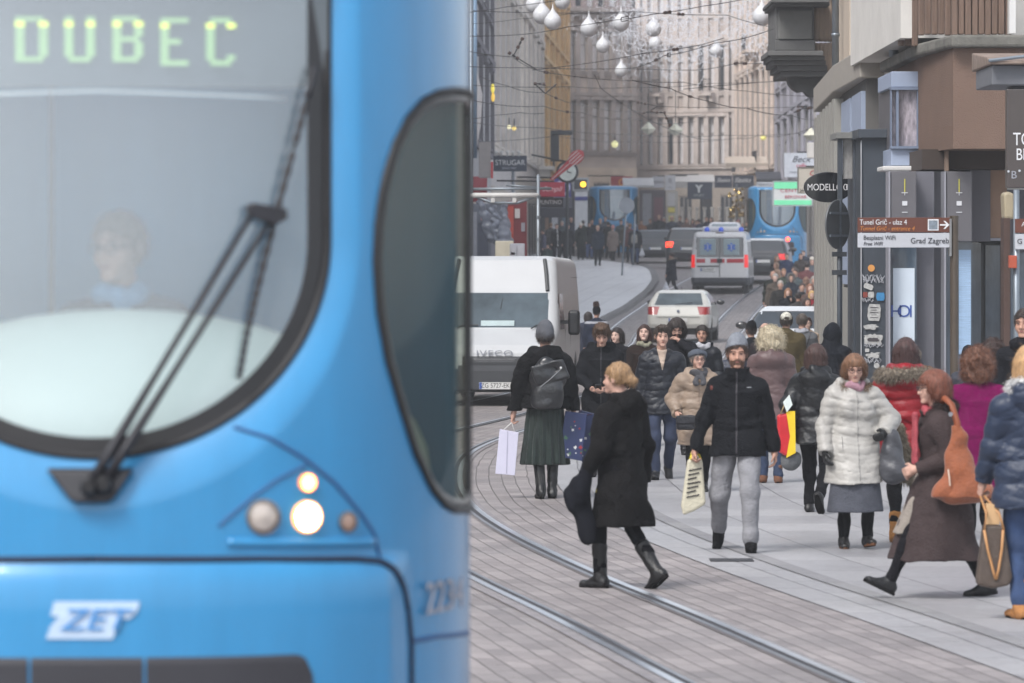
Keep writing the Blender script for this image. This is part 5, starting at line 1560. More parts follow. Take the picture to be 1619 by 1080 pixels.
# border: between q=k0 and q=1 as a strip, glass: everything inside k0
def contour(q, n=120):
    st = list(np.linspace(3.27, ZC, 16)[:-1])
    return [(q*.745, z) for z in st] + [(q*.745*cos(a), ZC - q*.667*sin(a)) for a in np.linspace(0, pi, n)] + [(-q*.745, z) for z in st[::-1]]
A_, B_ = contour(k0), contour(1.0)
for i in range(len(A_)):
    for t in (0, .5, 1):
        x = A_[i][0]*(1-t) + B_[i][0]*t; z = A_[i][1]*(1-t) + B_[i][1]*t; fb.v.append(tuple(TS(s_of(x), z, .004, wrel)))
for i in range(len(A_)-1):
    for t in (0, 1): fb.f.append((i*3+t, i*3+t+1, (i+1)*3+t+1, (i+1)*3+t))
fb.build('windscreen_border', frit, tram, smooth=True)
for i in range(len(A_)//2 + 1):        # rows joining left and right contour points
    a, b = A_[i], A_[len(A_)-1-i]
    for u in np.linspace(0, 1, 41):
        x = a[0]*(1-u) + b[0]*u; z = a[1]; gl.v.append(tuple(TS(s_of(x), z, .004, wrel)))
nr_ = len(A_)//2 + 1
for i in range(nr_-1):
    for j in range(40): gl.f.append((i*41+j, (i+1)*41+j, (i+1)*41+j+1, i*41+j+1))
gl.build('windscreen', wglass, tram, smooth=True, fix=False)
# side windows at both corners
for g in (1, -1):
    so = [(g*a, b) for a, b in resample(side_out, 90)]
    ribbon('window_seal', so, -.010*g, .012*g, .010, rub, True)
    ribbon('window_border', so, -.008*g, -.035*g, -.002, frit, True)
    mb = MB(); ctr = (g*(s_far-.25), 2.35); n = len(so)
    mb.v.append(tuple(TS(ctr[0], ctr[1], -.012)))
    for r_ in (.25, .5, .75, 1.0):
        for p in so: mb.v.append(tuple(TS(ctr[0]+(p[0]-ctr[0])*r_, ctr[1]+(p[1]-ctr[1])*r_, -.012)))
    for j in range(n): mb.f.append((0, 1+j, 1+(j+1) % n))
    for q_ in range(3):
        for j in range(n): mb.f.append((1+q_*n+j, 1+q_*n+(j+1) % n, 1+(q_+1)*n+(j+1) % n, 1+(q_+1)*n+j))
    mb.build('side_window', sglass, tram, smooth=True)
def seam(path_px, r_=.008, m=blue_l, nm='panel_gap', off=.001, mirror=True):
    sz = resample([SZ(*p) for p in path_px], 60, False)
    for g in ((1, -1) if mirror else (1,)):
        mb = MB(); mb.tube([TS(g*s, z, off) for s, z in sz], r_, 6); mb.build(nm, m, tram, smooth=True)
# bumper skin edge, lamp panel edges, lower panel edges
seam([(147, 884), (400, 884), (560, 884), (600, 887), (622, 900), (638, 930), (645, 970), (649, 1015), (650, 1140)], .012, mat('gap_dark', (22, 34, 58), rough=.8, var=0))
seam([(370, 675), (425, 692), (480, 724), (530, 765), (570, 812), (592, 845), (601, 880)], .007)
seam([(345, 832), (400, 785), (440, 757), (484, 735)], .005)
seam([(650, 1014), (690, 1006), (742, 1000)], .008)
c = MB(); ls = resample([SZ(360, 858), SZ(480, 858), SZ(590, 857)], 30, False)
for g in (1, -1):
    c = MB(); c.tube([TS(g*s, z, -.002) for s, z in ls], .016, 8); c.build('lamp_ledge', blue, tram, smooth=True)
# lamps
def lamp(px_, py_, r_px, m_lens, ring_c, nm='headlight', es=None, g=1, dome=.4):
    s, z = SZ(px_, py_); s *= g; p = TS(s, z, .004); q = TS(s, z, .05); n = (q - p).normalized(); R_ = r_px*14.2/FPX
    rt = n.to_track_quat('Y', 'Z').to_euler()
    a = MB(); a.lathe([(R_*1.0, -.02), (R_*1.12, .0), (R_*1.10, .010), (R_*.93, .012), (R_*.93, -.02)], (0, 0, 0), 32, 'y')
    o = a.build(nm, ring_c, tram, smooth=False); o.location = p; o.rotation_euler = rt
    b = MB(); b.lathe([(R_*.92*cos(t), .002 + R_*dome*sin(t)) for t in np.linspace(0, pi/2*.98, 7)], (0, 0, 0), 32, 'y')
    b.build('lens', m_lens, o, smooth=True)
    return o
chrome = mat('lamp_chrome', (150, 140, 132), rough=.25, metal=.8, var=.1)
lens_off = mat('lamp_lens', (186, 176, 168), rough=.15, var=.35, vs=20, coat=.5)
for g in (1, -1):
    lamp(415, 817, 25, lens_off, chrome, g=g); lamp(548, 825, 15, mat('lamp_lens_small', (170, 140, 124), rough=.2, var=.2, coat=.5), chrome, g=g)
lamp(484, 817, 22, mat('lamp_lit', (255, 250, 240), emit=(255, 240, 210), es=20, var=0), mat('lamp_ring_halo', (230, 160, 90), rough=.4, emit=(255, 160, 60), es=1.6, var=0))  # glowing ring imitates the orange halo round the lit lamp
lamp(485, 763, 12.5, mat('lamp_lit_small', (255, 210, 140), emit=(255, 196, 110), es=5, var=0), mat('lamp_ring_amber_halo', (220, 130, 50), rough=.4, emit=(255, 140, 30), es=.9, var=0), nm='indicator')  # amber ring glows as well, a painted halo for the small lamp
lamp(484, 817, 25, mat('lamp_lit', (255, 250, 240), emit=(255, 246, 226), es=26, var=0), chrome, g=-1); lamp(485, 763, 12.5, lens_off, chrome, nm='indicator', g=-1)
# lower grille in three dark panels
for (a, b) in ((-345, 44), (49, 226), (231, 494)):
    pts = []; N_ = 24
    s0, s1 = SZ(max(a, -40), 1042)[0] if a > -300 else -SZ(494, 1042)[0], SZ(b, 1042)[0]
    ztop = SZ(147, 1040)[1]; mb = MB(); zb = .62; rc = .06
    for i in range(N_+1):
        s = s0 + (s1-s0)*i/N_
        zt = ztop
        if b == 494 and s1 - s < rc: zt = ztop - rc + sqrt(max(0, rc*rc - (rc-(s1-s))**2))
        if a == -345 and s - s0 < rc: zt = ztop - rc + sqrt(max(0, rc*rc - (rc-(s-s0))**2))
        for z, o in ((zb, .006), (zt-.02, .006), (zt, .0)): mb.v.append(tuple(TS(s, z, o)))
    for i in range(N_):
        for k_ in (0, 1): mb.f.append((i*3+k_, (i+1)*3+k_, (i+1)*3+k_+1, i*3+k_+1))
    mb.build('lower_grille', mat('grille_dark', (46, 46, 52), rough=.6, var=.1), tram)
# emblem and number
s_, z_ = SZ(147, 981)
wht = mat('emblem_white', (176, 196, 218), rough=.4, var=0)
def patch(nm, pts_px, off, m, th=.003):
    """flat emblem piece lying on the front"""
    szs = [SZ(*p) for p in pts_px]; mb = MB(); n = len(szs)
    mb.v += [tuple(TS(s, z, off)) for s, z in szs] + [tuple(TS(s, z, off-th)) for s, z in szs]
    mb.f += [tuple(range(n)), tuple(range(2*n-1, n-1, -1))] + [(i, i+n, (i+1) % n+n, (i+1) % n) for i in range(n)]
    return mb.build(nm, m, tram)
patch('emblem', [(86, 951), (221, 951), (216, 968), (205, 978), (190, 978), (178, 1010), (73, 1010), (80, 990), (94, 974), (80, 974)], .006, wht)
o = text('ZET', .094, mat('emblem_blue', (66, 138, 200), rough=.4, var=0), tram, sx=1.25, shear=.3, bold=.004, name='emblem_lettering')
o.location = TS(s_ + .0, z_, .010) + Vector((0, 0, 0)); o.rotation_euler = (radians(90), 0, 0)
s_, z_ = SZ(701, 944); p = TS(s_, z_, .004); n_ = TS(s_, z_, .05) - p
o = text('2234', .145, mat('number_white', (150, 152, 162), rough=.5, var=0), tram, sx=1.2, bold=.003, name='number'); o.location = p + n_.normalized()*.004; o.rotation_euler = (radians(90), 0, atan2(n_.y, n_.x) + pi/2)
# wiper
wm_ = mat('wiper_black', (34, 34, 40), rough=.5, var=.1)
def TP(px_, py_, off):
    s, z = SZ(px_, py_); return TS(s, z, off, wrel)
c = MB(); pz = [(74, 740), (212, 740), (204, 752), (180, 789), (170, 794), (122, 794), (112, 789), (84, 752)]
q_ = [SZ(*p) for p in pz]; n = len(q_)
c.v += [tuple(TS(s, z, .05)) for s, z in q_] + [tuple(TS(s, z, -.03)) for s, z in q_]
c.f += [tuple(range(n)), tuple(range(2*n-1, n-1, -1))] + [(i, i+n, (i+1) % n+n, (i+1) % n) for i in range(n)]
wb_ = c.build('wiper_base', wm_, tram, bevel=.01)
for px_, py_ in ((143, 768), (166, 764)):
    c = MB(); p = TS(*SZ(px_, py_), .05); c.lathe([(.028, 0), (.028, -.03), (.018, -.045)], tuple(p), 16, 'y'); c.build('pivot', rub, wb_)
for a, b, r0, r1 in (((146, 762), (392, 338), .017, .008), ((172, 752), (418, 350), .017, .008)):
    c = MB(); A0, B0 = TP(*a, .095), TP(*b, .055); c.tube([A0, A0.lerp(B0, .12), A0.lerp(B0, .4), B0], [r0, r0, r0*.62, r1], 8); c.build('wiper_arm', wm_, tram, smooth=True)
c = MB(); D_ = [(384, 326), (392, 321), (440, 330), (442, 346), (424, 356), (386, 342)]
q_ = [TP(*p, .075) for p in D_]; q2 = [TP(*p, .035) for p in D_]; n = len(q_)
c.v += [tuple(v) for v in q_ + q2]; c.f += [tuple(range(n)), tuple(range(2*n-1, n-1, -1))] + [(i, i+n, (i+1) % n+n, (i+1) % n) for i in range(n)]
c.build('wiper_joint', wm_, tram, bevel=.004)
c = MB(); bl_ = [(489, 106), (462, 215), (430, 338), (402, 455), (385, 530), (373, 598)]
bp_ = []
for i in range(49):
    t = i/48*5; k_ = min(4, int(t)); bp_.append((bl_[k_][0] + (bl_[k_+1][0]-bl_[k_][0])*(t-k_), bl_[k_][1] + (bl_[k_+1][1]-bl_[k_][1])*(t-k_)))
c.tube([TP(*p, .040) for p in bp_], [(.0075 if i % 2 else .0125) for i in range(49)], 8)
wbl = c.build('wiper_blade', wm_, tram, smooth=True)
# cab: floor, back wall, dashboard, blind
cabm = mat('cab_grey', (104, 108, 114), rough=.8, var=.12, vs=1.5)
c = MB(); c.box(-1.05, 1.05, .3, 2.4, .78, .84); c.build('cab_floor', cabm, tram)
c = MB(); c.box(-1.08, 1.08, 2.3, 2.36, .84, 3.25); c.box(-.62, -.58, 1.3, 2.29, .84, 3.2); c.build('cab_wall', cabm, tram)
c = MB(); c.box(-.205, -.185, 1.0, 1.05, .84, 3.2); c.build('cab_post', slate, tram)
c = MB(); c.box(-1.0, -.44, 1.0, 1.03, .84, 3.2); c.build('cab_screen', mat('cab_pale', (168, 176, 180), rough=.6, var=.05), tram)
c = MB(); c.ellipsoid((.05, .68, 1.70), (1.0, .60, .53), None, 40)
c.build('dashboard', mat('dash_mint', (194, 208, 205), rough=.5, var=.03, vs=3), tram, smooth=True)
c = MB(); pts = [TS(s_of(x), 2.915 - .02*abs(x)/.7, -.10, wrel) for x in np.linspace(-.7, .66, 30)]; c.tube(pts, .006, 6); c.build('blind_rail', mat('rail_pale', (196, 204, 210), rough=.4, var=0), tram)
c = MB(); c.box(-.72, .72, .28, .34, 2.93, 3.25); c.build('display_box', mat('display_dark', (84, 92, 98), rough=.5, var=.1), tram)
for i_, (x_, y_, w_, cc) in enumerate(((.80, 1.15, .04, (50, 52, 50)), (.99, 1.9, .12, (200, 210, 200)), (.66, 1.7, .10, (186, 198, 190)), (.84, 2.2, .05, (90, 110, 122)))):
    c = MB(); c.box(x_-w_/2, x_+w_/2, y_-.03, y_+.03, .85, 3.2); c.build('handrail_and_light_bar', mat('post%d' % i_, cc, rough=.6, var=.05), tram)  # the wide pale ones imitate bars of window light behind the side glass
c = MB(); c.box(-1.1, 1.1, 3.4, 3.45, .84, 3.2); c.build('cab_rear_wall', mat('rear_wall', (96, 94, 86), rough=.8, var=.2, vs=2), tram)
# destination display: dot matrix letters
FONT5 = {'D': ['1111110', '1100011', '1100011', '1100011', '1100011', '1100011', '1100011', '1100011', '1111110'],
         'U': ['1100011']*8 + ['0111110'],
         'B': ['1111110', '1100011', '1100011', '1100011', '1111110', '1100011', '1100011', '1100011', '1111110'],
         'E': ['1111111', '1100000', '1100000', '1100000', '1111100', '1100000', '1100000', '1100000', '1111111'],
         'C': ['0111110', '1100011', '1100000', '1100000', '1100000', '1100000', '1100000', '1100011', '0111110']}
led = mat('led_green', (150, 190, 130), rough=.5, emit=(168, 206, 132), es=.30, var=0)
led2 = mat('led_yellow', (220, 230, 80), rough=.5, emit=(216, 232, 66), es=1.0, var=0)
for ch, px0, px1, y0, y1 in (('D', 24, 76, 26, 98), ('U', 102, 150, 26, 98), ('B', 178, 226, 26, 98), ('E', 254, 298, 28, 104), ('C', 326, 372, 28, 104)):
    a = MB(); b = MB(); rws = FONT5[ch]
    for r_ in range(9):
        for q_ in range(7):
            if rws[r_][q_] == '1':
                px_ = px0 + (px1-px0)*(q_+.5)/7; py_ = y0 + (y1-y0)*(r_+.5)/9
                v = P(px_, py_, 14.27); X = v.x - TX0; Y = v.y - TD0; lx = X*_cy + Y*_sy; ly = -X*_sy + Y*_cy
                w_ = .0064; (b if r_ == 1 else a).box(lx-w_, lx+w_, ly-.004, ly, v.z-.0072, v.z+.0072)
    L_ = a.build('led_letter', led, tram, fix=False)
    if b.v: b.build('lit_row', led2, L_, fix=False)

# ================================================================ vehicles on the street
def poly_sdf(poly, Y, Z):
    """signed distance to a closed polygon in (y,z)"""
    Y = np.asarray(Y, np.float32); Z = np.asarray(Z, np.float32)
    d = np.full(np.broadcast(Y, Z).shape, 1e9, np.float32); s = np.ones_like(d); n = len(poly)
    for i in range(n):
        a = poly[i]; b = poly[i-1]
        ex, ey = b[0]-a[0], b[1]-a[1]; wx_, wy = Y-a[0], Z-a[1]
        t = np.clip((wx_*ex + wy*ey)/(ex*ex + ey*ey + 1e-12), 0, 1)
        bx_, by = wx_-ex*t, wy-ey*t; d = np.minimum(d, bx_*bx_ + by*by)
        c1 = Z >= a[1]; c2 = Z < b[1]; c3 = ex*wy > ey*wx_
        flip = (c1 & c2 & c3) | (~c1 & ~c2 & ~c3); s = np.where(flip, -s, s)
    return s*np.sqrt(d)
def smax(a, b, k):
    h = np.maximum(k - np.abs(a-b), 0)/k
    return np.maximum(a, b) + h*h*k*.25
def car_body(profile, wfn, vox, wheels, wr=.34, rnd=.10, hw=1.0):
    ys = [p[0] for p in profile]; zs = [p[1] for p in profile]
    F = Field((-hw-.06, min(ys)-.06, min(zs)-.06), (hw+.06, max(ys)+.06, max(zs)+.06), vox)
    X = F.ax[0][:, None, None]; Y = F.ax[1][None, :, None]; Z = F.ax[2][None, None, :]
    d2 = poly_sdf(profile, F.ax[1][:, None], F.ax[2][None, :])[None]
    w = wfn(Y, Z)
    F.f = smax(np.broadcast_to(d2, F.f.shape), np.abs(X) - w, rnd*2).astype(np.float32)
    for (yw, r_) in wheels:
        c = np.sqrt((Y-yw)**2 + (Z-wr)**2) - (r_ + .06)
        F.f = np.maximum(F.f, -np.maximum(c, hw-.30 - np.abs(X))).astype(np.float32)
    return F
def wheel(par, x, y, r_, w=.22):
    g = 1 if x > 0 else -1
    c = MB(); c.lathe([(r_*.62, -w/2), (r_*.92, -w/2), (r_, -w/2+.03), (r_, w/2-.03), (r_*.92, w/2), (r_*.62, w/2)], (0, 0, 0), 28, 'x')
    wl_ = c.build('wheel', mat('tyre', (30, 30, 32), rough=.9, var=.1), par, smooth=False); wl_.location = (x - g*w/2, y, r_)
    c = MB(); c.lathe([(r_*.60, w/2-.02), (r_*.60, w/2-.005), (r_*.5, w/2-.03), (r_*.16, w/2-.02), (r_*.14, w/2)], (0, 0, 0), 24, 'x')
    rm = c.build('rim', mat('alloy', (150, 152, 156), rough=.35, metal=.8), wl_); rm.scale = (g, 1, 1)
def paint(nm, c, coat=.6, rough=.35): return mat(nm, c, rough=rough, var=.04, vs=2, coat=coat)
cglass = mat('car_glass', (44, 52, 60), rough=.08, var=.35, vs=1.6, spec=.6, coat=.15)
cglass_l = mat('pale_glass', (120, 132, 140), rough=.08, var=.3, vs=1.5, spec=1.0, coat=.5)
redl = mat('tail_red', (170, 18, 20), rough=.25, emit=(255, 24, 20), es=.35, var=.15, vs=14, coat=.5)
redl2 = mat('tail_dim', (150, 24, 30), rough=.25, var=.2, coat=.5)
platem = mat('plate_white', (214, 214, 212), rough=.4, var=.02); platek = mat('plate_black', (30, 30, 34), rough=.6, var=0)
def place_vehicle(name, label, cat, px, D, yaw, group=None, z=None):
    return thing(name, label, cat, ((px-CX)*D/FPX, D, gz(D) if z is None else z), radians(yaw), group)
def plate(par, x, y, z, txt, faces_back=True, w=.52, slope=0):
    c = MB(); c.box(-w/2, w/2, -.008, .008, -.055, .055); o = c.build('number_plate', platem, par); o.location = (x, y, z)
    g = 0 if faces_back else pi
    if txt:
        t = text(txt, .105, platek, o, sx=.86, name='plate_lettering', ext=.001, bold=.002)
        t.location = (0, -.0095 if faces_back else .0095, 0); t.rotation_euler = (radians(90), 0, g)
    c = MB(); xx = -w/2 if faces_back else w/2 - .045
    c.box(xx+.003, xx + .042, -.0095, .0095, -.052, .052); c.build('plate_band', mat('plate_blue', (40, 80, 160), rough=.5, var=0), o)
    return o

# ---- white delivery van coming towards the camera
DV = 72.8
van = place_vehicle('delivery_van', 'white high roof delivery van facing the camera with its headlights on', 'van', 806, DV + 3.0, 175.4, z=0)
prof_v = [(-3.0, .32), (-3.03, 2.25), (-2.9, 2.36), (1.30, 2.40), (1.58, 2.34), (1.90, 1.86), (2.36, 1.22), (2.90, .98), (3.0, .86), (3.04, .70), (3.06, .26), (2.2, .20), (-2.8, .26)]
def wv_(Y, Z): return .985 - .085*np.clip((Z-1.15)/1.2, 0, 1)**1.3 - .16*np.clip((Y-2.1)/.95, 0, 1)**2
Fv = car_body(prof_v, wv_, .018, [(2.05, .36), (-1.75, .36)], wr=.35, rnd=.09)
V, Q = Fv.mesh()
band = lambda lo, hi: (lambda v: (v > lo) & (v < hi))
parts = split_mesh(V, Q, [
    lambda x, y, z: (y > 1.86) & (z > 1.245) & (z < 1.80) & (np.abs(x) < .80) & (np.abs(x) < .83 - .08*(z-1.2)),
    lambda x, y, z: (y > 2.70) & (z < .565),
    lambda x, y, z: (y > 2.70) & (z > .655) & (z < .80) & (np.abs(x) < .52),
    lambda x, y, z: (y > 2.55) & (z > .60) & (z < .90 - .25*np.clip(.9-np.abs(x), 0, 1)) & (np.abs(x) > .58),
    lambda x, y, z: (y > 2.6) & (z <= .655) & (z > .5),
    lambda x, y, z: (np.abs(x) > .86) & (y > .95) & (y < 1.95) & (z > 1.22) & (z < 1.78) & (y < 2.45 - .9*(z-1.1)) & (y > 1.0)])
names = [('windscreen', mat('van_glass', (74, 86, 94), rough=.12, var=.4, vs=1.4, spec=.28)), ('bumper', mat('bumper_grey', (58, 60, 64), rough=.7, var=.08)), ('grille', mat('grille_grey', (44, 46, 50), rough=.6, var=.1)),
         ('headlight', mat('headlight_glass', (190, 196, 200), rough=.1, var=.4, vs=14, coat=.8)), ('bumper_top', mat('bumper_grey', (70, 72, 76), rough=.65, var=.08)), ('side_window', cglass), ('body', paint('van_white', (182, 184, 187), .15))]
for (nm, m), (v, q) in zip(names, parts):
    if len(q):
        if nm in ('headlight', 'side_window'):
            for sel in (v[:, 0] > 0, v[:, 0] <= 0):
                qq = q[sel[q].all(1)]
                u, inv = np.unique(qq, return_inverse=True)
                if len(qq): mesh_obj(nm, v[u], inv.reshape(qq.shape), m, van)
        else: mesh_obj(nm, v, q, m, van)
for i in range(5):
    c = MB(); z = .672 + i*.024; c.tube([(-.5, 2.985, z), (-.3, 3.03, z), (.3, 3.03, z), (.5, 2.985, z)], .006, 6); c.build('grille_bar', mat('grille_bar', (110, 112, 116), rough=.4, var=0), van)
t = text('IVECO', .125, mat('chrome_letters', (130, 132, 138), rough=.3, metal=.5, var=0), van, sx=1.55, bold=.006, name='maker_lettering', ext=.006, space=1.1); t.location = (0, 3.03, .845); t.rotation_euler = (radians(80), 0, pi)
plate(van, -.02, 3.085, .33, 'ZG 5727-EK', False)
c = MB(); c.lathe([(.07, 0), (.06, .02)], (.68, 3.0, .53), 20, 'y'); c.build('fog_lamp', mat('fog_lens', (60, 62, 66), rough=.2, var=.1, coat=.5), van)
c = MB(); c.lathe([(.07, 0), (.06, .02)], (-.68, 3.0, .53), 20, 'y'); c.build('fog_lamp', mat('fog_lens', (60, 62, 66), rough=.2, var=.1, coat=.5), van)
for g in (1, -1):
    wheel(van, .97*g, 2.05, .35); wheel(van, .97*g, -1.75, .35)
    c = MB(); c.lathe([(.055, 0), (.045, .02), (.02, .03)], (.70*g, 2.93, .80), 20, 'y'); c.build('headlight_bulb', mat('bulb_lit', (255, 244, 220), emit=(255, 240, 205), es=10, var=0), van)
    c = MB(); c.box(.93*g if g > 0 else -1.22, 1.22 if g > 0 else -.93, 1.72, 1.80, 1.30, 1.36); c.build('mirror_arm', blackm, van)
    Fm = Field((1.02, 1.55, 1.02), (1.36, 1.95, 1.62), .014); Fm.box((1.19, 1.76, 1.32), (.095, .07, .20), .05); V2, Q2 = Fm.mesh()
    V2[:, 0] *= g; mesh_obj('wing_mirror', V2, Q2 if g > 0 else Q2[:, ::-1], blackm, van)
    c = MB(); c.tube([(.70*g, 1.60, 2.345), (.735*g, 1.74, 2.14), (.77*g, 1.93, 1.84)], .032, 8); c.build('roof_trim', mat('trim_grey', (62, 64, 66), rough=.6), van)
    c = MB(); c.tube([(.905*g, 1.2, 2.05), (.93*g, -2.8, 2.03)], .008, 6); c.build('body_crease', mat('crease_grey', (120, 122, 124), rough=.6), van)
    c = MB(); c.tube([(.60*g - .28, 2.34, 1.29), (.60*g - .02, 2.34, 1.285), (.60*g+.06, 2.42, 1.23)], .011, 6); c.build('wiper', blackm, van)
    c = MB(); c.tube([(.975*g, .9, .5), (.985*g, .9, 1.2), (.93*g, .9, 1.9)], .006, 6); c.tube([(.975*g, -.4, .5), (.985*g, -.4, 1.2), (.93*g, -.4, 1.9)], .006, 6); c.build('door_gap', mat('gap', (60, 62, 64), rough=.8), van)
c = MB(); c.tube([(-.02, 2.14, 1.56), (-.05, 2.0, 1.72), (0.0, 2.28, 1.32)], .005, 5); c.build('glass_crack', mat('gap', (60, 62, 64), rough=.8), van)
c = MB(); c.box(-.26, .28, 2.30, 2.33, 1.275, 1.36); c.build('dashboard_papers', mat('paper', (196, 214, 216), rough=.7), van)

# ---- cars, all from one builder
P_HATCH = [(-2.05, .36), (-2.12, .50), (-2.11, .74), (-2.0, .97), (-1.86, 1.03), (-1.30, 1.36), (-1.0, 1.42), (-.2, 1.43), (.35, 1.36), (1.12, .97), (1.85, .82), (2.08, .62), (2.10, .34), (1.9, .22), (-1.9, .22)]
P_SUV = [(-2.25, .40), (-2.30, .62), (-2.26, 1.00), (-2.16, 1.12), (-1.86, 1.58), (-1.5, 1.66), (.2, 1.66), (.6, 1.55), (1.2, 1.12), (2.1, .98), (2.26, .7), (2.26, .40), (2.0, .26), (-2.0, .26)]
P_ESTATE = [(-2.3, .36), (-2.36, .52), (-2.33, .86), (-2.2, .98), (-1.95, 1.34), (-1.7, 1.45), (.2, 1.46), (.7, 1.32), (1.3, .98), (2.1, .84), (2.3, .62), (2.3, .34), (2.0, .22), (-2.1, .22)]
def car(label, px, D, yaw, prof_, hw, c, lights=redl, vox=.022, rearglass=cglass, belt=None, roof_c=None, group=None, platetxt=None, kind='parked_car', hz=None, z=None, wr=.31):
    root = place_vehicle('car', label, 'car', px, D, yaw, group, z)
    top = max(p[1] for p in prof_); bz = belt or (top*.69)
    yr = min(p[0] for p in prof_); yf = max(p[0] for p in prof_)
    def w(Y, Z): return hw - .20*np.clip((Z-bz)/(top-bz), 0, 1)**1.1 - .10*np.clip((Y-yf+.7)/.7, 0, 1)**2 - .07*np.clip((yr+.6-Y)/.6, 0, 1)**2 - .04*np.clip((.5-Z)/.3, 0, 1)
    F = car_body(prof_, w, vox, [(1.32, wr), (-1.30, wr)], wr=wr, rnd=.08, hw=hw)
    V, Q = F.mesh(); gt = top - .085
    lz0, lz1 = (.76, .98) if top < 1.6 else (.86, 1.08)
    slope = lambda z: (z-bz)/(top-bz)
    ps = split_mesh(V, Q, [
        lambda x, y, z: (y < yr+1.0) & (z > bz+.035) & (z < gt) & (np.abs(x) < hw-.20-.13*slope(z)) & (y > yr-.1),
        lambda x, y, z: (y > .2) & (z > bz+.03) & (z < gt) & (np.abs(x) < hw-.17-.13*slope(z)),
        lambda x, y, z: (z > bz+.03) & (z < gt-.02) & (np.abs(x) > hw-.24) & (y > yr+.45+.5*slope(z)) & (y < 1.15-.75*slope(z)) & (np.abs(y+.25) > .04),
        lambda x, y, z: (y < yr+.32) & (z > lz0) & (z < lz1) & (np.abs(x) > hw-.30 - .06*(z-lz0)/(lz1-lz0)),
        lambda x, y, z: (z < .40),
        lambda x, y, z: (z > gt-.01) & (roof_c is not None) & (y > -3),
        lambda x, y, z: (y > yf-.30) & (z > .58) & (z < .78) & (np.abs(x) > hw-.42)])
    ms = [('rear_window', rearglass), ('windscreen', cglass), ('side_window', cglass), ('tail_light', lights), ('sill', mat('sill_black', (36, 37, 40), rough=.7)), ('roof', paint('roof_' + label[:4], roof_c or c)), ('headlight', cglass_l), ('body', paint('paint_' + label[:12], c))]
    for (nm, m), (v, q) in zip(ms, ps):
        if not len(q): continue
        if nm in ('tail_light', 'side_window', 'headlight'):
            for sel in (v[:, 0] > 0, v[:, 0] <= 0):
                qq = q[sel[q].all(1)]
                if len(qq):
                    u, inv = np.unique(qq, return_inverse=True); mesh_obj(nm, v[u], inv.reshape(qq.shape), m, root)
        else: mesh_obj(nm, v, q, m, root)
    for g in (1, -1):
        wheel(root, (hw-.02)*g, 1.32, wr, .2); wheel(root, (hw-.02)*g, -1.30, wr, .2)
        Fm = Field((.0, .0, .0), (.30, .30, .30), .02); Fm.ell((.15, .15, .15), (.12, .07, .075)); V2, Q2 = Fm.mesh(); V2 = V2*[g, 1, 1] + [(hw-.06)*g, .72, bz-.06]
        mesh_obj('wing_mirror', V2, Q2 if g > 0 else Q2[:, ::-1], paint('mirror', (40, 42, 46)) , root)
    plate(root, 0, yr-.02, .62 if top < 1.6 else .80, platetxt)
    c_ = MB(); c_.tube([(-(hw-.28), yr-.008, .70 if top < 1.6 else .82), (hw-.28, yr-.008, .70 if top < 1.6 else .82)], .006, 6); c_.build('boot_gap', mat('gap', (60, 62, 64), rough=.8), root)
    return root, yr
bmw, yr_ = car('white hatchback seen from behind in the road behind the young men', 1081, 126, -6.3, P_HATCH, .875, (196, 196, 190), vox=.018, rearglass=mat('bright_rear_glass', (74, 86, 92), rough=.08, var=.4, vs=2, spec=.6, coat=.2), lights=redl2)
c = MB(); c.lathe([(.04, 0), (.038, -.012), (.0, -.014)], (0, yr_+.03, .86), 20, 'y'); c.build('badge', mat('badge', (120, 130, 150), rough=.3, var=.4, vs=60, metal=.4), bmw)
c = MB(); c.tube([(0, -.7, 1.42), (0, -.82, 1.50)], .008, 6); c.build('aerial', blackm, bmw)
c = MB(); c.tube([(-.08, -1.98, 1.045), (.18, -1.84, 1.08), (.36, -1.78, 1.09)], .010, 6); c.build('rear_wiper', blackm, bmw)
car('white hatchback roof showing just behind the man in the white cap', 1258, 88, 172, P_HATCH, .88, (200, 204, 208), rearglass=cglass, z=0)
car('black off road car with a white roof right of the ambulance with red lights', 1211, 172, -6, P_SUV, .93, (38, 40, 46), roof_c=(206, 206, 206), lights=redl, vox=.028)
car('dark estate car with glowing red tail lights left of the ambulance', 1090, 190, -5, P_SUV, .90, (40, 42, 48), lights=mat('brake_on', (255, 60, 40), emit=(255, 60, 36), es=1.6, var=0), vox=.03, rearglass=cglass)
car('dark grey car waiting beyond the tram stop left of the estate car', 1033, 202, 0, P_ESTATE, .90, (52, 55, 62), lights=redl, vox=.03, rearglass=cglass)
car('pale small car mostly hidden beyond the ambulance roof', 1147, 205, -4, P_HATCH, .86, (196, 198, 204), vox=.03, rearglass=cglass_l, z=2.5)

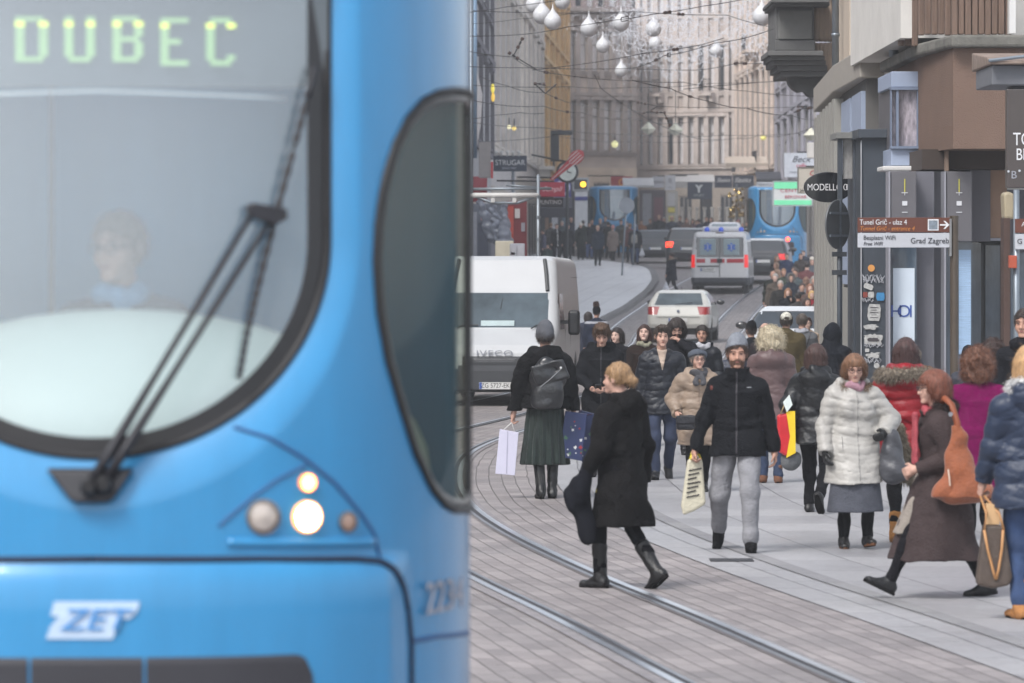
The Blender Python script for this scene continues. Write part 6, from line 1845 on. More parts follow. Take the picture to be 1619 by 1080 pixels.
# ---- ambulance
DA = 162.0
amb = place_vehicle('ambulance', 'white ambulance van with red stripe and blue stars seen from behind', 'ambulance', 1143, DA + 2.7, -5.2)
amb.location.z = gz(DA)
prof_a = [(-2.68, .42), (-2.70, .62), (-2.68, 1.2), (-2.60, 2.10), (-2.50, 2.22), (1.2, 2.26), (1.6, 2.12), (2.1, 1.35), (2.65, 1.05), (2.72, .35), (2.3, .28), (-2.4, .30)]
def wa_(Y, Z): return 1.02 - .11*np.clip((Z-1.15)/1.1, 0, 1)**1.4
Fa = car_body(prof_a, wa_, .024, [(1.9, .34), (-1.75, .34)], wr=.34, rnd=.08, hw=1.02)
V, Q = Fa.mesh()
ps = split_mesh(V, Q, [
    lambda x, y, z: (y < -2.45) & (z > 1.32) & (z < 2.04) & (np.abs(x) < .84),
    lambda x, y, z: (y < -2.45) & (z > .96) & (z < 1.40) & (np.abs(x) > .885),
    lambda x, y, z: (z < .60),
    lambda x, y, z: (y < -2.45) & (z > 1.12) & (z < 1.26) & (np.abs(x) < .84) & (np.abs(x+.42) > .09) & (np.abs(x-.22) > .03) & (np.abs(x-.02) > .04),
    lambda x, y, z: (np.abs(x) > .88) & (y > .9) & (y < 1.8) & (z > 1.3) & (z < 1.95)])
for (nm, m), (v, q) in zip([('rear_window', mat('ambulance_glass', (38, 42, 48), rough=.1, spec=1)), ('tail_light', redl), ('bumper', mat('bumper_grey2', (56, 60, 68), rough=.7, var=.06)), ('red_stripe', mat('stripe_red', (170, 32, 46), rough=.4, var=.04)), ('side_window', cglass), ('body', paint('ambulance_white', (200, 200, 202)))], ps):
    if not len(q): continue
    if nm in ('tail_light', 'side_window'):
        for sel in (v[:, 0] > 0, v[:, 0] <= 0):
            qq = q[sel[q].all(1)]
            if len(qq): u, inv = np.unique(qq, return_inverse=True); mesh_obj(nm, v[u], inv.reshape(qq.shape), m, amb)
    else: mesh_obj(nm, v, q, m, amb)
starb = mat('star_blue', (40, 96, 190), rough=.5, var=0); frost = mat('frosted_pane', (140, 156, 162), rough=.5, var=.1)
for xx in (-.42, .42):
    yy = -2.66
    c = MB(); c.box(xx-.28, xx+.28, yy-.012, yy+.02, 1.40, 1.97); o = c.build('frosted_pane', frost, amb, bevel=.04); 
    for a in (0, 60, 120):
        c = MB(); c.box(-.15, .15, -.006, .006, -.035, .035); s_ = c.build('star_bar', starb, o); s_.location = (xx, yy-.02-.001*a/60, 1.68); s_.rotation_euler = (0, radians(a+90), 0)
    c = MB(); c.box(xx-.012, xx+.012, yy-.034, yy-.026, 1.58, 1.78); c.build('star_staff', whitem, o)
c = MB(); c.box(-.012, .012, -2.72, -2.69, .62, 2.05); c.build('door_gap', mat('gap', (90, 92, 96), rough=.8), amb)
c = MB(); c.box(-.80, -.02, -2.715, -2.69, .60+.38, 1.02); c.build('handle_bar', blackm, amb)
plate(amb, -.42, -2.72, .88, 'ZG 418-HP')
c = MB(); c.box(-.09, .09, -2.72, -2.66, 1.12, 1.27); c.build('door_handle', blackm, amb)
c = MB(); c.box(-.14, .14, -2.55, -2.45, 2.17, 2.21); c.build('brake_light', mat('brake_dark', (70, 50, 50), rough=.4), amb)
Fr = Field((-.85, -1.9, 2.2), (.85, -.9, 2.52), .024); Fr.box((0, -1.4, 2.33), (.68, .35, .09), .06); Fr.build('roof_unit', paint('ambulance_white', (200, 200, 202)), amb)
for xx in (-.48, 0.02, .74):
    c = MB(); c.lathe([(.09, 0), (.09, .10), (.06, .15), (.01, .16)], (xx, -1.9, 2.24), 18); c.build('beacon', mat('beacon_blue', (30, 60, 140), rough=.2, coat=.6, emit=(40, 80, 200), es=.3, var=0), amb, smooth=True)
for g in (1, -1): wheel(amb, 1.0*g, 1.9, .34); wheel(amb, 1.0*g, -1.75, .34)

# ---- two more trams of the same type, copied part by part
def copy_tree(o, parent=None):
    c = o.copy(); COL.objects.link(c); c.parent = parent
    for ch in list(o.children): copy_tree(ch, c)
    return c
_skip = ('emblem', 'number', 'display', 'led_', 'lit_row', 'handrail', 'wiper', 'dashboard', 'blade', 'pivot')
def copy_tram(label, px, D, yaw, z=None):
    r_ = tram.copy(); COL.objects.link(r_); r_.location = ((px-CX)*D/FPX, D, gz(D) if z is None else z); r_.rotation_euler = (0, 0, radians(yaw)); r_['label'] = label
    for ch in list(tram.children):
        if ch.name.startswith(_skip): continue
        c = copy_tree(ch, r_)
        if ch.name.startswith(('headlight', 'indicator')):
            for l in c.children:
                if l.material_slots:
                    l.material_slots[0].link = 'OBJECT'; l.material_slots[0].material = lens_off
            c.material_slots[0].link = 'OBJECT'; c.material_slots[0].material = chrome
    return r_
# ================================================================ the people
BLK = (30, 30, 33); NAVY = (32, 38, 52); JEAN = (52, 66, 96)
def walk(f=.22, lift=.03, pitch=28, right_front=True):
    a = (0.095, f, 0, -8); b = (-0.095, -f, lift, pitch)
    if not right_front: a = (0.095, -f, lift, pitch); b = (-0.095, f, 0, -8)
    return dict(RF=a, LF=b)
HF = dict(h=.10)
G0 = None
J = {}
# front row -------------------------------------------------------
J['skirt'] = person('woman in grey beanie, black padded jacket and long dark green skirt, seen from behind', 862, foot=788, top=510, yaw=4, skin=0,
    up=dict(c=(28, 28, 30), hem=.92, w=.225, d=.19, b=.04, m='cloth', hood='down', puff=(.20, .006), waist=1.10, ww=.175, ar=1.05, wr=.010), low=dict(kind='skirt', c=(12, 40, 33), m='velvet', hem=.34, w=.245, d=.19, folds=17, amp=.09, lc=(22, 22, 24), r=.8),
    shoes=dict(h=.33, c=(24, 24, 26), n='boot', sole=(30, 29, 28)), hair=dict(c=(60, 50, 44), kind='short'), hat=dict(c=(98, 100, 106), z=-.01, tilt=.25), R=(.30, .04, .84), L=(-.335, .05, .80), Rcurl=.9, Lcurl=.9, RF=(.07, .0, 0, 0), LF=(-.05, -.10, .01, 6), scarf=dict(c=(22, 60, 48), r=.05))
J['phone'] = person('young man with brown hair in black jacket looking down at his phone', 951, D=49.5, top=509, yaw=176, skin=0,
    up=dict(c=(32, 33, 38), hem=.66, w=.20, b=.018, hood='down', collar=.05, zip=(50, 50, 54)), low=dict(c=(40, 44, 54)), hair=dict(c=(78, 58, 44), kind='quiff', vol=.008, mess=.008), head=(-24, 0, 6),
    R=(.10, .27, 1.02), L=(-.06, .30, 1.02), Rcurl=.5, Lcurl=.5, Rhint=(1, -.6, -.6), Lhint=(-1, -.6, -.6), foot=None, shoes=dict(seen=1))
J['blond'] = person('woman with blond updo in long black hooded coat striding left with bags', 984, foot=930, top=567, yaw=52, skin=0, lean=.03,
    up=dict(c=(30, 29, 31), hem=.50, w=.225, d=.20, b=.03, m='cloth', hood='down', wr=.009, legin=0, folds=4), low=dict(c=(27, 27, 32), kind='leggings', r=.86), shoes=dict(h=.24, c=(28, 27, 28), n='boot'),
    hair=dict(c=(146, 116, 84), kind='bun', bz=-.01, vol=.004, mess=.003, n=1200, sl=.014), RF=(.08, -.27, .05, 34), LF=(-.08, .15, 0, 0), L=(-.27, .16, .90), R=(.27, .0, .86), Lcurl=.9, head=(0, 0, 12))
J['grey'] = person('bearded man in grey beanie, black softshell jacket and light grey sweatpants', 1166, foot=872, top=524, yaw=174, skin=1,
    up=dict(c=(29, 30, 36), hem=.80, w=.215, b=.012, collar=.085, zip=(44, 40, 46), m='cloth', wr=.009,
            panels=[('chest_logo', mat('logo_grey', (150, 152, 156), rough=.6, var=0), lambda X, Y, Z: np.maximum(np.maximum(np.abs(X+.10)-.022, -Y), np.abs(Z-1.335)-.006)),
                    ('sleeve_patch', mat('patch_rust', (92, 44, 38), rough=.8, var=0), lambda X, Y, Z: np.maximum(np.maximum(np.abs(X-.205)-.012, -Y), np.abs(Z-1.33)-.022))]),
    low=dict(c=(132, 132, 136), r=1.08, cuff=.015, stack=1, ankle=.95, wr=.005, cr=.003), shoes=dict(h=.09, c=(26, 26, 29), m='cloth', n='sneaker'), hair=dict(c=(66, 50, 42), kind='short'),
    hat=dict(c=(134, 138, 146), z=.045, tilt=.42), beard=dict(c=(92, 66, 52)), L=(-.30, -.03, .83), R=(.335, .10, .87), Rcurl=.95, RF=(.17, -.34, .08, 42), LF=(-.12, .22, 0, -8), lean=.04, head=(0, 0, 4))
J['white'] = person('woman in white quilted coat with sunglasses, grey skirt and black gloves', 1350, foot=867, top=558, yaw=188, skin=0,
    up=dict(c=(164, 161, 156), hem=.60, w=.22, d=.215, yc=.02, b=.026, puff=(.072, .0065), m='nylon', panels=[('pocket_zip', mat('zip_dark', (60, 58, 60), rough=.5, var=0), lambda X, Y, Z: np.maximum(np.maximum(np.abs(X-.135)-.006, -Y), np.abs(Z-.96)-.07))], hood='down', fur=(120, 100, 82), furz=1.47, furw=.12, furr=.03, ar=1.1, bust=1, zip=(140, 138, 134)), low=dict(kind='skirt', c=(76, 78, 86), hem=.34, w=.255, d=.245, yc=.06, folds=3, amp=.04, lc=(22, 22, 26), r=.95),
    shoes=dict(h=.06, c=(32, 30, 32), sole=(92, 62, 44)), hair=dict(c=(116, 84, 62), kind='bob', len=.055, vol=.006, fringe=.040, mess=.003), scarf=dict(c=(178, 138, 150), r=.035, R=.075), glasses=(60, 34, 38), gloves=dict(c=(34, 34, 36), m='leather'),
    R=(.285, .10, .885), L=(-.235, .20, 1.06), Lhint=(-1, -.4, -.8), RF=(.09, -.02, 0, 0), LF=(-.11, .06, .02, -8), head=(-14, 0, -6), girth=1.06)
J['brown'] = person('woman with short red brown hair striding left in a long dark brown coat', 1490, foot=945, top=573, yaw=96, skin=0, lean=.05,
    up=dict(c=(62, 52, 52), hem=.33, w=.31, d=.33, yc=.05, b=.03, m='cloth', wr=.010, collar=.03, legin=0, folds=5, amp=.05, fur=(58, 48, 46), furz=1.49, furw=.10, furr=.035), low=dict(kind='skirt', c=(140, 132, 124), hem=.48, w=.17, d=.27, yc=.12, lc=(26, 25, 32), r=.88),
    shoes=dict(h=.055, c=(27, 26, 29)), hair=dict(c=(112, 66, 50), kind='bob', len=.045, vol=.018, fringe=.055, mess=.005), glasses=(46, 44, 46), RF=(.09, -.36, .0, 8), LF=(-.09, .42, .05, -26),
    L=(-.13, .22, 1.04), R=(.15, .18, 1.02), Lhint=(-.6, -1, -.2), head=(-3, 0, 4), scarf=dict(c=(176, 84, 92), r=.03, R=.075, tail=.62))
J['navy'] = person('blond woman at the right edge in a navy padded coat and jeans', 1630, foot=978, top=545, yaw=14, skin=0,
    up=dict(c=(38, 48, 68), hem=.72, w=.225, b=.035, m='nylon', puff=(.15, .010), hood='down', fur=(222, 218, 212), furz=1.50, furw=.11), low=dict(c=(48, 68, 104), m='denim', r=1.0), shoes=dict(h=.16, c=(160, 112, 70), n='boot', m='cloth'),
    hair=dict(c=(176, 140, 100), kind='long', len=.12, vol=.012), L=(-.27, .16, .88), R=(.27, 0, .84), Lcurl=.95, RF=(.09, .1, 0, 0), LF=(-.09, -.05, 0, 0))
J['red'] = person('woman with long dark red hair in a red quilted jacket with grey fur hood', 1432, foot=858, top=533, yaw=-6, skin=0,
    up=dict(c=(132, 16, 28), hem=.74, w=.21, b=.03, m='nylon', puff=(.085, .008), hood='down', fur=(122, 112, 100), furz=1.44, furw=.20, furr=.05), low=dict(c=(30, 30, 36), kind='leggings', r=.86), shoes=dict(h=.16, c=(158, 112, 66), n='boot', m='cloth', sole=(120, 96, 70)),
    hair=dict(c=(66, 44, 42), kind='long', len=.14, vol=.006, mess=.002), R=(.27, .02, .86), L=(-.26, .08, .90), RF=(.08, .10, 0, 0), LF=(-.09, -.02, .0, 0))
J['magenta'] = person('woman with curly auburn hair in a magenta coat seen from behind', 1546, foot=886, top=551, yaw=-10, skin=0,
    up=dict(c=(112, 10, 76), hem=.55, w=.23, b=.02, m='wool'), low=dict(c=(28, 27, 32)), shoes=dict(h=.10, c=(40, 38, 40)), hair=dict(c=(100, 66, 50), kind='curly', vol=.030, len=.07), RF=(.09, -.08, 0, 10), LF=(-.09, .08, 0, 0))
J['leather'] = person('woman with brown bob in a black leather jacket and black trousers, seen from behind', 1290, foot=811, top=540, yaw=-16, skin=0,
    up=dict(c=(27, 28, 32), hem=.74, w=.215, b=.022, m='leather', puff=(.22, .008), hood='down', wr=.012), low=dict(c=(28, 28, 33)), shoes=dict(h=.06, c=(34, 33, 36)), hair=dict(c=(66, 46, 42), kind='long', len=.12, vol=.010), RF=(.09, -.26, .10, 58), LF=(-.09, .10, 0, 0), L=(-.25, .12, .98), R=(.26, .08, .90), Lcurl=.8)
J['beige'] = person('older woman in a grey beret, glasses and a beige puffer coat', 1103, foot=778, top=549, yaw=184, skin=0,
    up=dict(c=(138, 121, 106), hem=.58, w=.235, d=.20, b=.04, m='nylon', puff=(.17, .012), hood='down', collar=.02, ar=1.15, zip=(110, 92, 80)), low=dict(c=(27, 27, 31), r=.95), shoes=dict(h=.08, c=(30, 30, 32)),
    hair=dict(c=(120, 112, 106), kind='short'), hat=dict(kind='beret', c=(88, 94, 104)), glasses=(70, 40, 44), scarf=dict(c=(84, 84, 88), r=.042, tail=.07), R=(.27, .14, .98), L=(-.27, .0, .82), RF=(.09, .08, 0, -5), LF=(-.08, -.10, .02, 10), head=(2, 0, 8))
J['brownback'] = person('woman in a mauve brown quilted coat with a pale curly fur hood, from behind', 1219, foot=764, top=519, yaw=-4, skin=0,
    up=dict(c=(92, 74, 74), hem=.74, w=.225, b=.035, m='nylon', puff=(.20, .010), hood='down', wr=.008), low=dict(c=(40, 54, 80), m='denim'), shoes=dict(h=.10, c=(108, 76, 60), n='boot', m='cloth'), hair=dict(c=(188, 176, 152), kind='curly', vol=.040, len=.05, sl=.035), RF=(.08, .0, 0, 0), LF=(-.09, .03, 0, 0))
J['puffy'] = person('young man in black puffer jacket and beige top looking into the camera', 1046, foot=758, top=512, yaw=182, skin=0,
    up=dict(c=(36, 40, 50), hem=.76, w=.20, b=.02, m='nylon', puff=(.075, .006), collar=.05, panels=[('open_neck', mat('tee_beige', (168, 150, 136), rough=.9, var=.05), lambda X, Y, Z: np.maximum(np.maximum(np.abs(X) - np.maximum(0, .05*(Z-1.22)/.22), -Y), 1.22-Z))]),
    low=dict(c=(40, 50, 74), m='denim'), shoes=dict(h=.12, c=(32, 32, 36), n='boot'), hair=dict(c=(66, 56, 50), kind='quiff', mess=.007), RF=(.08, .12, 0, -6), LF=(-.09, -.20, .05, 40), R=(.25, .02, .86), L=(-.26, .05, .86), head=(0, 0, 5))
# second row ------------------------------------------------------
person('woman with long straight brown hair looking up beside the phone user', 1019, D=57.5, top=512, yaw=160, skin=2, up=dict(c=(60, 46, 42), hem=.70, b=.01, m='wool'), low=dict(c=(40, 44, 60)), shoes=dict(seen=1), hair=dict(c=(62, 42, 38), kind='long', len=.26, fringe=.065), head=(8, 0, 12), scarf=dict(c=(150, 148, 130), r=.03))
person('bearded young man with long wavy dark hair and glasses, hand at his mouth', 1070, D=55, top=503, yaw=176, skin=0, up=dict(c=(36, 36, 42), hem=.70, b=.02), low=dict(c=(40, 44, 60)), shoes=dict(seen=1), hair=dict(c=(46, 38, 36), kind='long', vol=.018, len=.09, mess=.009), head=(-16, 0, 4), glasses=(30, 26, 26), beard=dict(c=(48, 38, 34)), L=(-.05, .17, 1.47), Lhint=(-1, .1, -.8))
person('young man with cropped black hair and white hoodie under a dark padded jacket', 1110, D=56, top=513, yaw=178, skin=1, up=dict(c=(38, 42, 52), hem=.78, w=.21, b=.03, m='nylon', puff=(.14, .010), hood='down'), low=dict(c=(50, 54, 66)), shoes=dict(seen=1), hair=dict(c=(44, 38, 36), kind='short', mess=.002), scarf=dict(c=(196, 196, 202), r=.038, R=.082), head=(0, 0, -6))
person('dark haired woman half hidden behind the phone user, looking left', 976, D=60, top=517, yaw=150, skin=2, up=dict(c=(32, 32, 38), hem=.8), low=dict(c=(40, 42, 50)), hair=dict(c=(40, 32, 32), kind='bob', len=.10), shoes=dict(seen=1))
person('person in a navy coat and bobble hat walking away beside the white van', 943, D=84, top=484, yaw=-8, skin=0, up=dict(c=(40, 46, 62), hem=.60, w=.24, b=.03, panels=[('pale_yoke', mat('yoke', (150, 152, 160), rough=.8, var=.05), lambda X, Y, Z: np.maximum(Y, np.abs(Z-1.42)-.035))]), low=dict(c=(34, 36, 44)), shoes=dict(seen=1), hair=dict(c=(50, 44, 44)), hat=dict(c=(40, 42, 52), pom=(84, 62, 58)))
person('person in dark coat partly behind the bobble hat wearer and the van side', 930, D=87, top=492, yaw=0, skin=0, up=dict(c=(54, 58, 72), hem=.60, w=.22, b=.02), low=dict(c=(34, 36, 44)), shoes=dict(seen=1), hair=dict(c=(50, 44, 44), kind='long', len=.1))
person('woman with a fur bobble hat hidden behind the man in the grey beanie', 1160, D=60, top=541, yaw=174, skin=0, up=dict(c=(48, 52, 66), hem=.70, b=.02, m='nylon', puff=(.14, .01)), low=dict(c=(34, 36, 44)), shoes=dict(seen=1), hair=dict(c=(60, 50, 48)), hat=dict(c=(84, 88, 100)))
person('person in a black knitted hat behind the grey beanie man, seen from behind', 1188, D=64, top=509, yaw=20, skin=0, up=dict(c=(36, 38, 46), hem=.80), low=dict(c=(40, 42, 50)), shoes=dict(seen=1), hair=dict(c=(60, 50, 48)), hat=dict(c=(32, 33, 38)))
person('balding man with grey sides seen from behind near the white car', 1209, D=62, top=509, yaw=-35, skin=0, up=dict(c=(60, 54, 58), hem=.80, collar=.04), low=dict(c=(40, 42, 50)), shoes=dict(seen=1), hair=dict(c=(104, 92, 84), kind='bald'))
person('man in an olive green jacket and white baseball cap seen from behind', 1243, D=60.5, top=492, yaw=0, skin=0, up=dict(c=(84, 74, 50), hem=.80, w=.23, b=.035, collar=.05, m='wool'), low=dict(c=(40, 42, 50)), shoes=dict(seen=1), hair=dict(c=(60, 52, 46)), hat=dict(kind='cap', c=(206, 204, 194), m='cloth'))
person('man with cropped grey hair in a grey jacket with a backpack strap', 1268, D=66, top=495, yaw=-6, skin=0, up=dict(c=(92, 94, 98), hem=.80, w=.22, b=.015, panels=[('strap', blackm, lambda X, Y, Z: np.maximum(Y, np.abs(X-.10-.3*(Z-1.3))-.014))]), low=dict(c=(40, 42, 50)), shoes=dict(seen=1), hair=dict(c=(92, 84, 78), kind='short', mess=.002), scarf=dict(c=(166, 168, 176), r=.04))
person('woman with dark hair tied back in a cream coat facing the camera by the pavilion', 1277, D=74, top=501, yaw=172, skin=2, up=dict(c=(176, 158, 142), hem=.70), low=dict(c=(40, 42, 50)), shoes=dict(seen=1), hair=dict(c=(60, 40, 38), kind='bun', fringe=.07))
person('person in a black coat with the hood up by the slate portal', 1316, D=56, top=514, yaw=-20, skin=0, up=dict(c=(34, 38, 48), hem=.70, b=.02, hood='up'), low=dict(c=(40, 42, 50)), shoes=dict(seen=1))
person('broad man with grey hair in a brown jacket with dark shoulder straps, from behind', 1447, D=52.5, top=549, yaw=-8, skin=0, up=dict(c=(112, 86, 70), hem=.74, w=.25, b=.05, m='wool', panels=[('strap', blackm, lambda X, Y, Z: np.maximum(np.abs(np.abs(X)-.19)-.012, 1.20-Z))]), low=dict(c=(40, 42, 50)), shoes=dict(seen=1), hair=dict(c=(132, 124, 116), kind='short'), sw=.21)
person('woman with curly dark brown hair in front of the shop door, seen from behind', 1570, D=44.5, top=538, yaw=-20, skin=0, up=dict(c=(70, 76, 84), hem=.70, w=.21, b=.02, m='wool'), low=dict(c=(32, 32, 36)), shoes=dict(seen=1), hair=dict(c=(58, 42, 38), kind='curly', vol=.030, len=.07))
person('person in a dark beanie almost hidden behind the auburn curls', 1532, D=48.5, top=548, yaw=-30, skin=0, up=dict(c=(60, 62, 70), hem=.70), low=dict(c=(32, 32, 36)), shoes=dict(seen=1), hair=dict(c=(58, 42, 38)), hat=dict(c=(40, 44, 54)))
person('man with a dark scarf at the right edge behind the blond woman', 1622, D=40.5, top=487, yaw=155, skin=1, up=dict(c=(34, 36, 42), hem=.70, w=.22), low=dict(c=(32, 32, 36)), shoes=dict(seen=1), hair=dict(c=(50, 40, 36)), scarf=dict(c=(40, 40, 46)))

# pedestrians on the right pavement in the middle distance ---------
def mid(label, px, D, top, c, yaw=180, hair_=(60, 48, 44), kd='short', hem=.78, skin=0, **k):
    u = dict(c=c, hem=hem, b=.015); u.update(k.pop('u', {}))
    return person(label, px, D=D, top=top, yaw=yaw, skin=skin, up=u, low=dict(c=k.pop('lc', (44, 46, 54))), shoes=dict(seen=1), hair=dict(c=hair_, kind=kd), group='pedestrians on the right pavement', **k)
mid('bald man in a dark green coat, outermost of the far pavement crowd', 1222, 136, 427, (44, 50, 46), hair_=(130, 120, 112), kd='bald', hem=.62, lc=(110, 104, 96), skin=1, RF=(.1, .2, 0, 0), LF=(-.1, -.2, .03, 30))
mid('white haired man in a charcoal overcoat behind the white car', 1234, 122, 443, (60, 60, 60), hair_=(170, 164, 160), hem=.55)
mid('woman with light brown hair raising a hand to her face above the white car', 1246, 116, 455, (34, 38, 48), kd='long', hair_=(150, 110, 84), L=(-.06, .18, 1.46), skin=2)
mid('person with a grey fur edged hood up in the far crowd', 1250, 128, 432, (48, 54, 64), yaw=186, u=dict(hood='up', fur=(130, 128, 128), furr=.02))
mid('young man in a dark jacket with white piping in the far crowd', 1268, 120, 447, (56, 60, 64), yaw=184, u=dict(panels=[('piping', whitem, lambda X, Y, Z: np.abs(X-.17)-.012)]))
mid('blond woman in a red jacket near the pale ribbed wall', 1284, 112, 459, (140, 44, 56), kd='long', hair_=(198, 164, 110), skin=2)
mid('brown haired woman behind the blond woman in red', 1281, 118, 448, (92, 76, 72), kd='long', hair_=(140, 96, 76), skin=2)
mid('person with a patterned grey jacket at the edge of the ribbed wall', 1289, 104, 478, (150, 160, 166), kd='bob', hair_=(90, 80, 76), yaw=0)
mid('man in a navy jacket in front of the right tram', 1244, 158, 400, (44, 54, 82), hair_=(40, 38, 40))
mid('man in a dark brown jacket in front of the right tram', 1266, 158, 400, (66, 60, 58), hair_=(70, 54, 50), u=dict(w=.24))
mid('person in a grey coat and cream knitted hat in the far crowd', 1284, 150, 407, (84, 90, 98), hat=dict(c=(206, 200, 190)))
mid('person in a tan coat bending beside the black off road car', 1232, 152, 414, (148, 124, 108), yaw=110, hair_=(120, 96, 80), kd='bob', lean=.12)
mid('woman with auburn bob and pale hood among the far crowd', 1275, 126, 438, (110, 108, 112), yaw=10, kd='curly', hair_=(120, 92, 78))
mid('person in a dark olive coat behind the crowd near the right tram', 1255, 146, 421, (58, 62, 60), hair_=(60, 50, 46))
person('woman in a dark blue coat with fur hood crossing the street with a white bag', 1062, foot=467, top=398, yaw=62, skin=1, up=dict(c=(34, 40, 58), hem=.62, w=.25, b=.03, hood='down', fur=(150, 132, 116), furr=.035), low=dict(c=(32, 36, 46)), shoes=dict(h=.1), hair=dict(c=(60, 46, 42), kind='bun'), RF=(.08, -.26, .03, 20), LF=(-.08, .24, .0, 0), L=(-.26, .12, .86), vox=.016)

# people at the tram stop ------------------------------------------
def stop(label, px, foot, top, c, yaw=180, hair_=(56, 48, 46), kd='short', hem=.72, **k):
    u = dict(c=c, hem=hem, b=.02); u.update(k.pop('u', {}))
    D = k.pop('D', None) or groundD(foot)
    return person(label, px, D=D, top=top, yaw=yaw, z0=gz(D)+.12, up=u, low=dict(c=k.pop('lc', (42, 46, 58))), shoes=dict(seen=1), hair=dict(c=hair_, kind=kd), group='people at the tram stop', vox=.02, **k)
W1 = dict(RF=(.09, .2, 0, 0), LF=(-.09, -.2, .03, 25))
stop('man in a black suit jacket and white shirt by the white door', 880, 419, 353, (32, 34, 44), yaw=200, u=dict(panels=[('shirt_front', whitem, lambda X, Y, Z: np.maximum(np.abs(X)-.03, -Y))]))
stop('person in a dark jacket with a small chest print at the tram stop', 898, 420, 354, (38, 42, 52))
stop('person in a white hood and dark green coat at the tram stop', 918, 415, 352, (52, 60, 60), hem=.62, hat=dict(c=(226, 222, 214), z=-.03))
stop('person in black with white gloves folded at the tram stop', 932, 414, 351, (36, 38, 48), lc=(84, 100, 140))
stop('man in a navy jacket walking up from the tram stop, nearest to the road sign', 945, 425, 356, (42, 52, 66), hair_=(190, 160, 140), lc=(40, 46, 58), **W1)
stop('woman in a taupe coat and pink knitted hat at the tram stop', 969, 417, 356, (122, 110, 104), hem=.48, yaw=10, hat=dict(c=(196, 140, 134)), **W1)
stop('man in a long dark coat behind the taupe coat at the stop', 982, 412, 347, (60, 68, 70), hem=.55)
stop('woman in a dark coat with a pale rucksack holding a white bag at the stop', 1004, 423, 354, (40, 44, 58), yaw=-6, lc=(74, 90, 124), hat=dict(c=(150, 156, 172)), R=(.28, .02, .86))
stop('tall person in grey green behind the navy jacket at the tram', 957, 409, 341, (70, 76, 84))
stop('person in a black hat behind the white hood at the tram stop', 926, 410, 343, (44, 46, 56), hat=dict(c=(34, 36, 44)))
stop('pink faced man high at the back of the stop by the shopfront', 903, 409, 343, (62, 66, 78), hair_=(170, 140, 130), kd='bald')
stop('small person with a brown fur hood just above the white van roof', 866, 436, 386, (60, 72, 70), u=dict(hood='down', fur=(136, 100, 84)))
stop('person in dark clothes walking behind the red haired child at the van roof', 859, 425, 362, (72, 72, 88), yaw=90)
stop('man in a navy coat in the gap left of the taupe coat', 936, 411, 346, (38, 42, 56))
# people beyond the cars -------------------------------------------
def farp(label, px, D, top, c, kd='short', hair_=(60, 50, 46), yaw=180, **k):
    return person(label, px, D=D, top=top, yaw=yaw, up=dict(c=c, hem=.7, b=.02), low=dict(c=(50, 52, 62)), shoes=dict(seen=1), hair=dict(c=hair_, kind=kd), group='people beyond the waiting cars', vox=.024, **k)
farp('bald man in black right of the tram stop signs', 1042, 232, 339, (44, 48, 58), kd='bald', hair_=(180, 150, 134))
farp('bald broad man in dark blue beyond the dark cars', 1062, 230, 341, (58, 64, 78), kd='bald', hair_=(176, 140, 124))
farp('woman in an ochre coat left of the dark cars', 1014, 236, 347, (160, 112, 84))
farp('dark haired person in a grey jacket beyond the dark cars', 1075, 236, 341, (80, 74, 78))
farp('person with chestnut hair in brown beyond the dark cars', 1086, 234, 345, (104, 84, 78), kd='long', hair_=(120, 84, 70))
farp('person in a plum jacket beyond the dark cars', 1095, 238, 346, (92, 70, 84), kd='bob')
farp('leaning person in a navy jacket left of the pale shopfront', 1108, 232, 346, (46, 54, 74), yaw=60, lean=.1)
farp('tall person in black in front of the pale shopfront', 1117, 234, 342, (42, 44, 54))
farp('woman with long dark hair in front of the pale shopfront', 1124, 230, 343, (54, 56, 80), kd='long')
farp('man in black seen above the ambulance beacons', 1138, 226, 348, (42, 46, 50))
farp('person with blue hair tie above the ambulance roof', 1144, 228, 351, (92, 116, 150))
farp('dark haired person above the right ambulance beacon', 1154, 226, 350, (60, 56, 62), kd='bob')
farp('woman in a red headscarf above the right ambulance beacon', 1167, 224, 347, (120, 60, 76), kd='long', hair_=(120, 50, 62))

rgx = random.Random(77)
_cl = [((48, 52, 64), 'slate blue'), ((62, 60, 60), 'charcoal'), ((84, 76, 70), 'taupe'), ((40, 42, 48), 'black'), ((70, 80, 84), 'grey green'), ((96, 60, 62), 'maroon'), ((118, 116, 120), 'pale'), ((58, 66, 58), 'moss green')]
_hr = [((60, 48, 44), 'dark'), ((130, 100, 74), 'fair'), ((150, 146, 142), 'grey'), ((44, 38, 38), 'black')]
_wh = [('just right of the white car roof', 1276, 98, 470), ('left of the blond woman in red', 1262, 108, 462), ('behind the white haired man', 1226, 132, 432), ('between ambulance and navy jacket man', 1228, 160, 404), ('behind the hooded figure of the far crowd', 1258, 134, 424), ('under the mint green sign', 1276, 140, 413), ('by the pale ribs above the fur hood', 1287, 124, 436), ('by the kerb behind the raised hand', 1239, 140, 424), ('deep in the crowd left of the cream hat', 1271, 166, 396), ('far up before the right tram', 1238, 172, 398), ('last in the row beside the pale ribs', 1290, 158, 402)]
for i, (w_, px_, D_, t_) in enumerate(_wh):
    (c_, cn), (h_, hn_) = _cl[i % 8], _hr[(i*3) % 4]
    mid('%s haired person in %s coat %s' % (hn_, cn, w_.replace('far up before', 'before')), px_, D_, t_, c_, hair_=h_, kd=('long', 'short', 'short')[i % 3], yaw=180 + rgx.uniform(-30, 30) - (180 if i % 4 == 1 else 0), skin=i % 3)
